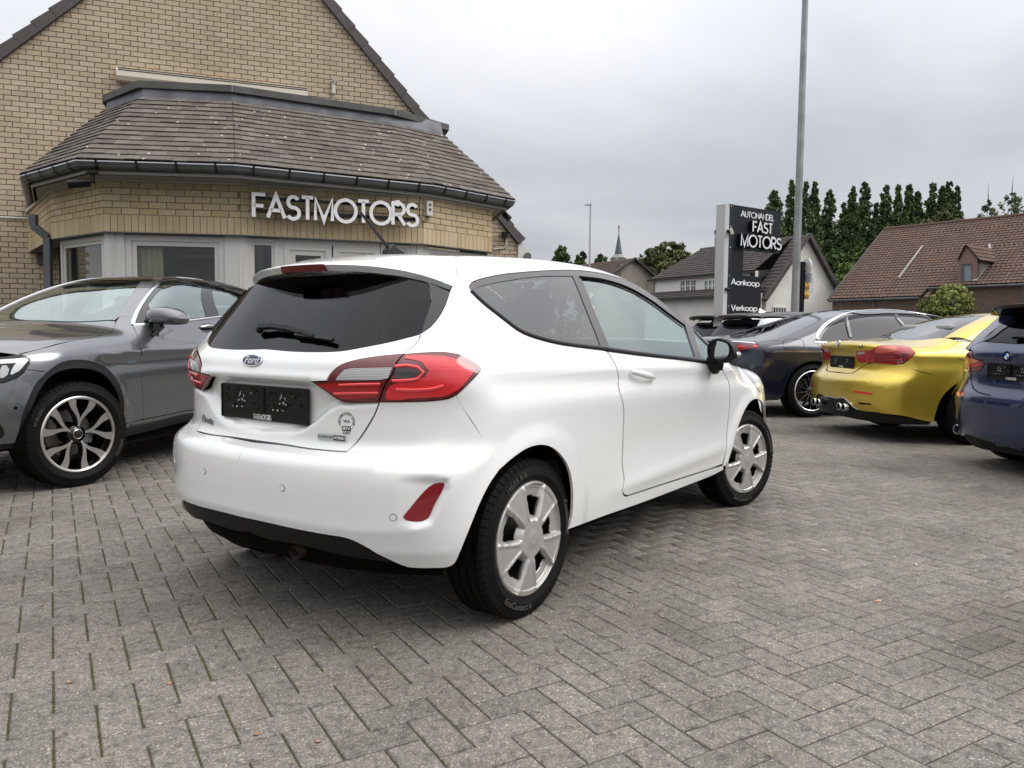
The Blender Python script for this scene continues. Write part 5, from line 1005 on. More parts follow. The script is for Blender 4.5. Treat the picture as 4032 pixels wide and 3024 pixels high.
def houses():
 M_roofd = brickmat('dark_pantile', [(.075, .066, .064), (.09, .08, .077), (.065, .057, .056)]); M_roofr = brickmat('red_brown_pantile', [(.118, .076, .062), (.145, .090, .072), (.10, .070, .062), (.13, .078, .058), (.11, .080, .072)])
 M_wbrick = brickmat('whitewashed_brick', [(.76, .74, .69), (.79, .77, .72), (.74, .72, .68)]); M_rbrick = brickmat('red_brown_brick', [(.19, .125, .10), (.23, .15, .12), (.155, .11, .095), (.22, .14, .105)])
 M_grey = pmat('rendered_wall', (.20, .18, .155), .95, var=.25, vscale=1.5); M_dkb = pmat('dark_fascia', (.03, .028, .028), .6); M_jt = pmat('brick_joint', (.14, .12, .105), .9); M_wj = pmat('white_joint', (.66, .64, .60), .9)
 def tiled(root, a, b_, c, d, tw, th, mat, clip=None, name='roof_tiles', wav=.035):
  """pantile slope a-b (eave) to d-c (ridge): every tile a bent strip proud at its lower edge"""
  a, b_, c, d = map(lambda q: np.array(q, float), (a, b_, c, d)); up = np.cross(b_ - a, d - a); up /= np.linalg.norm(up); up = up if up[2] > 0 else -up
  L = max(np.linalg.norm(b_ - a), np.linalg.norm(c - d)); H = np.linalg.norm((d + c) / 2 - (a + b_) / 2); nr = max(2, int(H / th)); nc = max(2, int(L / tw)); V = []; F = []
  for r_ in range(nr):
   t0, t1 = r_ / nr, min((r_ + 1.12) / nr, 1); A0, A1 = a + (d - a) * t0, b_ + (c - b_) * t0; B0, B1 = a + (d - a) * t1, b_ + (c - b_) * t1
   w = np.linalg.norm(A1 - A0); k = max(1, int(w / tw))
   for j in range(k):
    s0, s1 = j / k, (j + 1) / k; sm = s0 * .55 + s1 * .45; jit = random.uniform(0, .012); q = len(V)
    for s, hgt in ((s0, .0), (sm, wav), (s1 - .02 / k, .005)): p = A0 + (A1 - A0) * s + up * (hgt + .045 + jit); V.append(p); V.append(p - up * .03)
    for s, hgt in ((s0, .0), (sm, wav), (s1 - .02 / k, .005)): V.append(B0 + (B1 - B0) * s + up * (hgt + .01))
    F += [(q, q + 2, q + 7, q + 6), (q + 2, q + 4, q + 8, q + 7), (q, q + 1, q + 3, q + 2), (q + 2, q + 3, q + 5, q + 4)]
  o = pymesh(name, V, F, mat, root); o['kind'] = 'stuff'; pymesh('roof_deck', [a - up * .02, b_ - up * .02, c - up * .02, d - up * .02], [(0, 1, 2, 3)], M_dkb, root); return o
 def wall(root, p, q, z0, z1, mat, jm, bl=.22, bh=.075, name='wall_bricks', z1b=None, cut=None, skip=None, zmin=None):
  p = np.array(p[:2], float); q = np.array(q[:2], float); L, u, n = plan(p, q)
  if (np.array([0, 0]) - p) @ n < 0: n = -n
  P = [(*p, z0), (*q, z0), (*q, z1 if z1b is None else z1b), (*p, z1)]; mb = MB(); mb.prism(P, tuple(-np.array([*n, 0]) * .25)); mb.build('wall', jm, root)
  V = []; F = []; z = z0 if zmin is None else zmin; r_ = 0
  while z < max(z1, z1b or 0):
   s = -(r_ % 2) * bl / 2
   while s < L:
    a, c = max(s + .006, 0), min(s + bl - .006, L); lim = z1 + ((z1b - z1) * s / L if z1b is not None else 0)
    if c - a > .03 and z + bh < lim and not (skip and skip(s, z)): vv, ff = brick_solid([(a, z + .006), (c, z + .006), (c, z + bh - .004), (a, z + bh - .004)], (p, u, n), .008 + random.uniform(-.002, .002)); k = len(V); V += vv; F += [tuple(i + k for i in f) for f in ff]
    s += bl
   z += bh; r_ += 1
  if V: pymesh(name, V, F, mat, root)['kind'] = 'stuff'
  return u, n, L
 # ---------------- white house
 rt = empty('white_house', (0, 0, 0), label='whitewashed brick house with a steep gable and dark pantile roof behind the dealer sign', cat='house')
 AX = gpt((3172, 925), 50); RL = gpt((2756, 978), 58.5); RL[2] = AX[2]; u = (AX - RL)[:2]; Lr = np.hypot(*u); u = u / Lr; g = np.array([-u[1], u[0]])  # g: along the gable
 if g[0] < 0: g = -g
 gp = lambda px: at_plane([px], (AX[0], AX[1], 0), (*u, 0))[0]
 GLb, GRb = gp((3012, 1161)), gp((3297, 1160)); el, er = -((GLb - AX)[:2] @ -g) if False else (GLb - AX)[:2] @ g, (GRb - AX)[:2] @ g; zE = (GLb[2] + GRb[2]) / 2; slp = (AX[2] - zE) / ((er - el) / 2)
 at = lambda s, t, z: (AX[0] + g[0] * s + u[0] * t, AX[1] + g[1] * s + u[1] * t, z)
 zr = AX[2]; hw = (er - el) / 2
 mb = MB(); mb.prism([at(-hw, 0, 0), at(hw, 0, 0), at(hw, 0, zE), at(0, 0, zr - .05), at(-hw, 0, zE)], tuple(np.array([*-u, 0]) * .3)); mb.build('gable_wall', M_wj, rt)
 V = []; F = []; z = 2.0; r_ = 0; p0 = np.array(at(-hw, 0, 0)[:2])
 while z < zr:
  s = -hw - (r_ % 2) * .11
  while s < hw:
   q = [(s + hw + .005, z + .005), (s + hw + .215, z + .005), (s + hw + .215, z + .07), (s + hw + .005, z + .07)]; q = clip_poly(q, [(-1, 0, 0), (1, 0, 2 * hw), (slp, 1, zr + slp * hw - .05), (-slp, 1, zr - slp * hw - .05)])
   if q: vv, ff = brick_solid(q, (p0, g, u), .007); k = len(V); V += vv; F += [tuple(i + k for i in f) for f in ff]
   s += .22
  z += .075; r_ += 1
 pymesh('gable_bricks', V, F, M_wbrick, rt)['kind'] = 'stuff'
 ov = .25; T0 = -Lr
 eL = -(hw + .35); zL = zr - slp * (hw + .35);
 # left slope (towards the camera side): upper part ends over the dormer storey
 def slope_pt(s, t): return at(s, t, zr - slp * abs(s))
 dz = at_plane([(2642, 1086)], at(0, 0, 0), (*u, 0))
 sD = -(hw * .42)
 tiled(rt, slope_pt(eL, -.95), slope_pt(eL, ov), slope_pt(0, ov), slope_pt(0, -.95), .26, .30, M_roofd)                     # full-depth strip at the gable
 tiled(rt, at(-hw - .1, T0 - 1.6, zr - slp * hw * .62), at(-hw - .1, -.95, zr - slp * hw * .62), slope_pt(0, -.95), slope_pt(0, T0 + .4), .26, .30, M_roofd)
 tiled(rt, slope_pt(hw + .35, T0), slope_pt(hw + .35, ov), slope_pt(0, ov), slope_pt(0, T0), .26, .30, M_roofd)
 zU = zr - slp * hw * .62; zs = zE + .45
 # upper white storey with two windows, skirt roof, ground floor wall
 a0, a1 = at(-hw, T0 - 1.0, 0), at(-hw, -.95, 0)
 win = [(2680, 2742), (2775, 2822)]; wn_ = -g; wp = lambda px: at_plane([px], a0, (*wn_, 0))[0]
 uu = wall(rt, a0, a1, zs - .3, zU, M_wbrick, M_wj, zmin=zs)
 for x0, x1 in win:
  A, B = wp((x0, 1110)), wp((x1, 1110)); zt_, zb2 = wp((x0, 1107))[2], wp((x0, 1147))[2]; zt_, zb2 = wp(((x0 + x1) / 2, 1105))[2], wp(((x0 + x1) / 2, 1147))[2]; w = bpy.data.objects.new('window', None); COL.objects.link(w); w.parent = rt; k = np.array([*wn_, 0]); d = (B - A); Lw = np.hypot(*d[:2]); ud = d[:2] / Lw; G = lambda s, z, kk: (A[0] + ud[0] * s + wn_[0] * kk, A[1] + ud[1] * s + wn_[1] * kk, z)
  mb = MB(); bar = lambda s0, s1, z0, z1_, kk=.05: mb.prism([G(s0, z0, kk), G(s1, z0, kk), G(s1, z1_, kk), G(s0, z1_, kk)], tuple(-k * .05))
  bar(-.08, Lw + .08, zb2 - .1, zb2, .08); bar(-.08, Lw + .08, zt_, zt_ + .1); bar(-.08, 0, zb2, zt_); bar(Lw, Lw + .08, zb2, zt_)
  for j in range(1, 3): s = Lw * j / 3; bar(s - .06, s + .06, zb2, zt_)
  for j in range(6): s = Lw * (j + .5) / 6 if False else Lw * (2 * (j // 2) + 1) / 6;
  for j in range(3): s = Lw * (2 * j + 1) / 6; bar(s - .015, s + .015, zb2, zt_, .045)
  zm = (zb2 + zt_) / 2; bar(0, Lw, zm - .02, zm + .02, .042); mb.build('frame', pmat('house_white', (.72, .72, .70), .4), w)
  for j in range(3): mb = MB(); s0, s1 = Lw * j / 3 + .06, Lw * (j + 1) / 3 - .06; mb.prism([G(s0, zb2, .02), G(s1, zb2, .02), G(s1, zt_, .02), G(s0, zt_, .02)], tuple(-k * .01)); mb.build('pane', pmat('dark_pane', (.05, .055, .06), .08, coat=1), w)
 sk0, sk1 = at(-hw - 1.1, T0 - 1.8, zs - .55), at(-hw - 1.1, .0, zs - .55); tiled(rt, sk0, sk1, at(-hw + .02, 0, zs), at(-hw + .02, T0 - 1.8, zs), .26, .28, M_roofd, name='skirt_roof_tiles')
 mb = MB(); mb.bar(sk0, sk1, .16, .14); mb.bar(at(-hw - .2, T0 - 1.7, zU - .08), at(-hw - .2, -.9, zU - .08), .16, .14); mb.build('gutter', M_dkb, rt)
 wall(rt, at(-hw - .6, T0 - 1.4, 0), at(-hw - .6, .0, 0), 0, zs - .45, M_wbrick, M_wj, zmin=1.6)
 for sg in (-1, 1):
  p = np.array(slope_pt(sg * (hw + .4), ov + .02)); q = np.array(slope_pt(0, ov + .02)); L = np.linalg.norm(q - p); k = int(L / .34)
  for j in range(k): a = p + (q - p) * j / k; c = p + (q - p) * (j + 1.05) / k; mb = MB(); mb.bar(a + [0, 0, .02], c + [0, 0, .0], .24, .22, up=(*u, 0)); mb.build('verge_tile', M_roofd, rt)
 ck = at(-hw * .5, -1.2, zr - slp * hw * .5); mb = MB(); mb.prism([at(-hw - .02, -.96, zs + .1), at(-hw * .55, -.96, zr - slp * hw * .58), at(-hw - .02, -.96, zU)], tuple(np.array([*-u, 0]) * .4)); mb.build('dormer_cheek', M_dkb, rt)
 for px0, px1, y0, y1 in ((3042, 3093, 1208, 1240),): A, B = gp((px0, 1210)), gp((px1, 1210)); mb = MB(); zt_, zb2 = gp((px0, y0))[2], gp((px0, y1))[2]; k = np.array([*u, 0]); mb.prism([(*A[:2], zb2), (*B[:2], zb2), (*B[:2], zt_), (*A[:2], zt_)], tuple(k * .03)); w = mb.build('window', MATS['dark_pane'], rt); mb = MB(); [mb.bar((*(A + (B - A) * t)[:2] + u * .04, zb2), (*(A + (B - A) * t)[:2] + u * .04, zt_), .09, .05) for t in (0, .2, .4, .6, .8, 1)]; mb.bar((*(A[:2] + u * .05), zt_), (*(B[:2] + u * .05), zt_), .1, .1); mb.build('frame', MATS['house_white'], w)
 A, B = gp((3183, 1095)), gp((3194, 1150)); mb = MB(); mb.prism([(*A[:2], B[2]), (*(A[:2] + g * .45), B[2]), (*(A[:2] + g * .45), A[2]), (*A[:2], A[2])], tuple(np.array([*u, 0]) * .03)); mb.build('shutter', pmat('shutter_white', (.55, .55, .54), .5), rt)
 # ---------------- long brown-roofed house
 rt = empty('brick_farmhouse', (0, 0, 0), label='long red-brown brick house with a big pantile roof and brick dormer at the right', cat='house')
 zR = 8.2; r0 = at_z([(3488, 905)], zR)[0]; r1 = at_z([(4032, 849)], zR)[0]; zE2 = 3.3; e0 = at_z([(3268, 1178)], zE2)[0]; rd = (r1 - r0)[:2]; rd /= np.hypot(*rd); e1 = e0 + np.array([*rd, 0]) * 7.2; r1x = r0 + np.array([*rd, 0]) * 16; e1x = e0 + np.array([*rd, 0]) * 16
 nrm = np.cross(e1 - e0, r0 - e0); rp = lambda px: at_plane([px], e0, nrm)[0]
 tl = rp((3625, 1168)); hi0, hi1 = rp((3700, 1128)), rp((4020, 1114));
 # big slope in two parts: down to the low eave on the left, to the higher eave on the right
 t_ = lambda P: (P - e0)[:2] @ rd
 zH = (hi0[2] + hi1[2]) / 2; sH = (zH - zE2) / (zR - zE2)
 def sp(s, v): b0 = e0 + (r0 - e0) * v; return b0 + np.array([*rd, 0]) * (s - (r0 - e0)[:2] @ rd * v * 1.0)
 sV = lambda px: (rp(px) - e0)[:2] @ rd
 s_l = sV((3640, 1150)); s_r = 17.0; s_ridge0 = (r0 - e0)[:2] @ rd
 tiled(rt, sp(0, 0), sp(s_l, 0), sp(s_l, sH), sp(s_ridge0 * sH, sH), .24, .30, M_roofr)
 tiled(rt, sp(s_ridge0 * sH, sH), sp(s_r, sH), sp(s_r, 1), sp(s_ridge0, 1), .24, .30, M_roofr)
 mb = MB(); mb.tube([sp(s_ridge0 - .1, 1.0) + [0, 0, .05], sp(s_r, 1.0) + [0, 0, .05]], .12, 8); mb.build('ridge_tiles', M_roofr, rt)
 mb = MB(); mb.bar(sp(-.05, -.01), sp(s_ridge0 - .1, 1.0), .18, .12); mb.build('verge', M_roofd, rt)
 wnR = np.array([rd[1], -rd[0]]); wnR = wnR if wnR @ -e0[:2] > 0 else -wnR
 inn = lambda P, k: np.array([P[0] - wnR[0] * k, P[1] - wnR[1] * k, P[2]])
 wall(rt, inn(sp(.0, 0), .3), inn(sp(s_l, 0), .3), 0, zE2 - .05, M_rbrick, M_jt, zmin=1.4)
 wall(rt, inn(sp(s_l, sH), .3), inn(sp(s_r, sH), .3), 0, zH - .05, M_rbrick, M_jt, zmin=1.4)
 mb = MB(); mb.prism([inn(sp(s_l, 0), .3), inn(sp(s_l, sH), .3), inn(sp(s_l, sH), .3) - [0, 0, zH], inn(sp(s_l, 0), .3) - [0, 0, zE2]], (rd[0] * .2, rd[1] * .2, 0)); mb.build('side_wall', M_rbrick, rt)
 mb = MB(); mb.tube([sp(0, -.02), sp(s_l, -.02)], .07, 8); mb.tube([sp(s_l, sH - .02), sp(s_r, sH - .02)], .07, 8); mb.build('gutter', M_coping, rt, smooth=40)
 for px in ((3640, 1150), (3998, 1150), (3420, 1190)):
  s = sV(px); low = s < s_l - .1; a = inn(sp(s, 0 if low else sH), .12); mb = MB(); mb.tube([a - [0, 0, .1], (a[0], a[1], .1)], .05, 8); mb.build('downpipe', M_zinc, rt, smooth=True)
 # dormer
 D = lambda px, k=.0: at_plane([px], inn(sp(0, sH), .30) + [0, 0, 0], (*wnR, 0))[0]
 a, c, ap = D((3775, 1018)), D((3850, 1020)), D((3806, 962)); zbm = zH - .1; u2 = rd; pa = [(*a[:2], zbm), (*c[:2], zbm), (*c[:2], c[2]), (*ap[:2], ap[2]), (*a[:2], c[2])]
 mb = MB(); mb.prism(pa, tuple(-np.array([*wnR, 0]) * .3)); mb.build('dormer_front', M_rbrick, rt)
 bk = lambda P, k: (P[0] - wnR[0] * k, P[1] - wnR[1] * k, P[2])
 mb = MB(); mb.raw([bk((*c[:2], zbm), 0), bk((*c[:2], c[2]), 0), bk((*c[:2], c[2]), 2.2), bk((*c[:2], zbm), 1.0)], [(0, 1, 2, 3)]); mb.build('dormer_cheek', pmat('dormer_boards', (.13, .125, .115), .7), rt)
 A2 = (ap[0], ap[1], ap[2] - .02); cr = (*c[:2], c[2]); al = (*a[:2], c[2])
 tiled(rt, bk(np.array(cr) + [rd[0] * .15, rd[1] * .15, -.1], -.1), bk(np.array(cr) + [rd[0] * .15, rd[1] * .15, -.1], 2.3), bk(A2, 3.0), bk(A2, -.1), .24, .28, M_roofr, name='dormer_tiles'); tiled(rt, bk(al, -.1), bk(al, 2.3), bk(A2, 3.0), bk(A2, -.1), .24, .28, M_roofr, name='dormer_tiles')
 wq = [D((3792, 1042)), D((3824, 1042)), D((3824, 1112)), D((3792, 1112))]; mb = MB(); mb.prism([w + np.array([*wnR, 0]) * .012 for w in wq], tuple(np.array([*wnR, 0]) * .02)); mb.build('dormer_window', pmat('blue_pane', (.14, .19, .22), .1, coat=1), rt)
 mb = MB(); mb.bar(wq[0] + [0, 0, .03], wq[3], .12, .12); mb.bar(wq[0], wq[1], .12, .12); mb.build('window_frame', M_coping, rt)
 mb = MB(); q0, q1 = rp((3634, 972)), rp((3540, 1098)); up_ = np.array(nrm) / np.linalg.norm(nrm); up_ = up_ * np.sign(up_[2]); mb.bar(q0 + up_ * .09, q1 + up_ * .09, .10, .02, up=up_); mb.build('lead_flashing', pmat('pale_flashing', (.30, .30, .30), .5), rt); mb = MB(); mb.bar(rp((3908, 1020)) + up_ * .1, rp((3838, 1112)) + up_ * .1, .22, .03, up=up_); mb.build('lead_flashing', MATS['pale_flashing'], rt); mb = MB(); mb.bar(rp((3897, 968)) + up_ * .12, rp((3908, 1020)) + up_ * .1, .12, .03, up=up_); mb.build('lead_flashing', MATS['pale_flashing'], rt)
 # hydrangea-like shrub against the brick wall
 for i, (x, y, w, lb) in enumerate([(3755, 1112, 200, 'large flowering yellow-green shrub climbing the brick house wall'), (3655, 1150, 110, 'smaller yellow-green shrub left of the large one at the brick house')]):
  Yd = 41 if i == 0 else 42; p = gpt((x, y), Yd); rr = w / CF * Yd / 2; rng = np.random.default_rng(5 + i); rt2 = empty('shrub', (p[0], p[1], 0), 0, label=lb, cat='shrub'); V = []; F = []
  for k in range(170 if i == 0 else 80): an = rng.random() * 6.28; t = rng.random(); hh = p[2] * (.30 + .70 * t); r2 = rr * math.sqrt(max(0, 1 - t ** 2.6)) * (.60 + .45 * rng.random()); leaves(V, F, (r2 * math.cos(an), r2 * math.sin(an) * .7, hh - .15), (.24, .24, .18), 60, .055, rng)
  me = quads_mesh('crown', np.vstack(V), np.vstack(F), L_flower); o = bpy.data.objects.new('crown', me); COL.objects.link(o); o.parent = rt2; mb = MB(); mb.tube([(0, 0, 0), (.1, 0, p[2] * .7)], [.08, .03], 6); mb.build('stem', M_bark, rt2); V = []; F = []; leaves(V, F, (0, 0, p[2] * .5), (rr * .75, rr * .5, p[2] * .45), 900, .09, rng); me = quads_mesh('inner_leaves', np.vstack(V), np.vstack(F), L_poplar); o = bpy.data.objects.new('inner_leaves', me); COL.objects.link(o); o.parent = rt2; o['kind'] = 'stuff'
 # ---------------- small gabled house
 rt = empty('gabled_house', (0, 0, 0), label='small house with a grey rendered gable and brown roof behind the white car roof', cat='house')
 ap = gpt((2492, 1018), 60); rl = gpt((2353, 1034), 64); rl[2] = ap[2]; u = (ap - rl)[:2]; u = u / np.hypot(*u); g = np.array([-u[1], u[0]]); g = g if g[0] > 0 else -g; gq = lambda px: at_plane([px], ap, (*u, 0))[0]; c = gq((2622, 1132)); s = (c - ap)[:2] @ g; sl = (ap[2] - c[2]) / s; at = lambda k, t, z: (ap[0] + g[0] * k + u[0] * t, ap[1] + g[1] * k + u[1] * t, z)
 hw = s; mb = MB(); mb.prism([at(-hw, 0, 0), at(hw, 0, 0), at(hw, 0, c[2]), at(0, 0, ap[2]), at(-hw, 0, c[2])], tuple(np.array([*-u, 0]) * .3)); mb.build('gable_wall', M_grey, rt)
 for sg in (-1, 1): tiled(rt, at(sg * (hw + .2), -9, c[2] - .2 * sl), at(sg * (hw + .2), .2, c[2] - .2 * sl), at(0, .2, ap[2]), at(0, -9, ap[2]), .26, .3, M_roofd if sg > 0 else brickmat('brown_pantile', [(.075, .055, .05), (.09, .065, .056)])); mb = MB(); mb.bar(at(sg * (hw + .2), .25, c[2] - .2 * sl), at(0, .25, ap[2] + .02), .16, .14); mb.build('verge', M_dkb, rt)
 mb = MB(); mb.prism([at(-hw * .35, 0, c[2] - 1.2), at(hw * .35, 0, c[2] - 1.2), at(hw * .35, 0, c[2] + 1.6), at(-hw * .35, 0, c[2] + 1.6)], tuple(np.array([*u, 0]) * .03)); mb.build('render_patch', pmat('render_patch', (.25, .225, .19), .95, var=.2, vscale=1), rt)
 # low hedge and far ground cover
 rng = np.random.default_rng(4); V = []; F = []
 for k in range(260): x = -14 + k * .32; leaves(V, F, (x + rng.normal() * .2, 74 + rng.normal(), 1.2 + rng.random() * 1.4), (1.1, .8, 1.3), 70, .16, rng)
 me = quads_mesh('hedge', np.vstack(V), np.vstack(F), L_green); o = bpy.data.objects.new('hedge', me); COL.objects.link(o); tag(o, 'far green hedge and undergrowth behind the houses', 'hedge', kind='stuff')
houses()
# ================================================================== WHITE HATCHBACK
def region_disp(b, loop3, depth, soft, mode, sy=1):
 """recess a region bounded by a 3D loop: full depth inside, fading over 'soft' metres across the edge"""
 ax = (1, 2) if mode == 'rear' else (0, 2)
 L = loop3[:, ax].copy()
 def f(P):
  Q = P[:, ax].copy()
  if mode == 'rear': Q[:, 0] = -np.abs(Q[:, 0])
  D = np.full(len(Q), 9.0)
  for i in range(len(L)):
   a = L[i - 1]; c = L[i]; ab = c - a; t = np.clip(((Q - a) @ ab) / max(ab @ ab, 1e-12), 0, 1); D = np.minimum(D, np.linalg.norm(Q - (a + t[:, None] * ab), axis=1))
  ins = inpoly(Q, L); sd = np.where(ins, D, -D); return depth * sstep(-soft * 0.25, soft, sd)
 return f
M_white = paint('white_paint', (0.79, 0.795, 0.79), rough=0.25, dirt=0.03)
M_red_glow = pmat('light_guide_red', (.85, .05, .06), .12, coat=1)
def fiesta():
 pose = (-.6053, 3.4745, .9517)
 xs = [-.7, -.3, 0, .6, 1.3, 2.0, 2.6, 3.2]
 zs = [.10, .20, .30, .45, .60, .75, .88, .97, 1.05, 1.15, 1.28, 1.40, 1.52]
 Wm = [[.70, .77, .805, .825, .835, .838, .828, .795, .745, .675, .575, .47, .36],
   [.74, .80, .832, .850, .858, .858, .850, .818, .765, .698, .600, .505, .40],
   [.74, .80, .832, .852, .862, .864, .858, .828, .780, .715, .622, .53, .43],
   [.74, .80, .828, .846, .856, .864, .862, .836, .797, .738, .655, .573, .49],
   [.74, .80, .828, .845, .855, .864, .864, .836, .792, .730, .645, .560, .48],
   [.74, .80, .832, .852, .862, .866, .862, .825, .765, .690, .600, .515, .44],
   [.72, .79, .830, .855, .864, .860, .842, .790, .71, .62, .53, .45, .38],
   [.66, .74, .785, .812, .815, .800, .765, .70, .62, .53, .45, .38, .3]]
 zr = [.10, .20, .30, .36, .45, .55, .61, .65, .685, .74, .80, .86, .92, .97, 1.0, 1.035, 1.10, 1.20, 1.30, 1.38, 1.5]
 xr = [-.54, -.60, -.655, -.685, -.705, -.713, -.708, -.688, -.640, -.622, -.618, -.62, -.632, -.630, -.617, -.585, -.525, -.438, -.352, -.296, -.20]
 cr = [.41] * 6 + [.41, .43, .47, .51, .52, .52, .52, .53, .55, .58, .60, .6, .6, .6, .6]
 pr = [2.65] * 6 + [2.65, 2.7, 2.85, 3.0, 3.1, 3.1, 3.1, 3.15, 3.3, 3.4, 3.5, 3.5, 3.5, 3.4, 3.4]
 xt = [-.7, -.45, -.3, 0, .4, .8, 1.2, 1.5, 1.75, 2.0, 2.2, 2.35, 2.6, 2.9, 3.1, 3.25, 3.4]
 zt = [1.33, 1.372, 1.392, 1.432, 1.460, 1.472, 1.460, 1.418, 1.335, 1.215, 1.105, 1.03, .975, .915, .84, .74, .55]
 ct = [.12, .12, .12, .12, .11, .11, .12, .15, .18, .22, .26, .24, .18, .16, .2, .3, .3]
 zf = [.10, .3, .5, .65, .8, .95, 1.2]; xf = [3.15, 3.28, 3.325, 3.31, 3.24, 3.1, 2.7]
 b = Body(pose, (xs, zs, Wm), (zr, xr, cr, pr), (xt, zt, ct), (zf, xf, [1.0] * 7, [5.0] * 7), kr=.09, kt=.09, kf=.12)
 # shoulder crease, door scallop, arch flares
 U, V = b.W.U, b.W.V
 zc = .975 - .018 * (U + .32) - .004 * (U + .3) ** 2
 fade = sstep(-.45, -.15, U) * (1 - sstep(2.2, 2.9, U))
 b.W.A += fade * (.007 * np.exp(-((V - zc) / .028) ** 2) - .010 * np.exp(-((V - (zc - .065)) / .045) ** 2))
 dsc = sstep(.5, 1.0, U) * (1 - sstep(1.9, 2.3, U))
 b.W.A += dsc * (-.012 * np.exp(-((V - .58) / .11) ** 2) + .010 * np.exp(-((V - (.40 + .03 * (U - 1))) / .04) ** 2))
 for wx in (0.0, 2.493):
  rr = np.hypot(U - wx, V - .31); b.W.A += .014 * (1 - sstep(.37, .47, rr)) * (V > .1)
 root = empty('white_hatchback_car', (pose[0], pose[1], 0), pose[2], label='white three-door hatchback in the centre seen from its rear right corner', cat='car')
 c = Car(b, root)
 P = c.panel
 # ---- shared traced lines (photo pixels on the right side)
 shut_up = [(1656, 1314), (1653, 1330), (1637, 1355), (1599, 1387), (1593, 1394)]
 shut_lamp = [(1593, 1394), (1561, 1431), (1546, 1475), (1520, 1507), (1504, 1551), (1493, 1580)]
 shut_lo = [(1493, 1580), (1473, 1634), (1447, 1678), (1432, 1703), (1409, 1735), (1365, 1779)]
 gate_bot = [(1365, 1779), (1220, 1766), (1120, 1750), (-.637, 0.0, .688)]
 lamp_top = [(1593, 1394), (1675, 1388), (1759, 1387), (1803, 1394), (1844, 1414), (1878, 1433), (1896, 1453)]
 lamp_bot = [(1896, 1453), (1885, 1469), (1844, 1513), (1797, 1557), (1770, 1569), (1709, 1578), (1573, 1583), (1493, 1583)]
 lamp_in_top = [(1593, 1394), (1471, 1406), (1390, 1421), (1342, 1438), (1315, 1458), (1298, 1482), (1293, 1499)]
 lamp_in_notch = [(1293, 1499), (1227, 1502)]
 lamp_in_bot = [(1227, 1502), (1281, 1540), (1329, 1574), (1349, 1583), (1493, 1583)]
 bump_quarter = [(1794, 1556), (1832, 1621), (1889, 1709), (1940, 1792), (1964, 1851)]
 arch_r_back = [(1964, 1851), (1927, 1905), (1892, 1974), (1849, 2079), (1815, 2163)]
 arch_r_top = [(1964, 1851), (2022, 1801), (2079, 1764), (2131, 1752), (2174, 1762), (2213, 1796), (2239, 1840), (2254, 1905), (2257, 1957), (2252, 2035), (2242, 2075), (2224, 2089)]
 belt_q = [(1845, 1130), (1854, 1146), (1908, 1197), (1972, 1247), (2035, 1295), (2079, 1317), (2193, 1349), (2373, 1374), (2383, 1376)]
 belt_d = [(2383, 1376), (2509, 1393), (2699, 1415), (2788, 1428)]
 dlo_top = [(1845, 1130), (1856, 1113), (1877, 1102), (1972, 1080), (2066, 1070), (2157, 1064), (2244, 1062), (2320, 1067), (2415, 1086), (2509, 1121), (2604, 1181), (2699, 1254), (2763, 1311), (2800, 1349)]
 door_B = [(2383, 1376), (2408, 1406), (2427, 1444), (2437, 1488), (2435, 1520), (2446, 1558), (2457, 1608), (2456, 1678), (2453, 1773), (2451, 1830), (2456, 1861), (2459, 1887), (2452, 1925), (2459, 1949), (2472, 1951)]
 door_bot = [(2472, 1951), (2573, 1918), (2699, 1877), (2813, 1840), (2843, 1828)]
 door_F = [(2843, 1828), (2851, 1800), (2861, 1710), (2870, 1615), (2873, 1539), (2867, 1501), (2851, 1469), (2826, 1444), (2788, 1428)]
 arch_f = [(2866, 1817), (2872, 1800), (2886, 1743), (2907, 1674), (2925, 1632), (2947, 1597), (2965, 1580), (2981, 1575), (2997, 1583), (3008, 1600), (3016, 1629)]
 pb = lambda px: tuple(b.px([px])[0])
 # ---- tailgate, with the plate recess
 rec = np.array([b.px([q])[0] for q in [(1493, 1591), (1338, 1597), (1290, 1619), (1243, 1660), (1196, 1694), (1150, 1706), (1085, 1703)]] + [(-.62, 0.02, .716), (-.62, 0.02, .926), (-.6, -.16, .927), (-.6, -.34, .925), (-.55, -.50, .925), (-.45, -.69, .925)])
 rec[:, 1] = np.minimum(rec[:, 1], 0.02)
 rec2 = np.vstack([rec, rec[-1:]])
 f1 = region_disp(b, rec, -.030, .022, 'rear')
 gfun = lambda Q: f1(Q) + .012 * np.exp(-((Q[:, 2] - .935) / .018) ** 2) * (np.abs(Q[:, 1]) < .62)
 glass_bot = [(-.585, 0.0, 1.036), (1180, 1384), (1340, 1382), (1409, 1371), (1536, 1346), (1656, 1316)]
 gate = [[tuple(q) for q in [(-.585, 0.0, 1.036)]] + glass_bot[1:], shut_up, lamp_in_top, lamp_in_notch, lamp_in_bot, shut_lo, gate_bot]
 tg = P('tailgate', gate, (1, 0, 0), M_white, sym=True, grid=.011, gap=.002, disp=gfun)
 # ---- rear bumper (two halves welded), quarter panels, roof skin etc.
 bump_top = [(-.640, 0.0, .680), (1120, 1756), (1220, 1772), (1365, 1784)]
 white_bot = [(-.700, 0.0, .406), (884, 2018)][:1] + [ (1052, 2054), (1193, 2085), (1293, 2103), (1350, 2112), (1389, 2124), (1445, 2152), (1501, 2183), (1585, 2224), (1607, 2231), (1697, 2235), (1781, 2224), (1815, 2163)]
 fog = [(1749, 1903), (1720, 1904), (1692, 1916), (1648, 1960), (1612, 2004), (1588, 2036), (1598, 2047), (1663, 2056), (1684, 2046), (1713, 1989), (1746, 1931), (1752, 1913), (1749, 1903)]
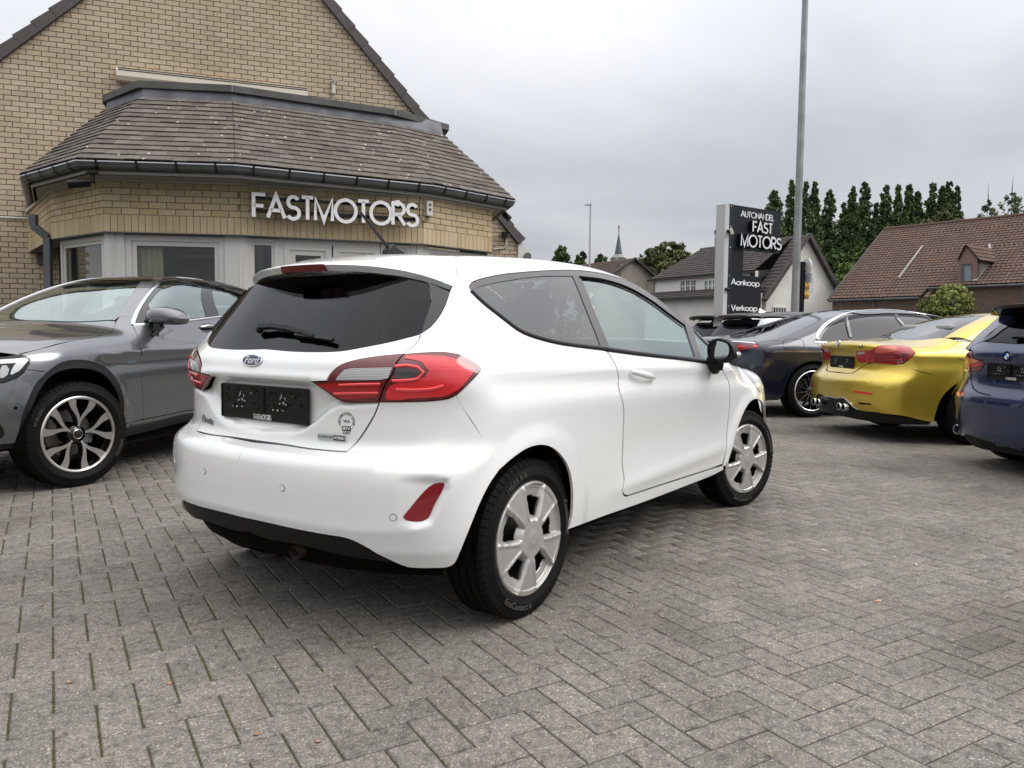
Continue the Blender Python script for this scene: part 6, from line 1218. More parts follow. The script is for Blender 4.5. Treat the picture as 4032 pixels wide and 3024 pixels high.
 fogz = [(1762, 1886), (1700, 1880), (1600, 1878), (1500, 1880), (1560, 1960), (1560, 2060), (1640, 2078), (1700, 2066), (1735, 2000), (1768, 1925), (1762, 1886)]
 fz = b.px(fogz)
 ax45 = np.array([1, 1.0, 0])
 def zone(Q):
  L = fz; n = len(L); U1 = lambda A: np.stack([(A[:, 0] - A[:, 1] * np.sign(A[:, 1]) * -1 * -1) * 0 + A[:, 0] + np.abs(A[:, 1]) * 1.0, A[:, 2]], 1)
  q = U1(Q); l = U1(L); D = np.full(len(q), 9.0)
  for i in range(n):
   a = l[i - 1]; e = l[i]; ab = e - a; t = np.clip(((q - a) @ ab) / max(ab @ ab, 1e-12), 0, 1); D = np.minimum(D, np.linalg.norm(q - (a + t[:, None] * ab), axis=1))
  ins = inpoly(q, l); edge = sstep(0, .014, D); w = np.where(ins, edge, 0)
  x45 = sstep(l[:, 0].min() + .05, l[:, 0].max() - .08, q[:, 0])
  return -.018 * w * x45
 def crease(px, h, up, dn):
  L = b.px(px); l = np.stack([L[:, 0] + np.abs(L[:, 1]), L[:, 2]], 1); o = np.argsort(l[:, 0]); l = l[o]
  sl = np.abs(L[o][:, 1])
  def f(Q):
   u = Q[:, 0] + np.abs(Q[:, 1]); u = np.where(np.abs(Q[:, 1]) < .05, np.maximum(u, l[0, 0]), u); zl = np.interp(u, l[:, 0], l[:, 1]); d = Q[:, 2] - zl
   fd = sstep(l[-1, 0] + .04, l[-1, 0] - .10, u)
   return h * fd * np.where(d > 0, np.exp(-np.abs(d) / up), np.exp(-np.abs(d) / dn))
  return f
 cA = crease([(1010, 1812), (1130, 1825), (1360, 1840), (1550, 1812), (1700, 1768), (1800, 1740)], .007, .028, .09)
 cB = crease([(1010, 2020), (1203, 2060), (1416, 2090), (1602, 2090), (1696, 2080)], .008, .06, .035)
 cC = crease([(1389, 2180), (1500, 2172), (1600, 2176), (1700, 2178), (1800, 2165)], .005, .02, .05)
 def bdisp(Q):
  return zone(Q) + cA(Q) + cB(Q) + cC(Q) - .010 * np.exp(-((Q[:, 2] - .40) / .035) ** 2) * 0 + .006 * np.exp(-((Q[:, 2] - .655) / .02) ** 2) * (np.abs(Q[:, 1]) < .6)
 low_lamp = [(1365, 1784), (1409, 1740), (1435, 1706), (1476, 1637), (1497, 1583)]
 seam = lambda z0, z1: [tuple(b.cast(np.array([[-4, 0.0, z]]), np.array([[1.0, 0, 0]]), 2.5, 4.5, 500)[0]) for z in np.linspace(z0, z1, 9)]
 halves = P('rear_bumper', [seam(.406, .680), bump_top, low_lamp, list(reversed(lamp_bot))[0:0] + [(1497, 1585), (1573, 1585), (1709, 1580), (1770, 1571), (1794, 1559)], bump_quarter, arch_r_back, list(reversed(white_bot))], (1, .8, 0), M_white, grid=.011, gap=0, pmode='half', mirror=True, disp=bdisp)
 bumper = c.joined('rear_bumper', halves)
 P('fog_reflector', [fog], (1, .8, 0), pmat('fog_red', (.22, .004, .010), .1, coat=1), off=.0015, disp=bdisp, thick=.02, grid=.012, mirror=True, gap=0, parent=bumper)
 # parking sensors
 for px in ((808, 1855), (1115, 1921), (1550, 2036)):
  q = b.px([px])[0]; n = b.N(q[None])[0]; M = Matrix.Translation(Vector(q) + Vector(n) * (.001 + float(bdisp(q[None])[0]))) @ Vector(n).to_track_quat('Y', 'Z').to_matrix().to_4x4()
  for rr, dd, mt in ((.0125, .0, M_black), (.0108, .0012, M_white)):
   V, F = lathe([(0, dd), (rr, dd), (rr, -.004)], 24); s_ = pymesh('parking_sensor', V, F, mt, bumper, smooth=False); s_.matrix_local = M
   if mt is M_black: ring = s_
 # black valance, plum under it
 P('bumper_valance', [seam(.340, .402), [(-.700, 0.0, .402)] + white_bot[1:9], [(1585, 2226), (1520, 2216), (1445, 2205), (1355, 2191), (1198, 2152), (1030, 2118), (-.66, 0.0, .340)]], (1, .3, 0), M_grain, grid=.03, off=-.004, gap=0, pmode='half', mirror=True, thick=.03)
 # quarter panel with the sill under the door
 sill_bot = [(2224, 2089), (2300, 2061), (2383, 2030), (2520, 1982), (2699, 1914), (2813, 1868), (2848, 1850)]
 spoil_front = [(1804, 1058), (1799, 1085), (1786, 1121), (1772, 1148), (1759, 1189), (1732, 1243), (1695, 1288), (1656, 1314)]
 roof_line = [(1804, 1058), (1797, 1040), (0.0, -.50, 1.41)]
 rl = lambda x, y: tuple(b.cast(np.array([[x, y, 3.0]]), np.array([[0, 0, -1.0]]), .5, 2.8, 400)[0])
 P('quarter_panel', [[rl(.02, -.47), (1797, 1040), (1804, 1058)], spoil_front, shut_up, lamp_top, lamp_bot[:5][0:4], bump_quarter, arch_r_top, sill_bot, [(2848, 1836), (2813, 1845), (2699, 1882), (2573, 1923), (2472, 1956)], list(reversed(door_B))[0:0] + [(2472, 1956), (2457, 1952), (2450, 1930), (2456, 1887), (2453, 1861), (2448, 1830), (2450, 1773), (2453, 1678), (2454, 1608), (2443, 1558), (2432, 1520), (2434, 1488), (2424, 1444), (2405, 1406), (2380, 1376)], list(reversed(belt_q)), dlo_top, [(2800, 1349), rl(2.02, -.655), rl(1.8, -.56), rl(1.5, -.50), rl(1.1, -.50), rl(.6, -.50), rl(.2, -.485), rl(.02, -.47)]], (0, 1, -.45), M_white, grid=.022, gap=.001, mirror=True)
 # roof, between the two side frames
 ls = [rl(.02, 0), rl(.02, -.2), rl(.02, -.47)]
 P('roof', [[rl(.02, 0), rl(.02, -.47)], [rl(.02, -.468), rl(.2, -.483), rl(.6, -.498), rl(1.1, -.498), rl(1.36, -.50)], [rl(1.36, -.50), rl(1.42, -.3), rl(1.44, 0)]], (0, 0, -1), M_white, sym=True, grid=.035, gap=0)
 # spoiler: a separate winged piece over the rear glass
 n1, n2 = 41, 12; V = [];
 ys = np.linspace(-.625, .625, n1)
 te = lambda y: -.405 + .40 * abs(y / .62) ** 2.6 * .55 + .06 * (abs(y) / .62) ** 8
 zte = lambda y: 1.372 - .045 * (abs(y) / .62) ** 2.2 - .062 * (abs(y) / .62) ** 7
 for y in ys:
  yy = min(abs(y), .62); x0 = te(y); z0 = zte(y); fx, fz_ = .015, 0
  f = np.array(rl(.015, max(-.485, -abs(y) * .78))); f[1] = math.copysign(f[1], y) if y else 0
  sec = []
  tip = np.array([x0, y, z0]); low = tip + [.012, 0, -.030]
  for t in np.linspace(0, 1, 8):     # top skin from roof joint to trailing edge
   p = f * (1 - t) + tip * t; p = p + np.array([0, 0, .022]) * (math.sin(math.pi * t) * (1 - .3 * t)) * (1 if abs(y) < .5 else max(0, 1 - (abs(y) - .5) / .13)); sec.append(p)
  q = tip + [-.006, 0, -.006]; sec.append(q); sec.append(low)
  und = np.array([max(x0 + .10, -.30), y * .965, z0 - .022]); sec.append(und); sec.append(np.array([und[0] + .07, y * .95, z0 - .03]))
  V += [tuple(p) for p in sec]
 m = 12; F = [(i * m + j, (i + 1) * m + j, (i + 1) * m + j + 1, i * m + j + 1) for i in range(n1 - 1) for j in range(m - 1)]
 sp = pymesh('roof_spoiler', V, F, M_white, root, smooth=True); me = sp.data
 bm = bmesh.new(); bm.from_mesh(me); bmesh.ops.recalc_face_normals(bm, faces=bm.faces); bm.to_mesh(me); bm.free(); me.set_sharp_from_angle(angle=R(45))
 # third brake light in the trailing edge
 mb = MB();
 for k in range(8):
  ya, yb = -.13 + k * .0325, -.13 + (k + 1) * .0325
  mb.raw([(te(ya) - .011, ya, zte(ya) - .004), (te(yb) - .011, yb, zte(yb) - .004), (te(yb) - .004, yb, zte(yb) - .031), (te(ya) - .004, ya, zte(ya) - .031), (te(ya) + .04, ya, zte(ya) - .004), (te(yb) + .04, yb, zte(yb) - .004), (te(yb) + .04, yb, zte(yb) - .031), (te(ya) + .04, ya, zte(ya) - .031)], [(0, 1, 2, 3), (3, 2, 6, 7)] + ([(0, 3, 7, 4)] if k == 0 else []) + ([(1, 5, 6, 2)] if k == 7 else []))
 mb.build('third_brake_light', M_red_dark, sp)
 # rear screen and its side fins
 gt = [(1656, 1316), (1668, 1275), (1700, 1166), (1684, 1112)]
 P('rear_screen', [glass_bot, gt, [(1684, 1112), tuple(b.pln([(1640, 1100)], 'x', -.30)[0]), (-.33, -.25, 1.335), (-.34, 0.0, 1.34)]], (1, 0, -.2), G_dark, sym=True, off=-.006, grid=.03, thick=.004, gap=.001)
 P('rear_screen_fin', [[(1659, 1313), (1668, 1275), (1700, 1166), (1684, 1112)], [(1684, 1112), (1772, 1150)], [(1772, 1150), (1759, 1189), (1732, 1243), (1695, 1288), (1659, 1313)]], (1, .9, 0), M_gloss, off=.001, grid=.02, mirror=True, gap=.001)
 # ---- tail lamps
 for flip in (False, True):
  pass
 lampA = P('tail_lamp', [shut_lamp, [(1493, 1583), (1573, 1583), (1709, 1578), (1770, 1569), (1797, 1557), (1844, 1513), (1885, 1469), (1896, 1453)], list(reversed(lamp_top))], (1, .8, 0), M_red_dark, off=.003, grid=.02, mirror=True, gap=.0025, thick=.02)
 lampB = P('tailgate_lamp', [lamp_in_top, lamp_in_notch, lamp_in_bot, list(reversed(shut_lamp))], (1, .5, 0), M_red_dark, off=.004, grid=.02, mirror=True, gap=.0025, thick=.02)
 inner = [(1690, 1402), (1760, 1408), (1812, 1424), (1866, 1452), (1866, 1458), (1838, 1497), (1800, 1536), (1760, 1556), (1640, 1566), (1520, 1568), (1535, 1520), (1568, 1505), (1640, 1502), (1672, 1485), (1690, 1460), (1664, 1430), (1620, 1418), (1590, 1414), (1600, 1404), (1690, 1402)]
 i1 = P('brake_light_lens', [inner], (1, .8, 0), M_red_bright, off=.0055, grid=.02, mirror=lampA[1], gap=0, thick=.002, parent=lampA[0])
 for pp in ([(1556, 1444), (1600, 1440), (1644, 1446), (1668, 1466), (1648, 1490), (1600, 1497), (1545, 1499)], [(1560, 1532), (1620, 1534), (1700, 1530), (1745, 1518)]):
  for o_, pr in zip(c.strip('light_guide', pp, .010, .0035, M_red_glow, off=.007, mirror=True), lampA): o_.parent = pr
 for pp in ([(1340, 1515), (1420, 1512), (1500, 1511)], [(1320, 1548), (1400, 1546), (1492, 1545)]):
  for o_, pr in zip(c.strip('light_guide', pp, .008, .003, M_red_glow, off=.008, mirror=True), lampB): o_.parent = pr
 P('indicator_lens', [[(1559, 1452), (1624, 1455), (1647, 1467), (1624, 1484), (1549, 1487), (1559, 1452)]], (1, .8, 0), M_smoke, off=.0055, grid=.02, mirror=lampA[1], gap=0, thick=.002, parent=lampA[0])
 P('reversing_light_lens', [[(1325, 1496), (1336, 1479), (1359, 1457), (1403, 1451), (1546, 1448)], [(1546, 1448), (1529, 1489)], [(1529, 1489), (1505, 1494), (1325, 1496)]], (1, .5, 0), M_clear_lens, off=.0065, grid=.02, mirror=lampB[1], gap=0, thick=.002, parent=lampB[0])
 P('tail_light_lens', [[(1250, 1512), (1320, 1507), (1500, 1506)], [(1500, 1506), (1488, 1562)], [(1488, 1562), (1352, 1568), (1300, 1540), (1250, 1512)]], (1, .5, 0), M_red, off=.0065, grid=.02, mirror=lampB[1], gap=0, thick=.002, parent=lampB[0])
 # ---- side glass and frames
 qg = [[(1868, 1135), (1895, 1124), (2022, 1099), (2132, 1086), (2256, 1085)], [(2256, 1085), (2310, 1215), (2367, 1360)], [(2367, 1360), (2275, 1341), (2148, 1314), (2063, 1290), (2028, 1273), (1958, 1222), (1895, 1165), (1868, 1135)]]
 dg = [[(2285, 1087), (2383, 1100), (2478, 1131), (2573, 1185), (2636, 1233), (2699, 1278)], [(2699, 1278), (2720, 1340), (2740, 1406)], [(2740, 1406), (2570, 1389), (2402, 1366)], [(2402, 1366), (2345, 1230), (2285, 1087)]]
 fg = [[(2727, 1292), (2760, 1327), (2790, 1356)], [(2790, 1356), (2788, 1412)], [(2788, 1412), (2763, 1408)], [(2763, 1408), (2745, 1350), (2727, 1292)]]
 tilt = (0, 1, -.45)
 P('window_frame', [dlo_top, [(2800, 1349), (2788, 1424)], list(reversed(belt_d)), list(reversed(belt_q))], tilt, M_trim, off=-.003, grid=.03, mirror=True, gap=.002, thick=.02, holes=(qg, dg, fg))
 qo = P('quarter_window', qg, tilt, G_mid, off=-.006, grid=.04, mirror=True, gap=-.001, thick=.003)
 do = P('door_window', dg, tilt, G_clear, off=-.010, grid=.04, mirror=True, gap=-.002, thick=.003)
 P('front_quarter_window', fg, tilt, G_clear, off=-.008, grid=.03, mirror=True, gap=-.001, thick=.003)
 c.strip('belt_moulding', belt_q[1:], .018, .008, M_grain, mirror=True)
 c.strip('belt_moulding', belt_d, .020, .009, M_grain, mirror=True)
 c.strip('window_seal', [(2285, 1090), (2383, 1103), (2478, 1134), (2573, 1189), (2636, 1237), (2697, 1282)], .012, .003, M_void, mirror=True, off=.0)
 # ---- door, front wing, bonnet, nose
 door = P('door', [door_B, door_bot, door_F, list(reversed(belt_d))], (0, 1, -.2), M_white, grid=.022, gap=.0026, mirror=True)
 P('front_wing', [[(2866, 1817)] + [(2855, 1836), (2848, 1836)], [(2848, 1834), (2853, 1800), (2863, 1710), (2872, 1615), (2875, 1539), (2869, 1501), (2853, 1469), (2828, 1444), (2800, 1432)], [(2800, 1432), rl(2.16, -.70), rl(2.4, -.70), rl(2.7, -.67), rl(2.95, -.61)], [rl(2.95, -.61), (3.08, -.70, .70), (3.06, -.74, .60)], [(3.06, -.76, .52), (2.89, -.83, .45)], [(2.872, -.84, .42), (2.855, -.85, .46), (2.80, -.85, .56), (2.70, -.85, .64), (2.60, -.85, .675), (2.493, -.85, .685), (2.38, -.85, .668), (2.26, -.85, .60), (2.17, -.85, .48), (2.125, -.85, .38), (2.11, -.85, .30)]], (-.25, 1, -.35), M_white, grid=.025, gap=.0015, mirror=True)
 P('bonnet', [[rl(2.30, 0), rl(2.27, -.35), rl(2.17, -.66)], [rl(2.17, -.66), rl(2.4, -.69), rl(2.7, -.66), rl(2.95, -.60)], [rl(2.95, -.60), rl(3.1, -.4), rl(3.15, 0)]], (0, 0, -1), M_white, sym=True, grid=.04)
 P('front_bumper', [[(3.2, 0, .84), (3.1, -.4, .80), (2.95, -.62, .72), (2.90, -.70, .66)], [(2.90, -.72, .60), (2.87, -.74, .46)], [(2.87, -.75, .22), (3.2, 0, .20)]], (-1, .0, 0), M_white, sym=True, grid=.05)
 hl = P('headlamp', [[(2905, 1445), (2945, 1470), (2975, 1505), (2992, 1545), (2985, 1540), (2960, 1500), (2930, 1470), (2905, 1445)]], (-.35, 1, -.35), M_clear_lens, off=.003, grid=.03, mirror=True, gap=0, thick=.004)
 P('windscreen', [[rl(1.46, 0), rl(1.44, -.3), rl(1.39, -.50)], [rl(1.39, -.50), rl(1.75, -.57), rl(2.12, -.67)], [rl(2.12, -.67), rl(2.22, -.35), rl(2.25, 0)]], (-.5, 0, -1), G_clear, sym=True, off=-.004, grid=.05, thick=.004)
 P('scuttle', [[rl(2.25, 0), rl(2.22, -.35), rl(2.12, -.67)], [rl(2.12, -.67), rl(2.16, -.69)], [rl(2.16, -.69), rl(2.27, -.35), rl(2.30, 0)]], (0, 0, -1), M_black, sym=True, off=-.01, grid=.05)
 # ---- shut line backing, wells, floor
 c.shell('inner_skin', .24, .95, ((0, .31), (2.493, .31)), .40, off=.05, xc=(.2, 2.4), nz=16, nphi=160)
 for sg in (-1, 1):
  for wx in (0, 2.493):
   mb = MB(); n = 20; V = []; F = []
   for i in range(n + 1):
    a = math.pi * (-.02 + 1.04 * i / n); r_ = .385
    for y in (.42, .84): V.append((wx + r_ * math.cos(a), sg * y, .31 + r_ * math.sin(a)))
   F = [(2 * i, 2 * i + 1, 2 * i + 3, 2 * i + 2) for i in range(n)]; mb.raw(V, F); mb.raw([(wx, sg * .42, .3)] + [V[2 * i] for i in range(n + 1)], [(0, i + 1, i + 2) for i in range(n)])
   mb.build('wheel_well', M_void, root)
 mb = MB(); mb.box((-.50, -.35, .40), (-.33, .35, .50)); mb.box((-.36, -.40, .32), (.40, .40, .50)); mb.box((.38, -.74, .25), (2.06, .74, .32)); mb.box((2.06, -.42, .17), (2.92, .42, .5)); mb.box((2.9, -.6, .2), (3.1, .6, .4)); mb.build('underbody', M_under, root)
 mb = MB(); mb.tube([(-.63, -.21, .285), (-.56, -.21, .31), (-.45, -.21, .33)], .030, 20, cap=False); mb.tube([(-.625, -.21, .286), (-.5, -.21, .32)], .026, 20, cap=False); mb.tube([(-.45, -.21, .33), (.1, -.21, .28)], .02, 10); mb.build('exhaust_pipe', pmat('rusty_exhaust', (.045, .03, .022), .6, .3, var=.5, vscale=40), root, smooth=True)
 mb = MB(); mb.tube([(.0, -.6, .28), (.0, .6, .28)], .05, 12); mb.box((-.5, -.25, .33), (-.2, .25, .42)); mb.build('rear_axle', M_under, root)
 # ---- cabin: seats, bulkhead grille, dash, wheel
 for sg in (-1, 1):
  sb = MB(); y = .36 * sg
  sb.box((.85, y - .24, .42), (1.35, y + .24, .56)); sb.raw([(.78, y - .23, .5), (.95, y - .23, .5), (.78, y - .19, 1.08), (.64, y - .19, 1.08), (.78, y + .23, .5), (.95, y + .23, .5), (.78, y + .19, 1.08), (.64, y + .19, 1.08)], [(0, 1, 2, 3), (4, 7, 6, 5), (0, 3, 7, 4), (1, 5, 6, 2), (3, 2, 6, 7), (0, 4, 5, 1)])
  so = sb.build('seat', M_cloth, root); add_bevel(so, .04, 3); hb = MB(); hb.box((.63, y - .13, 1.12), (.72, y + .13, 1.28)); ho = hb.build('head_restraint', M_cloth, so); add_bevel(ho, .03, 3)
 mb = MB(); mb.box((1.72, -.70, .55), (2.12, .70, .93)); mb.raw([(1.70, .18, .93), (1.95, .18, .93), (1.95, .56, .93), (1.70, .56, .93), (1.76, .22, 1.0), (1.92, .24, .99), (1.92, .50, .99), (1.76, .52, 1.0)], [(0, 1, 5, 4), (1, 2, 6, 5), (2, 3, 7, 6), (3, 0, 4, 7), (4, 5, 6, 7)]); add_bevel(mb.build('dashboard', M_interior, root), .03, 2)
 mb = MB(); cx_, cz_ = 1.50, .93
 ring = [(cx_ + .08 * math.sin(a) * .35, .36 + .185 * math.cos(a), cz_ + .185 * math.sin(a)) for a in np.linspace(0, 2 * math.pi, 33)]; mb.tube(ring, .016, 8, cap=False); mb.bar((cx_, .20, cz_), (cx_, .52, cz_), .02, .03); mb.bar((cx_, .36, cz_ - .17), (cx_, .36, cz_), .02, .03); mb.bar((cx_, .36, cz_), (1.75, .36, .8), .06, .06); mb.build('steering_wheel', M_black, root, smooth=True)
 mb = MB(); mb.box((.28, -.78, .25), (.32, .78, .92)); mb.build('load_bulkhead', M_interior, root)
 mb = MB()
 for k in range(22): y = -.56 + k * .053; mb.bar((.30, y, .92), (.30, y * .93, 1.34), .004, .004)
 for k in range(9): z = .95 + k * .05; mb.bar((.30, -.60 + .07 * k / 8, z), (.30, .60 - .07 * k / 8, z), .004, .004)
 mb.build('bulkhead_grille', pmat('wire_mesh', (.35, .36, .36), .4, .8), root)
 mb = MB(); mb.box((-.50, -.62, .58), (.30, .62, .62)); mb.build('load_floor', M_interior, root)
 mb = MB(); mb.box((1.30, -.05, 1.30), (1.34, .12, 1.36)); mb.build('interior_mirror', M_black, root)
 # ---- handle with its cup
 for sg, dr in ((-1, door[0]), (1, door[1])):
  hp = b.px([(2478, 1462), (2520, 1468), (2570, 1487)]); n = b.N(hp)
  cen = b.px([(2520, 1478)])[0]; nn = b.N(cen[None])[0]
  def bow(t):
   q = hp[0] * (1 - t) + hp[2] * t; return q + nn * (.012 + .024 * math.sin(math.pi * min(max(t, .0), 1)) ** .6)
  pts = [bow(t) for t in np.linspace(0, 1, 13)]; V = []; F = []
  for i, q in enumerate(pts):
   w = .017 * (1 - .25 * abs(i / 12 - .5) * 2)
   for dz, dn in ((w, -.006), (w * .6, .003), (0, .006), (-w * .6, .003), (-w, -.006)): V.append((q[0] + nn[0] * dn, (q[1] + nn[1] * dn) * (-sg), q[2] + dz))
  F = [(5 * i + j, 5 * i + j + 1, 5 * i + 6 + j, 5 * i + 5 + j) for i in range(12) for j in range(4)] + [(5 * i, 5 * i + 5, 5 * i + 9, 5 * i + 4) for i in range(12)] + [(0, 4, 3, 2, 1), (60, 61, 62, 63, 64)]
  ho = pymesh('door_handle', V, F, M_white, dr); bm = bmesh.new(); bm.from_mesh(ho.data); bmesh.ops.recalc_face_normals(bm, faces=bm.faces); bm.to_mesh(ho.data); bm.free(); ho.data.polygons.foreach_set('use_smooth', [True] * len(ho.data.polygons)); ho.data.set_sharp_from_angle(angle=R(50))
 P('handle_cup', [[(2500, 1478), (2540, 1474), (2565, 1490), (2550, 1503), (2515, 1505), (2500, 1490), (2500, 1478)]], (0, 1, -.2), M_black_cup, off=.0008, grid=.02, gap=0, thick=.001, mirror=door[1], parent=door[0])
 # ---- door mirrors
 def mirror_unit(sg):
  y0 = -1  # canonical right side
  rt = bpy.data.objects.new('door_mirror', None); COL.objects.link(rt); rt.parent = root
  outl = np.array([(2804, 1337), (2830, 1331), (2867, 1343), (2884, 1358), (2894, 1382), (2897, 1402), (2880, 1421), (2861, 1428), (2827, 1428), (2794, 1411), (2785, 1391), (2787, 1358)], float)
  glass = np.array([(2824, 1342), (2845, 1346), (2867, 1356), (2874, 1382), (2861, 1411), (2841, 1418), (2814, 1411), (2812, 1400), (2817, 1365)], float)
  o3 = catmull(np.vstack([b.pln(outl, 'x', 1.70), b.pln(outl[:1], 'x', 1.70)]), .012)[:-1]; g3 = catmull(np.vstack([b.pln(glass, 'x', 1.695), b.pln(glass[:1], 'x', 1.695)]), .012)[:-1]
  ce = o3.mean(0); V = []; m = len(o3); rings = [(-.006, .93), (0, 1.0), (.03, 1.02), (.07, .96), (.10, .82), (.125, .58), (.135, .30)]
  for dx, sc in rings: V += [(p[0] + dx, ce[1] + (p[1] - ce[1]) * sc, ce[2] + (p[2] - ce[2]) * sc) for p in o3]
  F = [(k * m + i, k * m + (i + 1) % m, (k + 1) * m + (i + 1) % m, (k + 1) * m + i) for k in range(len(rings) - 1) for i in range(m)]; F.append(tuple((len(rings) - 1) * m + i for i in range(m)))
  fl = lambda V: [(p[0], p[1] * (-sg), p[2]) for p in V]
  sh = pymesh('mirror_shell', fl(V), F, [M_black, M_white], rt, smooth=True, mi=[0 if (V[f[0]][0] < 1.70 + .045 or V[f[0]][2] < ce[2] - .03) else 1 for f in F])
  bm = bmesh.new(); bm.from_mesh(sh.data); bmesh.ops.recalc_face_normals(bm, faces=bm.faces); bm.to_mesh(sh.data); bm.free()
  k = o3 * 0 + o3; inn = [(p[0] + .004, ce[1] + (p[1] - ce[1]) * .93, ce[2] + (p[2] - ce[2]) * .93) for p in o3]
  pymesh('mirror_bezel', fl(inn), [tuple(range(m))], M_black, rt)
  # glass tilted to look back along the car
  g = np.array(g3); gc = g.mean(0); V = [(p[0] - .004 + (p[1] - gc[1]) * .16, p[1], p[2]) for p in g]; n = len(V)
  pymesh('mirror_glass', fl(V), [tuple(range(n))], M_mirror, rt)
  mb = MB(); a = b.pln([(2783, 1402), (2838, 1430), (2816, 1474), (2803, 1474), (2777, 1431)], 'x', 1.74); mb.prism(fl(a), (.055, 0, 0)); mb.bar(fl([ce + [.05, .03, -.09]])[0], fl([(1.80, -.85, .95)])[0], .07, .05)
  st = mb.build('mirror_stalk', M_black, rt); add_bevel(st, .008, 2)
  ind = b.pln([(2893, 1390), (2900, 1385), (2906, 1397), (2895, 1408), (2890, 1407)], 'x', 1.715); mb = MB(); mb.prism(fl(ind), (.06, 0, 0)); add_bevel(mb.build('mirror_indicator', M_clear_lens, rt), .003, 2)
 mirror_unit(-1); mirror_unit(1)
 # ---- antenna
 mb = MB(); base = np.array(rl(.13, 0))
 mb.raw([(.045, -.028, base[2] - .02), (.045, .028, base[2] - .02), (.215, 0.018, base[2] - .005), (.215, -.018, base[2] - .005), (.06, -.020, base[2] + .03), (.06, .020, base[2] + .03), (.10, .010, base[2] + .058), (.10, -.010, base[2] + .058)], [(0, 1, 2, 3), (0, 4, 5, 1), (4, 7, 6, 5), (1, 5, 6, 2), (0, 3, 7, 4), (3, 2, 6, 7)])
 ab = mb.build('antenna_base', M_black, root); add_bevel(ab, .006, 3)
 mb = MB(); mb.tube([(.085, 0, base[2] + .03), (-.095, 0, base[2] + .175)], [.009, .006], 8); mb.build('antenna_rod', M_black, ab, smooth=True)
 # ---- wiper on the rear screen
 q = b.px([(1030, 1305), (1165, 1310), (1240, 1342), (1318, 1347)]); n = b.N(q)
 mb = MB(); mb.tube([q[0] + n[0] * .0, q[0] + n[0] * .022], .014, 12); pts = b.px([(1030, 1300), (1080, 1296), (1140, 1304), (1200, 1319), (1244, 1334)]); nn = b.N(pts)
 pp = [pts[i] + nn[i] * (.020 - .002 * i) for i in range(5)];
 for i in range(4): mb.bar(pp[i], pp[i + 1], .026 - .003 * i, .016, up=nn[i])
 wp = mb.build('rear_wiper', M_grain, root); add_bevel(wp, .003, 2); pts = b.px([(1170, 1325), (1240, 1338), (1318, 1347)]); nn = b.N(pts); mb = MB(); mb.bar(pts[0] + nn[0] * .010, pts[2] + nn[2] * .012, .012, .014, up=nn[1]); mb.build('wiper_blade', M_black, wp)
 # ---- plate holder
 xp, zp, hw, hh = -.604, .828, .2625, .068
 ph = MB(); ph.box((xp, -hw, zp - hh), (xp + .012, hw, zp + hh)); pho = ph.build('number_plate_holder', M_black, root); add_bevel(pho, .005, 2)
 pm = plate_holder_detail(pho, hw, hh, xp, zp)
 # ---- badges and print
 def plane_at(px, off=.001, rot=0.0):
  q = Vector(b.px([px])[0]);
  n = Vector(b.N(np.array(q)[None])[0]); n.z *= .45; n.normalize(); right = Vector((0, 0, 1)).cross(n).normalized(); up = n.cross(right); M = Matrix((right, up, n)).transposed().to_4x4(); return Matrix.Translation(q + n * off) @ M @ Matrix.Rotation(rot, 4, 'Z')
 M = plane_at((997, 1420), .004)
 def oval(a, e, z, n=48): return [(a * math.cos(2 * math.pi * k / n), e * math.sin(2 * math.pi * k / n), z) for k in range(n)]
 mb = MB(); mb.prism(oval(.0575, .0235, 0), (0, 0, .004)); bo = mb.build('maker_badge', M_chrome, tg); bo.matrix_local = M
 mb = MB(); mb.prism(oval(.0535, .0200, .0041), (0, 0, .0008)); mb.build('badge_field', pmat('badge_blue', (.010, .018, .07), .15, coat=1), bo)
 V, F = font_mesh('Ford', .038, .0006, shear=.35, bold=.0004); pymesh('badge_lettering', [(x * 1.15, y, z + .0055) for x, y, z in V], F, M_chrome, bo)
 # ecoboost hybrid badge
 M = plane_at((1308, 1722), .002, -.02); mb = MB(); mb.prism([(-.06, -.0115, 0), (.06, -.0115, 0), (.06, .0115, 0), (-.06, .0115, 0)], (0, 0, .002)); eb = mb.build('engine_badge', pmat('badge_silver', (.55, .56, .57), .3, .2, coat=.5), tg); eb.matrix_local = M
 mb = MB(); mb.prism([(.008, -.009, .0022), (.057, -.009, .0022), (.057, .009, .0022), (.008, .009, .0022)], (0, 0, .0004)); mb.build('badge_field', M_black_print, eb)
 place_text('badge_lettering', 'ECOBOOST', .0125, Matrix.Translation((-.0255, 0, .0022)), M_black_print, eb, .0003, bold=.0002); place_text('badge_lettering', 'HYBRID', .013, Matrix.Translation((.0325, 0, .0028)), M_white_print, eb, .0003, bold=.0003)
 M = plane_at((818, 1653), .002, -.05); V, F = font_mesh('Fiesta', .040, .0012, shear=.2, bold=.0009, space=1.2); fo = pymesh('model_badge', V, F, pmat('badge_grey', (.28, .28, .29), .3, .5), tg); fo.matrix_local = M
 # safety sticker
 M = plane_at((1365, 1660), .0012) @ Matrix.Scale(.80, 4); st = bpy.data.objects.new('round_sticker', bpy.data.meshes.new('round_sticker')); COL.objects.link(st); st.parent = tg; st.matrix_local = M
 def ringmesh(r0, r1, a0=0, a1=360, n=60, z=0):
  V = [];
  for k in range(n + 1):
   a = R(a0 + (a1 - a0) * k / n); V += [(r0 * math.cos(a), r0 * math.sin(a), z), (r1 * math.cos(a), r1 * math.sin(a), z)]
  return V, [(2 * k, 2 * k + 1, 2 * k + 3, 2 * k + 2) for k in range(n)]
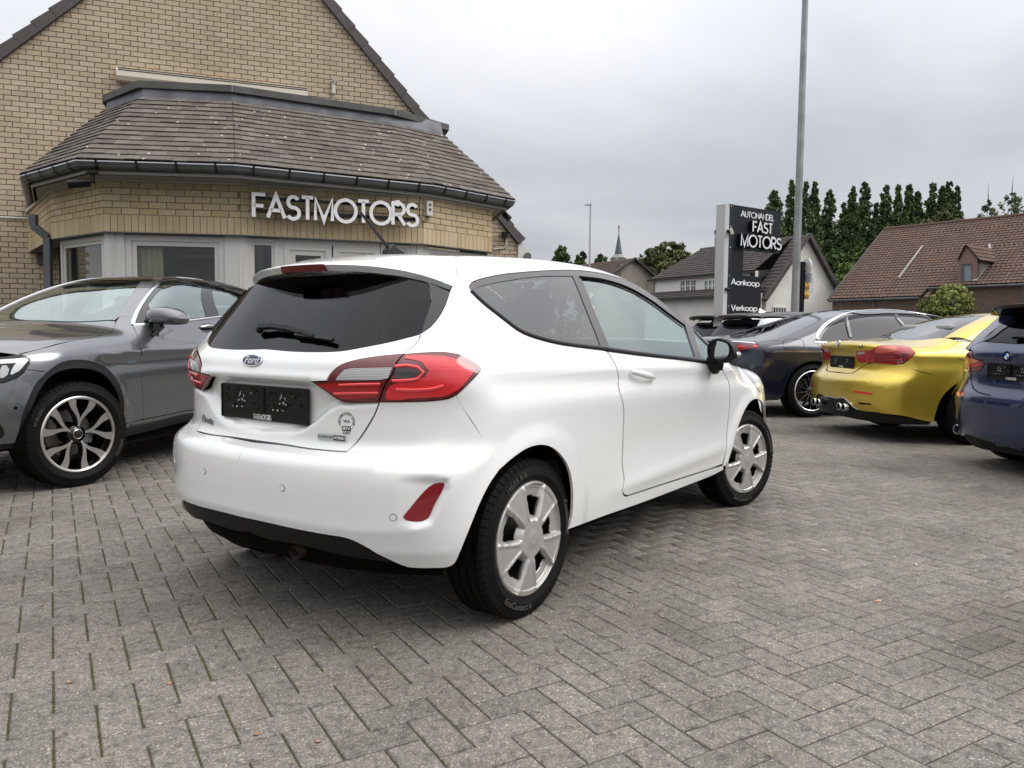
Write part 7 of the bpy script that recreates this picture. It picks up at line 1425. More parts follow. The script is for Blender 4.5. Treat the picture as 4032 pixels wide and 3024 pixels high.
 mb = MB(); mb.raw(*ringmesh(.0405, .0415, -55, 235)); mb.raw(*ringmesh(.0295, .0302, -55, 235)); mb.raw([(-.0215, -.043, .0), (.0215, -.043, 0), (.0215, -.020, 0), (-.0215, -.020, 0)], [(0, 1, 2, 3)])
 V, F = font_mesh('CERTIFIED SAFETY SYSTEM', .0105, 0, bold=.0003, space=1.15); W = []
 for x, y, z in V: a = x / .0355; W.append(((.0355 + y) * math.sin(a), (.0355 + y) * math.cos(a), .0003))
 mb.raw(W, F); V, F = font_mesh('VCA', .0165, 0, bold=.0005); mb.raw([(x, y + .001, z + .0003) for x, y, z in V], F); V, F = font_mesh('AUDIT', .0125, 0, bold=.0004); mb.raw([(x, y - .0515, z + .0003) for x, y, z in V], F); mb.raw(*ringmesh(.0008, .0018, n=12))
 o2 = pymesh('sticker_print', mb.V, mb.F, M_black_print, st); place_text('sticker_print', 'BTV', .019, Matrix.Translation((0, -.0315, .0005)), M_white_print, st, 0, bold=.0006)
 # plate lamps
 mb = MB(); mb.box((-.60, .05, .908), (-.575, .08, .913)); mb.box((-.60, -.08, .908), (-.575, -.05, .913)); mb.build('plate_lamp', M_clear_lens, tg)
 # ---- wheels
 def cover_h(Rm, A):
  per = 2 * math.pi / 5; th = (A - math.pi) % per; th = np.minimum(th, per - th); rn = Rm / .222
  hwid = np.where(rn < .30, 9, .235 + .06 * sstep(.33, .95, rn)); d = Rm * (th - hwid)
  win = sstep(0, .012, d) * sstep(.31, .40, rn) * (1 - sstep(.955, .985, rn))
  ridge = .005 * np.exp(-((d + .004) / .006) ** 2) * sstep(.34, .42, rn) * (1 - sstep(.9, 1, rn))
  dish = .016 * (1 - (rn - .1).clip(0) ** 2) + .004 * (rn > .9)
  hubp = .004 * (1 - sstep(.12, .14, rn)) + .002 * np.exp(-((rn - .155) / .018) ** 2)
  return dish + ridge + hubp - win * (.028 - .014 * sstep(.6, .95, rn)) - .006 * sstep(.975, 1.0, rn)
 def cover_hole(Rm, A):
  per = 2 * math.pi / 5; th = (A - math.pi) % per; th = np.minimum(th, per - th); rn = Rm / .222
  return (Rm * (th - (.235 + .06 * sstep(.33, .95, rn))) > .008) & (rn > .40) & (rn < .76 + .03 * np.cos(th * 8))
 def make_wheel():
  w = bpy.data.objects.new('wheel', None); COL.objects.link(w); w.parent = root
  add_tyre(w, .312, .207, .195, texts=[('EcoContact 6', .262, .034, 195, True), ('Continental', .262, .032, 75, False), ('195/55 R16', .262, .030, -30, False)], blocks=64)
  cv = polar_face(w, 'wheel_cover', .222, -.086, cover_h, cover_hole, M_cover); add_hub_parts(w, .207, .0975)
  V, F = font_mesh('Ford', .018, .0006, shear=.35, bold=.0002); pymesh('cover_badge', [(x, -.107 - z, y) for x, y, z in V], F, M_cover, w)
  return w
 w = make_wheel()
 spots = [(0, -.745, -1, 0, 0.10), (2.493, -.755, -1, R(-17), -.12), (0, .745, 1, 0, .4), (2.493, .755, 1, R(-17), .3)]
 for i, (x, y, o_, stq, sp_) in enumerate(spots):
  ww = w if i == 0 else copy_tree(w, root)
  ww.matrix_local = Matrix.Translation((x, y, .31)) @ Matrix.Rotation(stq, 4, 'Z') @ Matrix.Rotation(0 if o_ < 0 else math.pi, 4, 'Z') @ Matrix.Rotation(sp_, 4, 'Y')
 return c
M_black_cup = pmat('handle_recess', (.80, .81, .80), .3, coat=1)
def plate_holder_detail(po, hw, hh, xp, zp, full=True):
 """empty dealer plate carrier: pockets, slots, screws and the dealer's name in white"""
 rnd = random.Random(3); mb = MB(); mw = MB(); x = xp - .0006
 # raised rim and centre rib
 for a, e in (((x - .003, -hw + .004, zp + hh - .007), (x, hw - .004, zp + hh - .003)), ((x - .003, -hw + .003, zp - hh + .030), (x, hw - .003, zp - hh + .033)), ((x - .003, -.012, zp - hh + .033), (x, .012, zp + hh - .007)), ((x - .003, -hw + .003, zp - hh + .003), (x, -hw + .007, zp + hh - .004)), ((x - .003, hw - .007, zp - hh + .003), (x, hw - .003, zp + hh - .004))): mb.box(a, e)
 for k in range(90):
  y = rnd.uniform(-hw + .02, hw - .03); z = rnd.uniform(zp - hh + .038, zp + hh - .02); w = rnd.choice([.006, .010, .004, .014]); h = rnd.choice([.004, .012, .008, .003])
  mb.box((x - .0022, y, z), (x, y + w, z + h))
 mb.build('carrier_ribs', M_gloss, po)['kind'] = 'stuff'
 rnd = random.Random(5)
 for sg in (-1, 1):
  y0 = sg * .125
  for dy, dz, w, h in ((-.012, .012, .003, .012), (.016, .014, .003, .010), (-.018, -.006, .008, .005), (.018, -.004, .008, .005), (-.004, -.028, .010, .004), (.010, .020, .003, .014), (.03, -.03, .008, .006), (-.06, .028, .006, .003), (.055, -.042 + .012, .009, .005)): mw.box((x - .0008, y0 + dy, zp + .006 + dz), (x, y0 + dy + w, zp + .006 + dz + h))
 mw.build('carrier_slots', pmat('slot_light', (.5, .5, .5), .5), po)
 for sg in (-1, 1):
  V, F = lathe([(0, -.003), (.005, -.002), (.006, 0)], 14); s = pymesh('screw', V, F, M_bolt, po); s.matrix_local = Matrix.Translation((x, sg * .125, zp + .008)) @ Matrix.Rotation(-math.pi / 2, 4, 'Z')
 L, wd = stroke_text('FASTMOTORS', .0185, .0022, .0006, gap=.10, squash=.72)
 for ch, V, F in L[:]: pass
 VV = []; FF = []
 for ch, V, F in L: k = len(VV); VV += V; FF += [tuple(i + k for i in f) for f in F]
 pymesh('dealer_lettering', [(x - .0002 + v[1], -(v[0] - wd / 2) , zp - hh + .0055 + v[2]) for v in VV], FF, M_white_print, po)
FIESTA = fiesta()
# ================================================================== OTHER CARS
def pts_fn(b):
 T_ = lambda x, y: tuple(b.cast(np.array([[x, y, 3.0]]), np.array([[0, 0, -1.0]]), .5, 2.9, 400)[0])
 S_ = lambda x, z, sg=-1: tuple(b.cast(np.array([[x, 4.0 * sg, z]]), np.array([[0, -1.0 * sg, 0]]), 2, 3.9, 400)[0])
 R_ = lambda y, z: tuple(b.cast(np.array([[-5.0, y, z]]), np.array([[1.0, 0, 0]]), 2.5, 5.5, 600)[0])
 F_ = lambda y, z: tuple(b.cast(np.array([[7.0, y, z]]), np.array([[-1.0, 0, 0]]), 1.5, 5.0, 600)[0])
 return T_, S_, R_, F_
def arch3(b, wx, wz, r, a0, a1, sg, n=16):
 _, S_, _, _ = pts_fn(b); return [S_(wx + r * math.cos(R(a0 + (a1 - a0) * i / n)), wz + r * math.sin(R(a0 + (a1 - a0) * i / n)), sg) for i in range(n + 1)]
def wells(root, wxs, r, wz, yo, yi=.45):
 for sg in (-1, 1):
  for wx in wxs:
   n = 18; V = [];
   for i in range(n + 1):
    a = math.pi * (-.05 + 1.10 * i / n)
    for y in (yi, yo): V.append((wx + r * math.cos(a), sg * y, wz + r * math.sin(a)))
   mb = MB(); mb.raw(V, [(2 * i, 2 * i + 1, 2 * i + 3, 2 * i + 2) for i in range(n)]); mb.raw([(wx, sg * yi, wz)] + [V[2 * i] for i in range(n + 1)], [(0, i + 1, i + 2) for i in range(n)]); mb.build('wheel_well', M_void, root)
def cabin(root, x0, x1, hw, z0, zt, leather=None, row2=True):
 m = leather or M_interior
 rows = [x1 - 1.05] + ([x1 - 1.95] if row2 else [])
 for x in rows:
  for sg in (-1, 1):
   y = sg * hw * .45; sb = MB(); sb.box((x - .1, y - .24, z0), (x + .45, y + .24, z0 + .16)); sb.raw([(x - .15, y - .23, z0 + .1), (x + .02, y - .23, z0 + .1), (x - .16, y - .19, zt - .28), (x - .30, y - .19, zt - .28), (x - .15, y + .23, z0 + .1), (x + .02, y + .23, z0 + .1), (x - .16, y + .19, zt - .28), (x - .30, y + .19, zt - .28)], [(0, 1, 2, 3), (4, 7, 6, 5), (0, 3, 7, 4), (1, 5, 6, 2), (3, 2, 6, 7), (0, 4, 5, 1)])
   so = sb.build('seat', m, root); add_bevel(so, .04, 2); hb = MB(); hb.box((x - .32, y - .13, zt - .25), (x - .22, y + .13, zt - .08)); add_bevel(hb.build('head_restraint', m, so), .035, 3)
 mb = MB(); mb.box((x1 - .30, -hw * .85, z0), (x1 + .15, hw * .85, z0 + .42)); add_bevel(mb.build('dashboard', M_interior, root), .05, 2)
 cx_, y_, cz_ = x1 - .52, hw * .45, z0 + .42; ring = [(cx_ + .07 * math.sin(a), y_ + .185 * math.cos(a), cz_ + .175 * math.sin(a)) for a in np.linspace(0, 2 * math.pi, 29)]; mb = MB(); mb.tube(ring, .016, 8, cap=False); mb.bar((cx_, y_ - .17, cz_), (cx_, y_ + .17, cz_), .03, .05); mb.bar((cx_, y_, cz_), (x1 - .2, y_, cz_ - .1), .07, .07); mb.build('steering_wheel', M_black, root, smooth=True)
def roundel(parent, M, r, name='maker_badge'):
 n = 32; mb = MB(); mb.prism([(r * math.cos(6.2832 * k / n), r * math.sin(6.2832 * k / n), 0) for k in range(n)], (0, 0, .004)); o = mb.build(name, M_chrome, parent); o.matrix_local = M
 mb = MB(); mb.prism([(r * .93 * math.cos(6.2832 * k / n), r * .93 * math.sin(6.2832 * k / n), .0041) for k in range(n)], (0, 0, .0006)); mb.build('badge_ring', M_gloss, o)
 for q in range(4):
  mb = MB(); a0 = q * math.pi / 2; mb.prism([(0, 0, .0048)] + [(r * .60 * math.cos(a0 + math.pi / 2 * k / 8), r * .60 * math.sin(a0 + math.pi / 2 * k / 8), .0048) for k in range(9)], (0, 0, .0008)); mb.build('badge_quarter', M_white_print if q % 2 == 0 else MATS['roundel_blue'], o)
 mb = MB(); mb.raw(*ring_vf(r * .60, r * .66, .0052)); mb.build('badge_line', M_chrome, o); return o
def ring_vf(r0, r1, z, n=32):
 V = []
 for k in range(n + 1): a = 6.2832 * k / n; V += [(r0 * math.cos(a), r0 * math.sin(a), z), (r1 * math.cos(a), r1 * math.sin(a), z)]
 return V, [(2 * k, 2 * k + 1, 2 * k + 3, 2 * k + 2) for k in range(n)]
pmat('roundel_blue', (.01, .16, .50), .2, coat=1)
def surf_M(b, q, off=.002, up=.5, rot=0):
 q = Vector(q); n = Vector(b.N(np.array(q)[None])[0]); n.z *= up; n.normalize(); right = Vector((0, 0, 1)).cross(n).normalized(); u = n.cross(right); return Matrix.Translation(q + n * off) @ Matrix((right, u, n)).transposed().to_4x4() @ Matrix.Rotation(rot, 4, 'Z')
def spoke_wheel(root, Rt, Rr, wd, nsp, pair, face_m, back_m, w0, w1, blocks=60, texts=(), depth=.03, dish=.02, rimw=.014, capm=None):
 w = bpy.data.objects.new('wheel', None); COL.objects.link(w); w.parent = root; hw = wd / 2
 add_tyre(w, Rt, Rr, wd, texts=texts, blocks=blocks)
 V, F = lathe([(Rr + .006, -hw + .010), (Rr - .002, -hw + .004), (Rr - rimw, -hw + .008), (Rr - rimw - .002, -hw + .02)], 90); pymesh('rim_flange', V, F, face_m, w, smooth=True).data.set_sharp_from_angle(angle=R(40))
 V, F = lathe([(Rr - rimw, -hw + .018), (Rr - rimw - .012, -hw + .06), (Rr - .04, hw - .03)], 72); pymesh('rim_barrel', V, F, back_m, w, smooth=True)
 for k in range(nsp):
  a = 2 * math.pi * k / nsp
  if pair: a = 2 * math.pi * (k // 2) / (nsp // 2) + (.5 if k % 2 else -.5) * pair
  am = 2 * math.pi * (k // 2) / (nsp // 2) if pair else a
  r0, r1 = .055, Rr - rimw + .002; pts = []; n = 10
  for i in range(n + 1):
   t = i / n; r_ = r0 + (r1 - r0) * t; ac = am * (1 - sstep(0, .8, t)) + a * sstep(0, .8, t) if pair else a; half = (w0 + (w1 - w0) * t ** 1.5) / 2; y = -hw + .012 + dish * (1 - t) ** 2 + .004
   pts.append((r_, ac, half, y))
  Vf = []; Ff = []; Vb = []; Fb = []
  for r_, ac, half, y in pts:
   ex = np.array([math.cos(ac), -math.sin(ac)]); er = np.array([math.sin(ac), math.cos(ac)])
   for s in (-1, 1): p = er * r_ + ex * half * s; Vf.append((p[0], y, p[1]));
   for s in (-1, 1): p = er * r_ + ex * (half + .004) * s; Vb.append((p[0], y + .0015, p[1]))
   for s in (-1, 1): p = er * r_ + ex * (half + .008) * s; Vb.append((p[0], y + depth, p[1]))
  Ff = [(2 * i, 2 * i + 1, 2 * i + 3, 2 * i + 2) for i in range(n)]
  Fb = [(4 * i + j, 4 * i + jj, 4 * i + 4 + jj, 4 * i + 4 + j) for i in range(n) for j, jj in ((0, 1), (1, 3), (3, 2), (2, 0))]
  mb = MB(); mb.raw(Vb, Fb); so = mb.build('spoke', back_m, w); mb = MB(); mb.raw(Vf, Ff); mb.build('machined_face', face_m, so)
 V, F = lathe([(0, -hw + .024), (.032, -hw + .024), (.036, -hw + .028), (.06, -hw + .036), (.07, -hw + .06)], 32); pymesh('wheel_hub', V, F, capm or back_m, w, smooth=True)
 V, F = lathe([(.030, -hw + .0225), (.0315, -hw + .0215), (.034, -hw + .0235)], 32); pymesh('cap_ring', V, F, M_chrome, w, smooth=True)
 for k in range(5): a = 6.2832 * k / 5 + .3; V, F = lathe([(0, -.01), (.008, -.01), (.009, .01)], 8); o = pymesh('wheel_bolt', V, F, M_bolt, w); o.location = (.052 * math.sin(a), -hw + .045, .052 * math.cos(a))
 V, F = lathe([(.08, .015), (.165, .015), (.165, .04), (.08, .04)], 48); pymesh('brake_disc', V, F, M_disc, w, smooth=False)
 mb = MB(); mb.box((.07, -.005, -.06), (.17, .05, .06)); mb.build('brake_caliper', M_bolt, w)
 return w
def set_wheels(root, w, pos, z):
 for i, (x, y, st, sp_) in enumerate(pos):
  ww = w if i == 0 else copy_tree(w, root); ww.matrix_local = Matrix.Translation((x, y, z)) @ Matrix.Rotation(st, 4, 'Z') @ Matrix.Rotation(0 if y < 0 else math.pi, 4, 'Z') @ Matrix.Rotation(sp_, 4, 'Y')
def plate_flat(root, b, xp, zp, hw=.26, hh=.066, yc=0):
 ph = MB(); ph.box((xp, -hw, zp - hh), (xp + .014, hw, zp + hh)); po = ph.build('number_plate_holder', M_black, root); add_bevel(po, .005, 2); plate_holder_detail(po, hw, hh, xp, zp); return po
# ------------------------------------------------------------------ yellow two-door convertible
def yellow_car():
 pose = (4.70, 8.83, .068); xs = [-1.05, -.5, 0, .6, 1.5, 2.3, 2.8, 3.5]; zs = [.1, .2, .35, .5, .65, .8, .9, .98, 1.05, 1.15, 1.25, 1.35, 1.45]
 mid = [.78, .86, .895, .915, .925, .92, .90, .855, .80, .735, .67, .59, .50]
 Wm = [[v - .02 for v in mid], [v + .005 for v in mid], [.78, .87, .91, .935, .94, .935, .915, .865, .80, .725, .65, .57, .48], mid, [.78, .86, .88, .895, .905, .905, .89, .855, .805, .745, .68, .60, .5], [.78, .86, .90, .92, .925, .91, .88, .83, .76, .70, .63, .55, .45], [.76, .85, .90, .925, .925, .90, .86, .80, .72, .64, .55, .48, .4], [.70, .78, .83, .85, .85, .82, .78, .70, .62, .5, .4, .35, .3]]
 b = Body(pose, (xs, zs, Wm), ([.1, .25, .4, .55, .65, .71, .77, .85, .93, 1.0, 1.04, 1.1, 1.5], [-.95, -1.05, -1.12, -1.13, -1.105, -1.035, -.998, -.995, -1.01, -1.035, -1.03, -1.0, -.9], [.33] * 13, [3.3] * 13), ([-1.1, -1.0, -.8, -.5, -.3, 0, .3, .6, 1.0, 1.5, 1.9, 2.3, 2.6, 3.2, 3.6], [1.02, 1.045, 1.063, 1.085, 1.13, 1.245, 1.330, 1.372, 1.388, 1.36, 1.25, 1.07, 1.0, .88, .65], [.12, .12, .12, .14, .16, .18, .16, .14, .14, .16, .22, .2, .16, .15, .2]), ([.1, .4, .6, .8, 1.0, 1.5], [3.45, 3.6, 3.62, 3.5, 3.2, 2.5], [.8] * 6, [4.5] * 6), kr=.14, kt=.06, kf=.15)
 U, V = b.W.U, b.W.V; b.W.A += (1 - sstep(2.6, 3.2, U)) * (.008 * np.exp(-((V - (.915 - .01 * U)) / .03) ** 2) - .008 * np.exp(-((V - .83) / .05) ** 2));
 for wx in (0, 2.812): rr = np.hypot(U - wx, V - .335); b.W.A += .016 * (1 - sstep(.38, .50, rr))
 root = empty('yellow_convertible_car', (pose[0], pose[1], 0), pose[2], label='metallic yellow two-door convertible with its hardtop up, parked right of the white car', cat='car'); c = Car(b, root); P = c.panel; T_, S_, R_, F_ = pts_fn(b)
 Mp = paint('yellow_metallic', (.64, .47, .055), rough=.30, metal=.65, flake=.05, dirt=.04)
 Y = lambda L: [(3080 + .4304 * u, 1150 + .4304 * v) for u, v in L]
 line_lid = [(640, 738), (700, 702), (785, 652)]
 seam_b = Y([(1110, 655), (1180, 700), (1400, 765), (1612, 828)])
 # deck and boot lid, bumper, sides
 lid = P('boot_lid', [[R_(0, .70), R_(-.2, .698)] + Y([(640, 738)]), Y(line_lid), Y([(800, 643), (822, 528)]), Y([(860, 505), (1000, 488), (1150, 503)]), Y([(1150, 505), (1350, 510), (1500, 510), (1560, 490), (1605, 455)]), Y([(1605, 455), (1462, 420)])[0:] + [T_(-.50, -.45), T_(-.52, 0)]], (1, 0, -.9), Mp, sym=True, grid=.03, gap=.002)
 bump = P('rear_bumper', [[R_(0, t) for t in np.linspace(.42, .69, 6)], [R_(-.2, .692)] + Y([(640, 744)]), Y([(645, 745), (705, 708), (790, 657), (1050, 664), (1108, 659)]), seam_b, Y([(1612, 828), (1560, 862), (1500, 915), (1440, 1000), (1405, 1100), (1385, 1195)]), Y([(1385, 1195), (1250, 1165), (1100, 1130), (890, 1105)]), Y([(885, 1100), (700, 1078), (655, 1055), (600, 1000), (560, 968)]) + [R_(-.14, .415), R_(0, .42)]], (1, .7, 0), Mp, grid=.03, gap=0, pmode='half', mirror=True); bump = c.joined('rear_bumper', bump)
 P('diffuser', [[R_(0, .20), R_(0, .41)], [R_(0, .412), R_(-.14, .407)] + Y([(560, 971), (600, 1003), (655, 1058), (700, 1081), (885, 1103)]), Y([(885, 1103), (1250, 1168), (1370, 1195)]), [S_(-.5, .20), R_(-.5, .20), R_(0, .20)]], (1, .5, 0), M_black, grid=.04, gap=0, off=-.012, pmode='half', mirror=True)
 c.strip('diffuser_edge', [R_(.14, .415), R_(0, .42), R_(-.14, .415)] + Y([(560, 968), (600, 1000), (655, 1055), (700, 1076)]), .010, .004, M_gutterlip)
 sg = -1
 side = [Y([(1217, 552), (1190, 592), (1112, 652)]), seam_b, arch3(b, 0, .335, .375, 150, 0, sg), [S_(.40, .30), S_(.42, .20), S_(1.4, .20), S_(2.38, .20)], [S_(2.42, .30)] + arch3(b, 2.812, .335, .375, 175, 0, sg), [S_(3.19, .30), S_(3.3, .30), S_(3.35, .60)], [S_(3.2, .80), S_(2.8, .90), S_(2.3, .95), S_(1.9, .985)], [S_(1.9, .985), S_(1.2, .99), S_(.5, 1.0), S_(.12, 1.01)] + Y([(1770, 462)]), Y([(1770, 462), (1605, 450)]), Y([(1605, 455), (1560, 490), (1500, 510), (1350, 510), (1150, 505)]), Y([(1160, 505), (1217, 552)])]
 P('body_side', side, (.15, 1, -.2), Mp, grid=.035, gap=.002, mirror=True)
 c.strip('door_seam', [S_(.55, .99), S_(.62, .8), S_(.62, .5), S_(.52, .25)], .006, .0006, M_void, mirror=True)
 # hardtop: rear glass frame, glass, C pillar and roof shell
 gl_r = Y([(1462, 418), (1600, 345), (1750, 268), (1885, 203)])
 P('hardtop_side', [Y([(1470, 420)]) + gl_r[1:], [T_(.40, -.52), T_(.8, -.535), T_(1.45, -.52)], [T_(1.45, -.53), S_(1.5, 1.29)], [S_(1.5, 1.29), S_(1.0, 1.30), S_(.6, 1.265)] + Y([(2080, 245), (1980, 285), (1875, 350), (1835, 400), (1838, 425)]), Y([(1838, 428), (1830, 452), (1770, 458)]), Y([(1770, 458), (1470, 420)])], (0, 1, -.8), Mp, grid=.03, mirror=True, gap=.002)
 P('hardtop_roof', [[T_(.40, 0), T_(.40, -.3)] + Y([(1885, 203)]), [T_(.40, -.518), T_(.8, -.533), T_(1.45, -.518)], [T_(1.45, -.518), T_(1.50, 0)]], (0, 0, -1), Mp, sym=True, grid=.05, gap=.001)
 hole = [Y([(1395, 370), (1500, 315), (1620, 255), (1750, 213)]), [T_(.30, -.3), T_(.30, 0), T_(.30, .3), T_(.29, .50)], [T_(-.30, .52), T_(-.40, .3), T_(-.42, 0), T_(-.41, -.3)] + Y([(1395, 370)])]
 P('rear_screen_frame', [[T_(-.52, 0), T_(-.50, -.45)] + Y([(1462, 418)]), gl_r, [T_(.395, -.3), T_(.395, 0)]], (0, 0, -1), M_gloss, sym=True, grid=.05, off=-.003, holes=(hole,))
 P('rear_screen', hole, (0, 0, -1), G_mid, grid=.08, off=-.006, gap=0, thick=.003)
 P('side_window', [[S_(1.5, 1.28), S_(1.0, 1.29), S_(.6, 1.255)] + Y([(2080, 250), (1980, 290), (1878, 352), (1840, 402), (1840, 425)]), [S_(.2, 1.02), S_(.8, 1.0), S_(1.85, .995)], [S_(1.85, 1.0), S_(1.5, 1.28)]], (0, 1, -.4), G_mid, grid=.06, off=-.008, mirror=True, thick=.003)
 c.strip('window_surround', Y([(2080, 243), (1980, 284), (1873, 350), (1833, 402), (1836, 428)]), .022, .006, M_gloss, mirror=True)
 P('windscreen', [[T_(1.50, 0), T_(1.46, -.50)], [T_(1.46, -.52), T_(1.9, -.60), T_(2.2, -.68)], [T_(2.2, -.68), T_(2.35, 0)]], (-.5, 0, -1), G_clear, sym=True, grid=.08, thick=.004)
 P('bonnet', [[T_(2.36, 0), T_(2.22, -.70)], [T_(2.22, -.70), T_(2.8, -.72), T_(3.2, -.66)], [T_(3.2, -.66), T_(3.45, 0)]], (0, 0, -1), Mp, sym=True, grid=.07); P('front_bumper', [[F_(0, .74), F_(-.6, .72), F_(-.8, .62)], [F_(-.8, .62), F_(-.78, .25)], [F_(-.78, .25), F_(0, .22)]], (-1, 0, 0), Mp, sym=True, grid=.07)
 # lamps
 ol = P('tail_lamp', [Y([(825, 525), (870, 497), (1000, 487), (1120, 492), (1180, 512), (1215, 550)]), Y([(1215, 550), (1190, 590), (1120, 643), (1050, 658), (900, 655), (803, 645)]), Y([(803, 645), (825, 525)])], (1, .8, 0), M_red, grid=.03, off=.006, mirror=True, thick=.02, gap=.002)
 P('indicator_lens', [Y([(862, 512), (1000, 502), (1052, 515), (1045, 536), (990, 548), (852, 546), (862, 512)])], (1, .8, 0), pmat('salmon_lens', (.62, .12, .07), .08, coat=1), grid=.03, off=.009, thick=.002, gap=0, mirror=ol[1], parent=ol[0])
 for yy in (575, 600, 628): P('light_bar', [Y([(840, yy), (1000, yy - 2), (1150, yy - 12), (1160, yy - 2), (1000, yy + 7), (840, yy + 9), (840, yy)])], (1, .8, 0), M_red_dark, grid=.03, off=.0085, thick=.002, gap=0, mirror=ol[1], parent=ol[0])
 il = P('lid_lamp', [Y([(677, 541), (740, 534), (820, 532)]), Y([(820, 532), (798, 641)]), Y([(798, 641), (705, 638), (682, 605), (677, 541)])], (1, .3, 0), M_red, grid=.03, off=.006, mirror=True, thick=.01, gap=.001, parent=lid)
 P('clear_strip', [Y([(690, 552), (760, 547), (760, 558), (692, 563), (690, 552)])], (1, .3, 0), M_clear_lens, grid=.03, off=.009, thick=.002, gap=0, mirror=il[1], parent=il[0])
 P('rear_reflector', [Y([(645, 902), (740, 910), (826, 924)]), Y([(826, 924), (824, 940)]), Y([(824, 940), (730, 930), (652, 917)]), Y([(652, 917), (645, 902)])], (1, .5, 0), M_red_bright, grid=.03, off=.003, thick=.004, gap=0, mirror=bump, parent=bump)
 P('air_slot', [Y([(690, 1006), (812, 1021)]), Y([(814, 1033), (700, 1021), (690, 1006)])], (1, .5, 0), M_void, grid=.03, off=.001, thick=.004, gap=0, mirror=bump, parent=bump)
 P('third_brake_light', [Y([(455, 384), (540, 382), (625, 387)]), Y([(625, 387), (615, 402), (540, 404), (455, 402), (455, 384)])], (1, 0, -.9), M_red_dark, grid=.03, off=.003, thick=.004, gap=0, parent=lid)
 c.strip('fuel_flap_line', Y([(1720, 492), (1640, 494), (1600, 515), (1588, 560), (1610, 605), (1660, 624), (1720, 626)]), .005, .0006, M_void)
 for u, v, r_ in ((652, 817, .022), (817, 822, .010), (600, 892, .024)): q = b.px(Y([(u, v)]))[0]; M = surf_M(b, q, .0015, 1); mb = MB(); mb.raw(*ring_vf(r_, r_ + .0018, 0, 28)); o = mb.build('bumper_cap', pmat('cap_line', (.20, .15, .03), .5) if 'cap_line' not in MATS else MATS['cap_line'], bump); o.matrix_local = M
 for sgy in (-1, 1):
  for yy in (.25, .355): mb = MB(); V, F = lathe([(.034, .0), (.040, -.004), (.042, .0), (.042, .12), (.034, .12), (.032, .01)], 28); o = pymesh('exhaust_tip', V, F, M_chrome, root, smooth=True); o.matrix_local = Matrix.Translation((-1.15, sgy * yy, .335)) @ Matrix.Rotation(-math.pi / 2, 4, 'Z'); V, F = lathe([(0, .03), (.033, .03)], 16); pymesh('exhaust_bore', V, F, M_void, o)
 q = b.px(Y([(512, 468)]))[0]; roundel(lid, surf_M(b, q, .002, .4), .041)
 q = b.px(Y([(722, 497)]))[0]; V, F = font_mesh('M4', .042, .002, shear=.25, bold=.001); o = pymesh('model_badge', V, F, M_chrome, lid); o.matrix_local = surf_M(b, q, .003, .4)
 plate_flat(root, b, -1.012, .815)
 c.shell('inner_skin', .24, .98, ((0, .335), (2.812, .335)), .42, off=.05, xc=(.2, 2.6), nz=12, nphi=120); wells(root, (0, 2.812), .39, .335, .90)
 mb = MB(); mb.box((-.95, -.6, .24), (-.35, .6, .5)); mb.box((.42, -.8, .18), (2.38, .8, .34)); mb.box((-.4, -.5, .22), (.42, .5, .5)); mb.box((2.3, -.5, .2), (3.4, .5, .5)); mb.build('underbody', M_under, root)
 cabin(root, 0, 2.2, .72, .45, 1.32, pmat('pale_leather', (.30, .30, .29), .6)); w = spoke_wheel(root, .335, .246, .255, 10, .16, M_alu, M_gloss, .016, .022, texts=()); set_wheels(root, w, [(0, -.80, 0, .1), (2.812, -.80, 0, .4), (0, .80, 0, 1), (2.812, .80, 0, 0)], .335)
yellow_car()
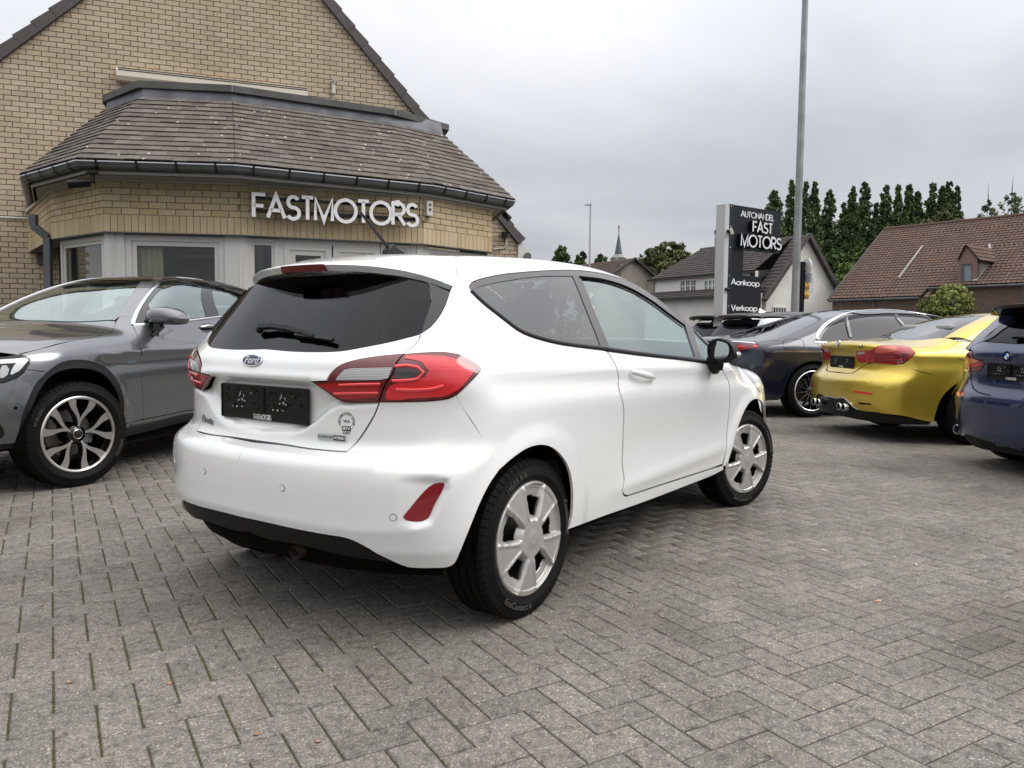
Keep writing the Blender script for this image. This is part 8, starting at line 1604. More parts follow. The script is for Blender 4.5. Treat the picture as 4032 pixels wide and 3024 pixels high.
# ------------------------------------------------------------------ dark blue saloon
def saloon():
 pose = (3.822, 11.374, .228); xs = [-1.1, -.5, 0, .8, 1.8, 2.6, 3.1, 3.9]; zs = [.1, .2, .35, .5, .7, .85, .95, 1.02, 1.1, 1.2, 1.3, 1.4, 1.5]
 mid = [.80, .88, .92, .94, .955, .955, .945, .91, .86, .80, .735, .66, .57]
 Wm = [[v - .04 for v in mid], [v - .005 for v in mid], [.80, .88, .92, .945, .96, .958, .945, .90, .845, .775, .70, .62, .53], mid, mid, [.80, .88, .92, .945, .955, .95, .93, .89, .83, .76, .69, .61, .5], [.78, .87, .92, .945, .95, .93, .90, .84, .76, .68, .6, .5, .4], [.70, .8, .85, .87, .86, .83, .8, .7, .6, .5, .4, .35, .3]]
 b = Body(pose, (xs, zs, Wm), ([.1, .25, .4, .6, .75, .85, .95, 1.02, 1.07, 1.2, 1.5], [-.92, -1.02, -1.10, -1.14, -1.13, -1.115, -1.12, -1.13, -1.12, -1.05, -.8], [.36] * 11, [3.0] * 11), ([-1.2, -1.05, -.8, -.55, -.3, 0, .4, .9, 1.4, 2.0, 2.6, 3.0, 3.3, 4.0], [1.045, 1.068, 1.095, 1.125, 1.175, 1.265, 1.385, 1.475, 1.50, 1.475, 1.36, 1.19, 1.08, .88], [.14] * 5 + [.16, .16, .14, .13, .14, .2, .2, .2, .2]), ([.1, .4, .6, .8, 1.0, 1.5], [3.9, 4.05, 4.08, 4.0, 3.7, 2.9], [.8] * 6, [4.5] * 6), kr=.18, kt=.10, kf=.15)
 root = empty('dark_blue_saloon_car', (pose[0], pose[1], 0), pose[2], label='long dark navy saloon with chrome window line parked behind the yellow car', cat='car'); c = Car(b, root); P = c.panel; T_, S_, R_, F_ = pts_fn(b)
 Mp = paint('navy_metallic', (.012, .014, .032), rough=.25, metal=.3, dirt=.05)
 T = lambda L: [(2600 + .3165 * u, 1150 + .3165 * v) for u, v in L]; Y = lambda L: [(3080 + .4304 * u, 1150 + .4304 * v) for u, v in L]
 arc = Y([(318, 425), (322, 395), (345, 350), (400, 290), (500, 228), (600, 190), (750, 168), (900, 160), (1050, 165), (1200, 186), (1310, 203)])
 seam = T([(1245, 690), (1340, 790), (1430, 850), (1560, 890), (1690, 908)])
 glr = T([(1440, 455), (1600, 385), (1760, 320), (1890, 272), (1915, 245)])
 root_ax = [S_(-.42, 1.03)]
 side = [T([(1245, 690)]) + seam[1:], arch3(b, 0, .36, .405, 130, 0, -1), [S_(.42, .3), S_(.44, .2), S_(1.5, .2), S_(2.7, .2)], [S_(2.74, .3)] + arch3(b, 3.15, .36, .405, 175, 0, -1), [S_(3.57, .3), S_(3.65, .3), S_(3.7, .6)], [S_(3.6, .8), S_(3.2, .95), S_(2.7, 1.02), S_(2.5, 1.06)], [S_(2.5, 1.06), S_(2.1, 1.27)], [S_(2.1, 1.27)] + list(reversed(arc))[0:], [arc[0], S_(0.1, 1.0) if False else arc[0]], []]
 belt = [S_(.05, 1.015), S_(.8, 1.02), S_(1.8, 1.03), S_(2.5, 1.06)]
 side_low = [T([(1245, 690)]) + seam[1:], arch3(b, 0, .36, .405, 130, 0, -1), [S_(.42, .3), S_(.44, .2), S_(1.5, .2), S_(2.7, .2)], [S_(2.74, .3)] + arch3(b, 3.15, .36, .405, 175, 0, -1), [S_(3.57, .3), S_(3.65, .3), S_(3.7, .6)], [S_(3.6, .8), S_(3.2, .95), S_(2.7, 1.02), S_(2.5, 1.06)], list(reversed(belt)), Y([(318, 425)]), arc, [T_(2.15, -.60), T_(2.0, -.60), T_(1.4, -.62), T_(.9, -.61)] + T([(1925, 240)]), list(reversed(glr)), T([(1440, 455), (1200, 520), (1180, 600), (1185, 636)]), T([(1185, 638), (1245, 688)])]
 P('body_side', side_low, (.2, 1, -.6), Mp, grid=.04, gap=.001, mirror=True)
 lid = P('boot_lid', [[R_(0, .70), R_(-.6, .70)], [R_(-.62, .72), R_(-.70, .86)] + T([(1180, 636)]), T([(1180, 600), (1200, 520), (1440, 455)]), [T_(-.52, -.4), T_(-.54, 0)]], (1, 0, -.9), Mp, sym=True, grid=.04, gap=.001)
 bl = P('tail_lamp', [T([(925, 640), (1050, 640), (1180, 645)]), T([(1180, 645), (1245, 685)]), T([(1245, 685), (1100, 706), (960, 736), (925, 742)]), T([(925, 742), (925, 640)])], (1, .6, 0), M_red_dark, grid=.03, off=.004, mirror=True, thick=.02)
 for pts in ([(940, 662), (1050, 668), (1085, 680), (940, 690), (940, 662)], [(1170, 655), (1235, 684), (1190, 688), (960, 722), (960, 715), (1160, 682), (1170, 655)]): P('light_bar', [T(pts)], (1, .6, 0), M_red_bright, grid=.03, off=.007, gap=0, thick=.002, mirror=bl[1], parent=bl[0])
 c.strip('lamp_chrome', T([(870, 612), (1000, 618), (1100, 627), (1182, 637)]), .018, .006, M_chrome, mirror=True)
 bu = P('rear_bumper', [[R_(0, t) for t in np.linspace(.22, .69, 8)], [R_(-.6, .69), R_(-.63, .72), R_(-.71, .86)] + T([(925, 745), (960, 738), (1100, 708), (1243, 690)]), seam, arch3(b, 0, .36, .405, 130, 185, -1)[1:], [S_(-.48, .24), R_(-.7, .22), R_(0, .22)]], (1, .8, 0), Mp, grid=.04, gap=0, pmode='half', mirror=True); bu = c.joined('rear_bumper', bu)
 P('rear_screen', [[T_(-.52, 0), T_(-.50, -.4)] + T([(1440, 455)]), glr, [T_(.50, -.3), T_(.52, 0)]], (0, 0, -1), G_dark, sym=True, grid=.05, off=-.004, thick=.004)
 P('roof', [[T_(.53, 0), T_(.51, -.3)] + T([(1917, 243)]), [T_(.9, -.608), T_(1.4, -.618), T_(2.0, -.598), T_(2.15, -.598)], [T_(2.15, -.598), T_(2.28, 0)]], (0, 0, -1), Mp, sym=True, grid=.05)
 P('roof_glass', [[T_(.85, 0), T_(.84, -.50)], [T_(.84, -.50), T_(1.5, -.53), T_(2.0, -.5)], [T_(2.0, -.5), T_(2.05, 0)]], (0, 0, -1), M_gloss, sym=True, grid=.05, off=.0015, thick=.002)
 ins = Y([(362, 412), (380, 378), (430, 315), (510, 262), (600, 222), (750, 192), (900, 182), (1030, 186), (1200, 205), (1320, 222)])
 frame = [[S_(.12, 1.02), S_(.8, 1.03), S_(1.8, 1.04), S_(2.45, 1.07)], [S_(2.45, 1.07), S_(2.1, 1.26)], list(reversed(ins)), [ins[0], S_(.12, 1.02)]]
 P('window_frame', [belt, [S_(2.5, 1.06), S_(2.15, 1.27)], list(reversed(arc)), [arc[0], belt[0]]], (0, 1, -.5), M_gloss, off=-.006, grid=.06, gap=.001, mirror=True, holes=(frame,))
 P('side_window', frame, (0, 1, -.5), G_dark, off=-.010, grid=.06, gap=0, mirror=True, thick=.003)
 c.strip('window_chrome', arc, .038, .008, M_chrome, mirror=True); c.strip('window_chrome', [S_(.03, 1.012), S_(.8, 1.018), S_(1.8, 1.028), S_(2.5, 1.058)], .018, .008, M_chrome, mirror=True)
 for pts in (Y([(580, 222), (600, 300), (625, 410)]), Y([(1030, 178), (1060, 240), (1110, 300)]), ): c.strip('window_pillar', pts, .05, .004, M_gloss, off=-.004)
 c.strip('fuel_flap_line', T([(1540, 600), (1580, 584), (1700, 584), (1770, 605), (1790, 660), (1770, 715), (1700, 728), (1590, 722), (1540, 690), (1524, 640), (1540, 600)]), .007, .0008, M_void)
 c.strip('door_seam', T([(1938, 585), (1942, 625), (1975, 672)]), .007, .0008, M_void); c.strip('shoulder_line', T([(1250, 610), (1500, 603), (1930, 600)]), .012, .002, Mp);
 P('windscreen', [[T_(2.28, 0), T_(2.16, -.59)], [T_(2.16, -.59), T_(2.6, -.66), T_(2.95, -.72)], [T_(2.95, -.72), T_(3.1, 0)]], (-.5, 0, -1), G_clear, sym=True, grid=.08, thick=.004); P('bonnet', [[T_(3.1, 0), T_(2.96, -.74)], [T_(2.96, -.74), T_(3.3, -.76), T_(3.6, -.70)], [T_(3.6, -.7), T_(3.85, 0)]], (0, 0, -1), Mp, sym=True, grid=.08); P('front_bumper', [[F_(0, .85), F_(-.6, .8), F_(-.8, .7)], [F_(-.8, .7), F_(-.78, .25)], [F_(-.78, .25), F_(0, .22)]], (-1, 0, 0), Mp, sym=True, grid=.08)
 c.shell('inner_skin', .24, 1.0, ((0, .36), (3.15, .36)), .44, off=.05, xc=(.2, 2.9), nz=12, nphi=120); wells(root, (0, 3.15), .42, .36, .92); mb = MB(); mb.box((-1.0, -.6, .22), (-.4, .6, .5)); mb.box((.44, -.8, .18), (2.7, .8, .34)); mb.box((-.44, -.5, .22), (.44, .5, .5)); mb.box((2.6, -.5, .2), (3.8, .5, .5)); mb.build('underbody', M_under, root); cabin(root, 0, 2.7, .78, .5, 1.42)
 w = spoke_wheel(root, .362, .268, .265, 14, 0, M_alu, M_gloss, .010, .012, texts=(), rimw=.010); set_wheels(root, w, [(0, -.82, 0, .1), (3.15, -.82, 0, .4), (0, .82, 0, 1), (3.15, .82, 0, 0)], .362)
saloon()
# ------------------------------------------------------------------ blue hatchback at the right edge
def blue_hatch():
 pose = (4.679, 6.245, .127); xs = [-.8, -.3, 0, .6, 1.5, 2.2, 2.7, 3.4]; zs = [.1, .2, .35, .5, .65, .8, .9, .98, 1.06, 1.15, 1.25, 1.35, 1.45]
 mid = [.76, .84, .875, .89, .90, .90, .885, .85, .80, .745, .68, .61, .53]
 Wm = [[v - .04 for v in mid], mid, mid, mid, mid, mid, [v - .02 for v in mid], [v - .10 for v in mid]]
 b = Body(pose, (xs, zs, Wm), ([.1, .2, .3, .42, .52, .60, .66, .72, .80, .90, .98, 1.04, 1.12, 1.2, 1.3, 1.4, 1.5], [-.64, -.72, -.77, -.79, -.805, -.805, -.775, -.745, -.74, -.755, -.765, -.72, -.655, -.575, -.475, -.375, -.27], [.35] * 17, [3.0] * 17), ([-.8, -.45, 0, .5, 1.0, 1.5, 1.9, 2.3, 2.6, 3.2, 3.5], [1.36, 1.385, 1.425, 1.44, 1.435, 1.38, 1.24, 1.06, 1.0, .88, .65], [.14] * 11), ([.1, .4, .6, .8, 1.0, 1.5], [3.35, 3.5, 3.52, 3.4, 3.1, 2.5], [.8] * 6, [4.5] * 6), kr=.14, kt=.07, kf=.15, side=1)
 root = empty('blue_hatchback_car', (pose[0], pose[1], 0), pose[2], label='metallic dark blue hatchback cut off by the right edge of the picture', cat='car'); c = Car(b, root, side=1); P = c.panel; T_, S_, R_, F_ = pts_fn(b); S1 = lambda x, z: S_(x, z, 1)
 Mp = paint('blue_metallic', (.008, .018, .075), rough=.25, metal=.35, dirt=.06); V = lambda L: [(3600 + .4519 * u, 1150 + .4519 * v) for u, v in L]
 lampout = V([(430, 672), (421, 645), (445, 605), (455, 545), (480, 517), (512, 515)])
 tg = P('tailgate', [[R_(0, .71)] + V([(956, 938), (800, 922), (620, 890)]), V([(620, 890), (545, 862), (505, 800), (482, 700)]), V([(482, 692), (570, 686), (592, 660), (620, 615), (600, 600), (518, 572), (512, 515)]), V([(512, 513), (490, 495), (500, 478), (545, 450), (600, 430)]), V([(602, 430), (700, 440), (800, 446), (956, 456)]) + [R_(0, 1.05)]], (1, 0, 0), Mp, sym=True, grid=.025, gap=.002)
 bm = P('rear_bumper', [[R_(0, t) for t in np.linspace(.30, .70, 7)], V([(956, 944), (800, 928), (620, 896), (540, 868), (498, 805), (476, 695)]), V([(430, 678), (400, 700)]) + [S1(-.38, .86)], [S1(-.36, .80), S1(-.38, .6)] + arch3(b, 0, .32, .37, 150, 185, 1), [S1(-.42, .24), R_(.6, .25)] + V([(440, 1235), (600, 1285), (800, 1345), (950, 1382)]) + [R_(0, .30)]], (1, -.8, 0), Mp, grid=.025, gap=0, pmode='half', mirror=True); bm = c.joined('rear_bumper', bm)
 P('lower_apron', [[R_(0, .18), R_(0, .295)], [R_(0, .295)] + V([(950, 1384), (800, 1347), (600, 1287), (440, 1237)]), [R_(.62, .22), R_(.55, .17), R_(0, .17)]], (1, -.3, 0), M_grain, grid=.04, off=-.012, gap=0, pmode='half', mirror=True)
 la = P('tail_lamp', [lampout, V([(512, 515), (518, 572), (600, 600), (620, 615)]), V([(620, 615), (592, 660), (570, 686), (500, 690), (430, 672)])], (1, -.6, 0), M_red_dark, grid=.02, off=.004, mirror=True, thick=.02)
 P('light_bar', [V([(455, 640), (520, 628), (600, 612)]), V([(600, 614), (570, 640), (520, 648), (460, 652), (455, 640)])], (1, -.6, 0), M_red_bright, grid=.02, off=.007, gap=0, thick=.002, mirror=la[1], parent=la[0])
 P('amber_reflex', [V([(470, 575), (510, 580), (560, 600), (530, 618), (460, 622), (470, 575)])], (1, -.6, 0), M_amber, grid=.02, off=.0065, gap=0, thick=.002, mirror=la[1], parent=la[0])
 P('rear_reflector', [V([(358, 866), (432, 880), (432, 902), (360, 893), (358, 866)])], (1, -.9, 0), pmat('orange_reflex', (.50, .07, .02), .1, coat=1), grid=.02, off=.003, gap=0, thick=.003, mirror=bm, parent=bm)
 P('rear_screen', [[R_(0, 1.052)] + V([(950, 450), (800, 442), (700, 436), (620, 426)]), V([(620, 426), (690, 392), (780, 322), (870, 272)]), V([(870, 272), (956, 262)]) + [R_(0, 1.32)]], (1, 0, 0), G_dark, sym=True, grid=.04, off=-.004, thick=.004)
 P('screen_fin', [V([(602, 428), (618, 426), (690, 392), (780, 322), (868, 272)]), V([(868, 272), (900, 205)]), V([(900, 205), (800, 260), (740, 300), (660, 372), (602, 415)])], (1, -.8, 0), M_gloss, grid=.03, off=.003, mirror=True)
 # roof spoiler wing
 VV = []; n1 = 21
 for y in np.linspace(-.60, .60, n1):
  f = np.array(T_(-.30, max(min(y * .9, .52), -.52))); z0 = 1.375 - .05 * (abs(y) / .6) ** 3; x0 = -.60 + .12 * (abs(y) / .6) ** 4
  VV += [tuple(f + [0, 0, .004]), (x0 * .5 - .15, y, z0 + .022), (x0, y, z0), (x0 + .005, y, z0 - .025), (x0 + .14, y * .98, z0 - .05)]
 o = pymesh('roof_spoiler', VV, [(5 * i + j, 5 * i + 5 + j, 5 * i + 6 + j, 5 * i + 1 + j) for i in range(n1 - 1) for j in range(4)], M_gloss, root, smooth=True); bmx = bmesh.new(); bmx.from_mesh(o.data); bmesh.ops.recalc_face_normals(bmx, faces=bmx.faces); bmx.to_mesh(o.data); bmx.free(); o.data.set_sharp_from_angle(angle=R(40))
 P('roof', [[T_(-.30, 0), T_(-.30, .53)], [T_(-.30, .53), T_(.5, .56), T_(1.35, .55)], [T_(1.35, .55), T_(1.42, 0)]], (0, 0, -1), Mp, sym=True, grid=.07)
 dlo = [[S1(-.12, 1.05), S1(-.22, 1.12), S1(-.05, 1.24), S1(.3, 1.31)], [S1(.3, 1.31), S1(.8, 1.33), S1(1.3, 1.30)], [S1(1.3, 1.30), S1(1.7, 1.15), S1(1.95, 1.03)], [S1(1.95, 1.03), S1(1, 1.02), S1(-.12, 1.05)]]
 P('body_side', [[S1(-.40, .86), S1(-.38, .6)] + arch3(b, 0, .32, .37, 150, 0, 1), [S1(.40, .22), S1(1.3, .2), S1(2.26, .22)], arch3(b, 2.69, .32, .37, 175, 0, 1), [S1(3.08, .3), S1(3.1, .6)], [S1(3.0, .8), S1(2.6, .93), S1(2.2, .97), S1(2.1, 1.0)], [S1(2.1, 1.0), S1(1.75, 1.20), S1(1.38, 1.34)], [T_(1.35, .56), T_(.5, .57), T_(-.30, .54)], [T_(-.32, .55)] + V([(868, 250), (780, 270), (602, 420)]), V([(600, 428), (545, 448), (498, 476), (480, 498)])+[S1(-.42, .95)]], (0, -1, -.4), Mp, grid=.04, gap=.001, mirror=True, holes=(dlo,))
 P('side_window', dlo, (0, -1, -.4), G_dark, off=-.004, grid=.06, gap=-.001, mirror=True, thick=.003)
 P('windscreen', [[T_(1.42, 0), T_(1.37, .54)], [T_(1.37, .54), T_(1.8, .6), T_(2.15, .66)], [T_(2.15, .66), T_(2.25, 0)]], (-.5, 0, -1), G_clear, sym=True, grid=.08, thick=.004); P('bonnet', [[T_(2.25, 0), T_(2.16, .68)], [T_(2.16, .68), T_(2.7, .7), T_(3.0, .64)], [T_(3.0, .64), T_(3.3, 0)]], (0, 0, -1), Mp, sym=True, grid=.08); P('front_bumper', [[F_(0, .75), F_(.6, .72), F_(.75, .62)], [F_(.75, .62), F_(.72, .25)], [F_(.72, .25), F_(0, .22)]], (-1, 0, 0), Mp, sym=True, grid=.08)
 q = b.px(V([(812, 560)]))[0]; roundel(tg, surf_M(b, q, .002, .4), .041)
 plate_flat(root, b, -.752, .832); V_, F_x = lathe([(.034, .0), (.041, -.004), (.043, .0), (.043, .14), (.034, .14), (.032, .01)], 28); o = pymesh('exhaust_tip', V_, F_x, M_bolt, root, smooth=True); q = b.px(V([(384, 1196)]))[0]; o.matrix_local = Matrix.Translation((q[0] - .02, q[1], q[2])) @ Matrix.Rotation(-math.pi / 2, 4, 'Z'); V_, F_x = lathe([(0, .05), (.033, .05)], 16); pymesh('exhaust_bore', V_, F_x, M_void, o)
 qa = b.px(V([(905, 400), (956, 420)])); nn = b.N(qa); mb = MB(); mb.bar(qa[0] + nn[0] * .03, qa[1] + nn[1] * .03 - np.array([0, .4, 0]), .04, .02, up=nn[0]); mb.bar(qa[0] + nn[0] * .01, qa[0] + nn[0] * .04, .05, .05); add_bevel(mb.build('rear_wiper', M_black, root), .006, 2)
 c.shell('inner_skin', .24, .98, ((0, .32), (2.69, .32)), .41, off=.05, xc=(.2, 2.5), nz=12, nphi=120); wells(root, (0, 2.69), .38, .32, .86); mb = MB(); mb.box((-.7, -.55, .24), (-.38, .55, .5)); mb.box((.42, -.74, .18), (2.26, .74, .34)); mb.box((-.38, -.42, .22), (.42, .42, .5)); mb.box((2.3, -.45, .2), (3.2, .45, .5)); mb.build('underbody', M_under, root); cabin(root, 0, 2.0, .7, .45, 1.36)
 w = spoke_wheel(root, .32, .236, .225, 10, .2, M_alu, M_gloss, .014, .02, texts=()); set_wheels(root, w, [(0, -.77, 0, .1), (2.69, -.77, 0, .4), (0, .77, 0, 1), (2.69, .77, 0, 0)], .32)
blue_hatch()
# ------------------------------------------------------------------ grey coupe SUV at the left edge
def grey_suv():
 fx, fy, yaw = -3.912, 5.683, -1.823; WB = 2.873; pose = (fx - WB * math.cos(yaw), fy - WB * math.sin(yaw), yaw)
 xs = [-1.0, -.4, .2, .9, 1.6, 2.2, 2.6, 2.95, 3.4, 3.8]; zs = [.1, .22, .35, .5, .65, .8, .92, .99, 1.06, 1.14, 1.24, 1.36, 1.48, 1.60]
 mid = [.80, .87, .90, .915, .93, .94, .945, .925, .89, .85, .795, .72, .635, .53]
 Wm = [[v - .06 for v in mid], [v - .01 for v in mid], [v + .01 for v in mid], mid, mid, mid, [.80, .88, .91, .925, .935, .94, .94, .915, .88, .83, .77, .70, .61, .50], [.80, .88, .925, .94, .945, .945, .935, .905, .86, .80, .73, .65, .56, .45], [.76, .84, .88, .905, .91, .905, .885, .85, .79, .71, .62, .52, .45, .4], [.70, .76, .80, .82, .82, .81, .78, .74, .68, .6, .5, .42, .38, .35]]
 b = Body(pose, (xs, zs, Wm), ([.1, .3, .6, .9, 1.1, 1.3, 1.6], [-.8, -.9, -.95, -.93, -.85, -.5, .1], [.35] * 7, [3.0] * 7), ([-1.0, -.6, -.2, .2, .6, 1.0, 1.4, 1.7, 2.0, 2.3, 2.45, 2.7, 3.0, 3.3, 3.55, 3.75], [1.12, 1.30, 1.44, 1.53, 1.585, 1.60, 1.565, 1.475, 1.345, 1.20, 1.145, 1.115, 1.085, 1.035, .965, .80], [.14, .14, .14, .14, .14, .14, .15, .16, .18, .18, .12, .10, .10, .12, .16, .2]), ([.1, .25, .45, .6, .75, .88, .98, 1.1, 1.5], [3.50, 3.60, 3.70, 3.72, 3.70, 3.66, 3.58, 3.35, 2.6], [.62] * 9, [2.9] * 9), kr=.12, kt=.09, kf=.14, side=1)
 U, V = b.W.U, b.W.V; zc = .965 - .035 * (U - .6) * .55; f_ = (1 - sstep(2.55, 2.85, U)); b.W.A += f_ * (.012 * np.exp(-((V - zc) / .022) ** 2) - .016 * np.exp(-((V - (zc - .075)) / .06) ** 2));
 for wx in (0, WB): rr = np.hypot(U - wx, V - .37); b.W.A += .022 * (1 - sstep(.42, .52, rr)) * (V < .95)
 root = empty('grey_coupe_suv_car', (pose[0], pose[1], 0), pose[2], label='metallic grey coupe SUV with silver-black spoked wheel at the left edge', cat='car'); c = Car(b, root, side=1); P = c.panel; T_, S_, R_, F_ = pts_fn(b); S1 = lambda x, z: S_(x, z, 1)
 Mp = paint('grey_metallic', (.17, .175, .188), rough=.24, metal=.8, flake=.04, dirt=.05)
 Z = lambda L: [(.4521 * u, 1000 + .4521 * v) for u, v in L]; K = lambda L: [(.3618 * u, 1350 + .3618 * v) for u, v in L]; Q = lambda L: [(.6028 * u, 950 + .6028 * v) for u, v in L]
 hoodL = Z([(150, 880), (350, 828), (600, 765), (800, 727), (930, 696), (985, 660), (1004, 612), (1000, 584)])
 wsR = Z([(955, 573), (1010, 530), (1080, 440), (1160, 330), (1240, 225), (1262, 196)])
 dloO = Z([(1158, 618), (1165, 575), (1200, 490), (1265, 385), (1345, 285), (1430, 218), (1530, 190), (1700, 183), (1900, 208), (2050, 248), (2150, 290)])
 belt = Z([(1158, 618), (1300, 608), (1620, 582), (1900, 548), (1990, 538)])
 dseam = Z([(1158, 628), (1190, 700), (1210, 780), (1225, 900), (1236, 1106)]) + Q([(938, 1160)])
 arcO = K([(205, 1030), (230, 850), (300, 640), (400, 435), (520, 315), (650, 222), (830, 185), (1000, 203), (1150, 272), (1265, 400), (1330, 560), (1345, 750), (1318, 842)])
 arcI = K([(268, 1040), (300, 850), (370, 640), (460, 465), (560, 355), (700, 292), (850, 276), (1000, 291), (1130, 352), (1230, 470), (1290, 620), (1312, 800), (1305, 880)])
 lamp = K([(0, 152), (60, 148), (200, 128), (285, 148), (328, 183), (322, 225), (285, 288)])
 lampb = K([(285, 288), (270, 312), (200, 370), (100, 412), (0, 437)])
 # front wing
 P('front_wing', [lamp[4:] if False else K([(328, 183), (322, 225), (282, 288)]), K([(282, 288), (400, 300), (528, 322)]), arcO[4:], Q([(790, 1210), (835, 1187)]), list(reversed(dseam)), [*Z([(1150, 610)]), *Z([(1160, 560), (1195, 480), (1262, 372), (1340, 272)])][0:1] + Z([(1158, 600), (1100, 545), (1045, 540)]), Z([(1040, 545), (1004, 600)]), list(reversed(hoodL))[1:] + K([(200, 128)]), K([(200, 126), (285, 146), (328, 183)])], (-.5, -1, -.2), Mp, grid=.03, gap=.0015, mirror=True)
 P('bonnet', [[T_(2.40, 0), T_(2.38, .4)] + Z([(960, 582)]), Z([(960, 582), (1000, 584)]) + list(reversed(hoodL))[1:], [F_(.60, .97)] + [F_(.3, .985), F_(0, .99)]], (0, 0, -1), Mp, sym=True, grid=.04, gap=.002)
 P('windscreen', [[T_(2.38, 0), T_(2.35, .4)] + Z([(955, 573)]), wsR, [T_(1.52, .4), T_(1.54, 0)]], (-.6, 0, -1), G_clear, sym=True, grid=.06, thick=.004, off=-.002)
 P('scuttle', [[T_(2.40, 0), T_(2.375, .4)] + Z([(958, 585)]), Z([(985, 575), (955, 573)]), [T_(2.35, .4), T_(2.36, 0)]], (0, 0, -1), M_black, sym=True, grid=.05, off=-.006)
 P('windscreen_pillar', [[*Z([(955, 573), (1010, 530), (1080, 440), (1160, 330), (1240, 225), (1300, 185)])], [*Z([(1300, 185), (1340, 165)])] + [T_(1.2, .56), T_(.7, .575), T_(.2, .55), T_(-.3, .50)], [T_(-.3, .50), S1(-.35, 1.30)] + Z([(2150, 290)]), list(reversed(dloO)), Z([(1150, 605), (1100, 545), (1045, 540), (1000, 575), (955, 573)])], (0, -1, -.9), Mp, grid=.03, gap=.001, mirror=True)
 P('roof', [[T_(1.52, 0), T_(1.50, .4)] + Z([(1300, 185)]), [*Z([(1345, 163)])] + [T_(1.2, .55), T_(.7, .565), T_(.2, .54), T_(-.3, .49)], [T_(-.3, .49), T_(-.32, 0)]], (0, 0, -1), M_gloss, sym=True, grid=.05, off=.001)
 c.strip('window_chrome', dloO, .030, .008, M_chrome, mirror=True); c.strip('window_chrome', belt, .020, .008, M_chrome, mirror=True)
 fw = [Z([(1292, 425), (1385, 315), (1470, 243), (1560, 215), (1716, 210)]), Z([(1716, 210), (1760, 370), (1800, 545)]), Z([(1800, 545), (1625, 562), (1300, 596)]), Z([(1300, 596), (1312, 520), (1292, 425)])]
 rw = [Z([(1806, 220), (1930, 240), (2058, 280), (2110, 340)]), Z([(2110, 340), (2080, 440), (1995, 525)]), Z([(1995, 525), (1912, 532)]), Z([(1912, 532), (1860, 380), (1806, 220)])]
 P('window_frame', [dloO, Z([(2150, 290), (2100, 420), (1990, 535)]), list(reversed(belt))], (0, -1, -.4), M_gloss, off=-.006, grid=.05, mirror=True, holes=(fw, rw), gap=.001)
 P('front_side_window', fw, (0, -1, -.4), G_clear, off=-.010, grid=.05, gap=-.001, mirror=True, thick=.003); P('rear_side_window', rw, (0, -1, -.4), G_clear, off=-.010, grid=.05, gap=-.001, mirror=True, thick=.003)
 dr = P('front_door', [dseam, Q([(938, 1162), (1100, 1130), (1240, 1103)]) + [S1(.82, .36)], [S1(.70, .40), S1(.66, .8), S1(.66, 1.05)], [S1(.66, 1.06)] + list(reversed(belt))], (0, -1, 0), Mp, grid=.035, gap=.0015, mirror=True)
 P('rear_side', [[S1(.655, 1.06), S1(.655, .8), S1(.695, .40), S1(.80, .34), S1(.50, .34)], arch3(b, 0, .37, .42, 5, 175, 1), [S1(-.44, .3), S1(-.7, .3), S1(-.8, .6), S1(-.8, .9)], [S1(-.7, 1.05), S1(-.5, 1.20), S1(-.35, 1.28)] + Z([(2150, 292), (2100, 420), (1992, 537)])], (0, -1, -.2), Mp, grid=.05, gap=.0015, mirror=True)
 P('tailgate', [[R_(0, .6), R_(.6, .6)], [R_(.62, .62), R_(.62, .9), R_(.5, 1.05)], [T_(-.55, .5), T_(-.32, .5)], [T_(-.33, .49), T_(-.33, 0)]], (1, 0, -1), Mp, sym=True, grid=.07); P('rear_bumper', [[R_(0, .25), R_(0, .59)], [R_(.62, .59), R_(.68, .9)], [S1(-.75, .9), S1(-.7, .3)], [R_(.6, .25), R_(0, .25)]], (1, -.5, 0), Mp, grid=.07, gap=0, mirror=True)
 P('sill', [Q([(795, 1206), (838, 1188), (938, 1165), (1100, 1133), (1240, 1106)]) + [S1(.80, .35)], [S1(.80, .35), S1(.80, .26)], [*Q([(1240, 1135), (1000, 1190), (790, 1240)])], Q([(790, 1240), (795, 1206)])], (0, -1, .2), Mp, grid=.03, mirror=True)
 c.strip('sill_cladding', Q([(775, 1258), (1000, 1205), (1240, 1150)]) + [S1(.8, .24)], .07, .01, M_grain, mirror=True)
 ac = P('arch_cladding', [arcO, K([(1318, 842), (1312, 930), (1300, 1000)]), list(reversed(arcI))[0:], K([(268, 1040), (205, 1030)])], (-.1, -1, 0), M_grain, off=.006, thick=.035, grid=.025, gap=0, mirror=True)
 # front bumper with grille and lip
 P('front_bumper', [[F_(0, t) for t in np.linspace(.28, .94, 9)], [F_(.3, .94), F_(.62, .92)] + lampb[::-1][0:0] + K([(0, 440), (100, 416), (200, 374), (268, 316), (282, 291)]), K([(282, 291), (400, 303), (527, 325)]), list(reversed(arcO[:5])), K([(205, 1035), (160, 1088), (0, 1106)]) + [F_(.5, .27), F_(0, .27)]], (-1, -.9, 0), Mp, grid=.03, gap=.001, pmode='half', mirror=True)
 P('front_lip', [[F_(0, .20), F_(0, .265)], [F_(.5, .265)] + K([(0, 1108), (160, 1090), (205, 1037)]), K([(207, 1037), (270, 1042), (273, 1135)]), K([(273, 1138), (0, 1172)]) + [F_(.5, .20), F_(0, .20)]], (-1, -.9, 0), M_grain, grid=.04, gap=0, off=-.004, pmode='half', mirror=True)
 P('air_intake', [K([(0, 880), (35, 935), (52, 1000), (30, 1025), (0, 1040)]) + [F_(.62, .42)], [F_(.62, .42), F_(.62, .55)] + K([(0, 880)])], (-1, -.6, 0), M_gloss, grid=.04, gap=0, off=.003, mirror=True)
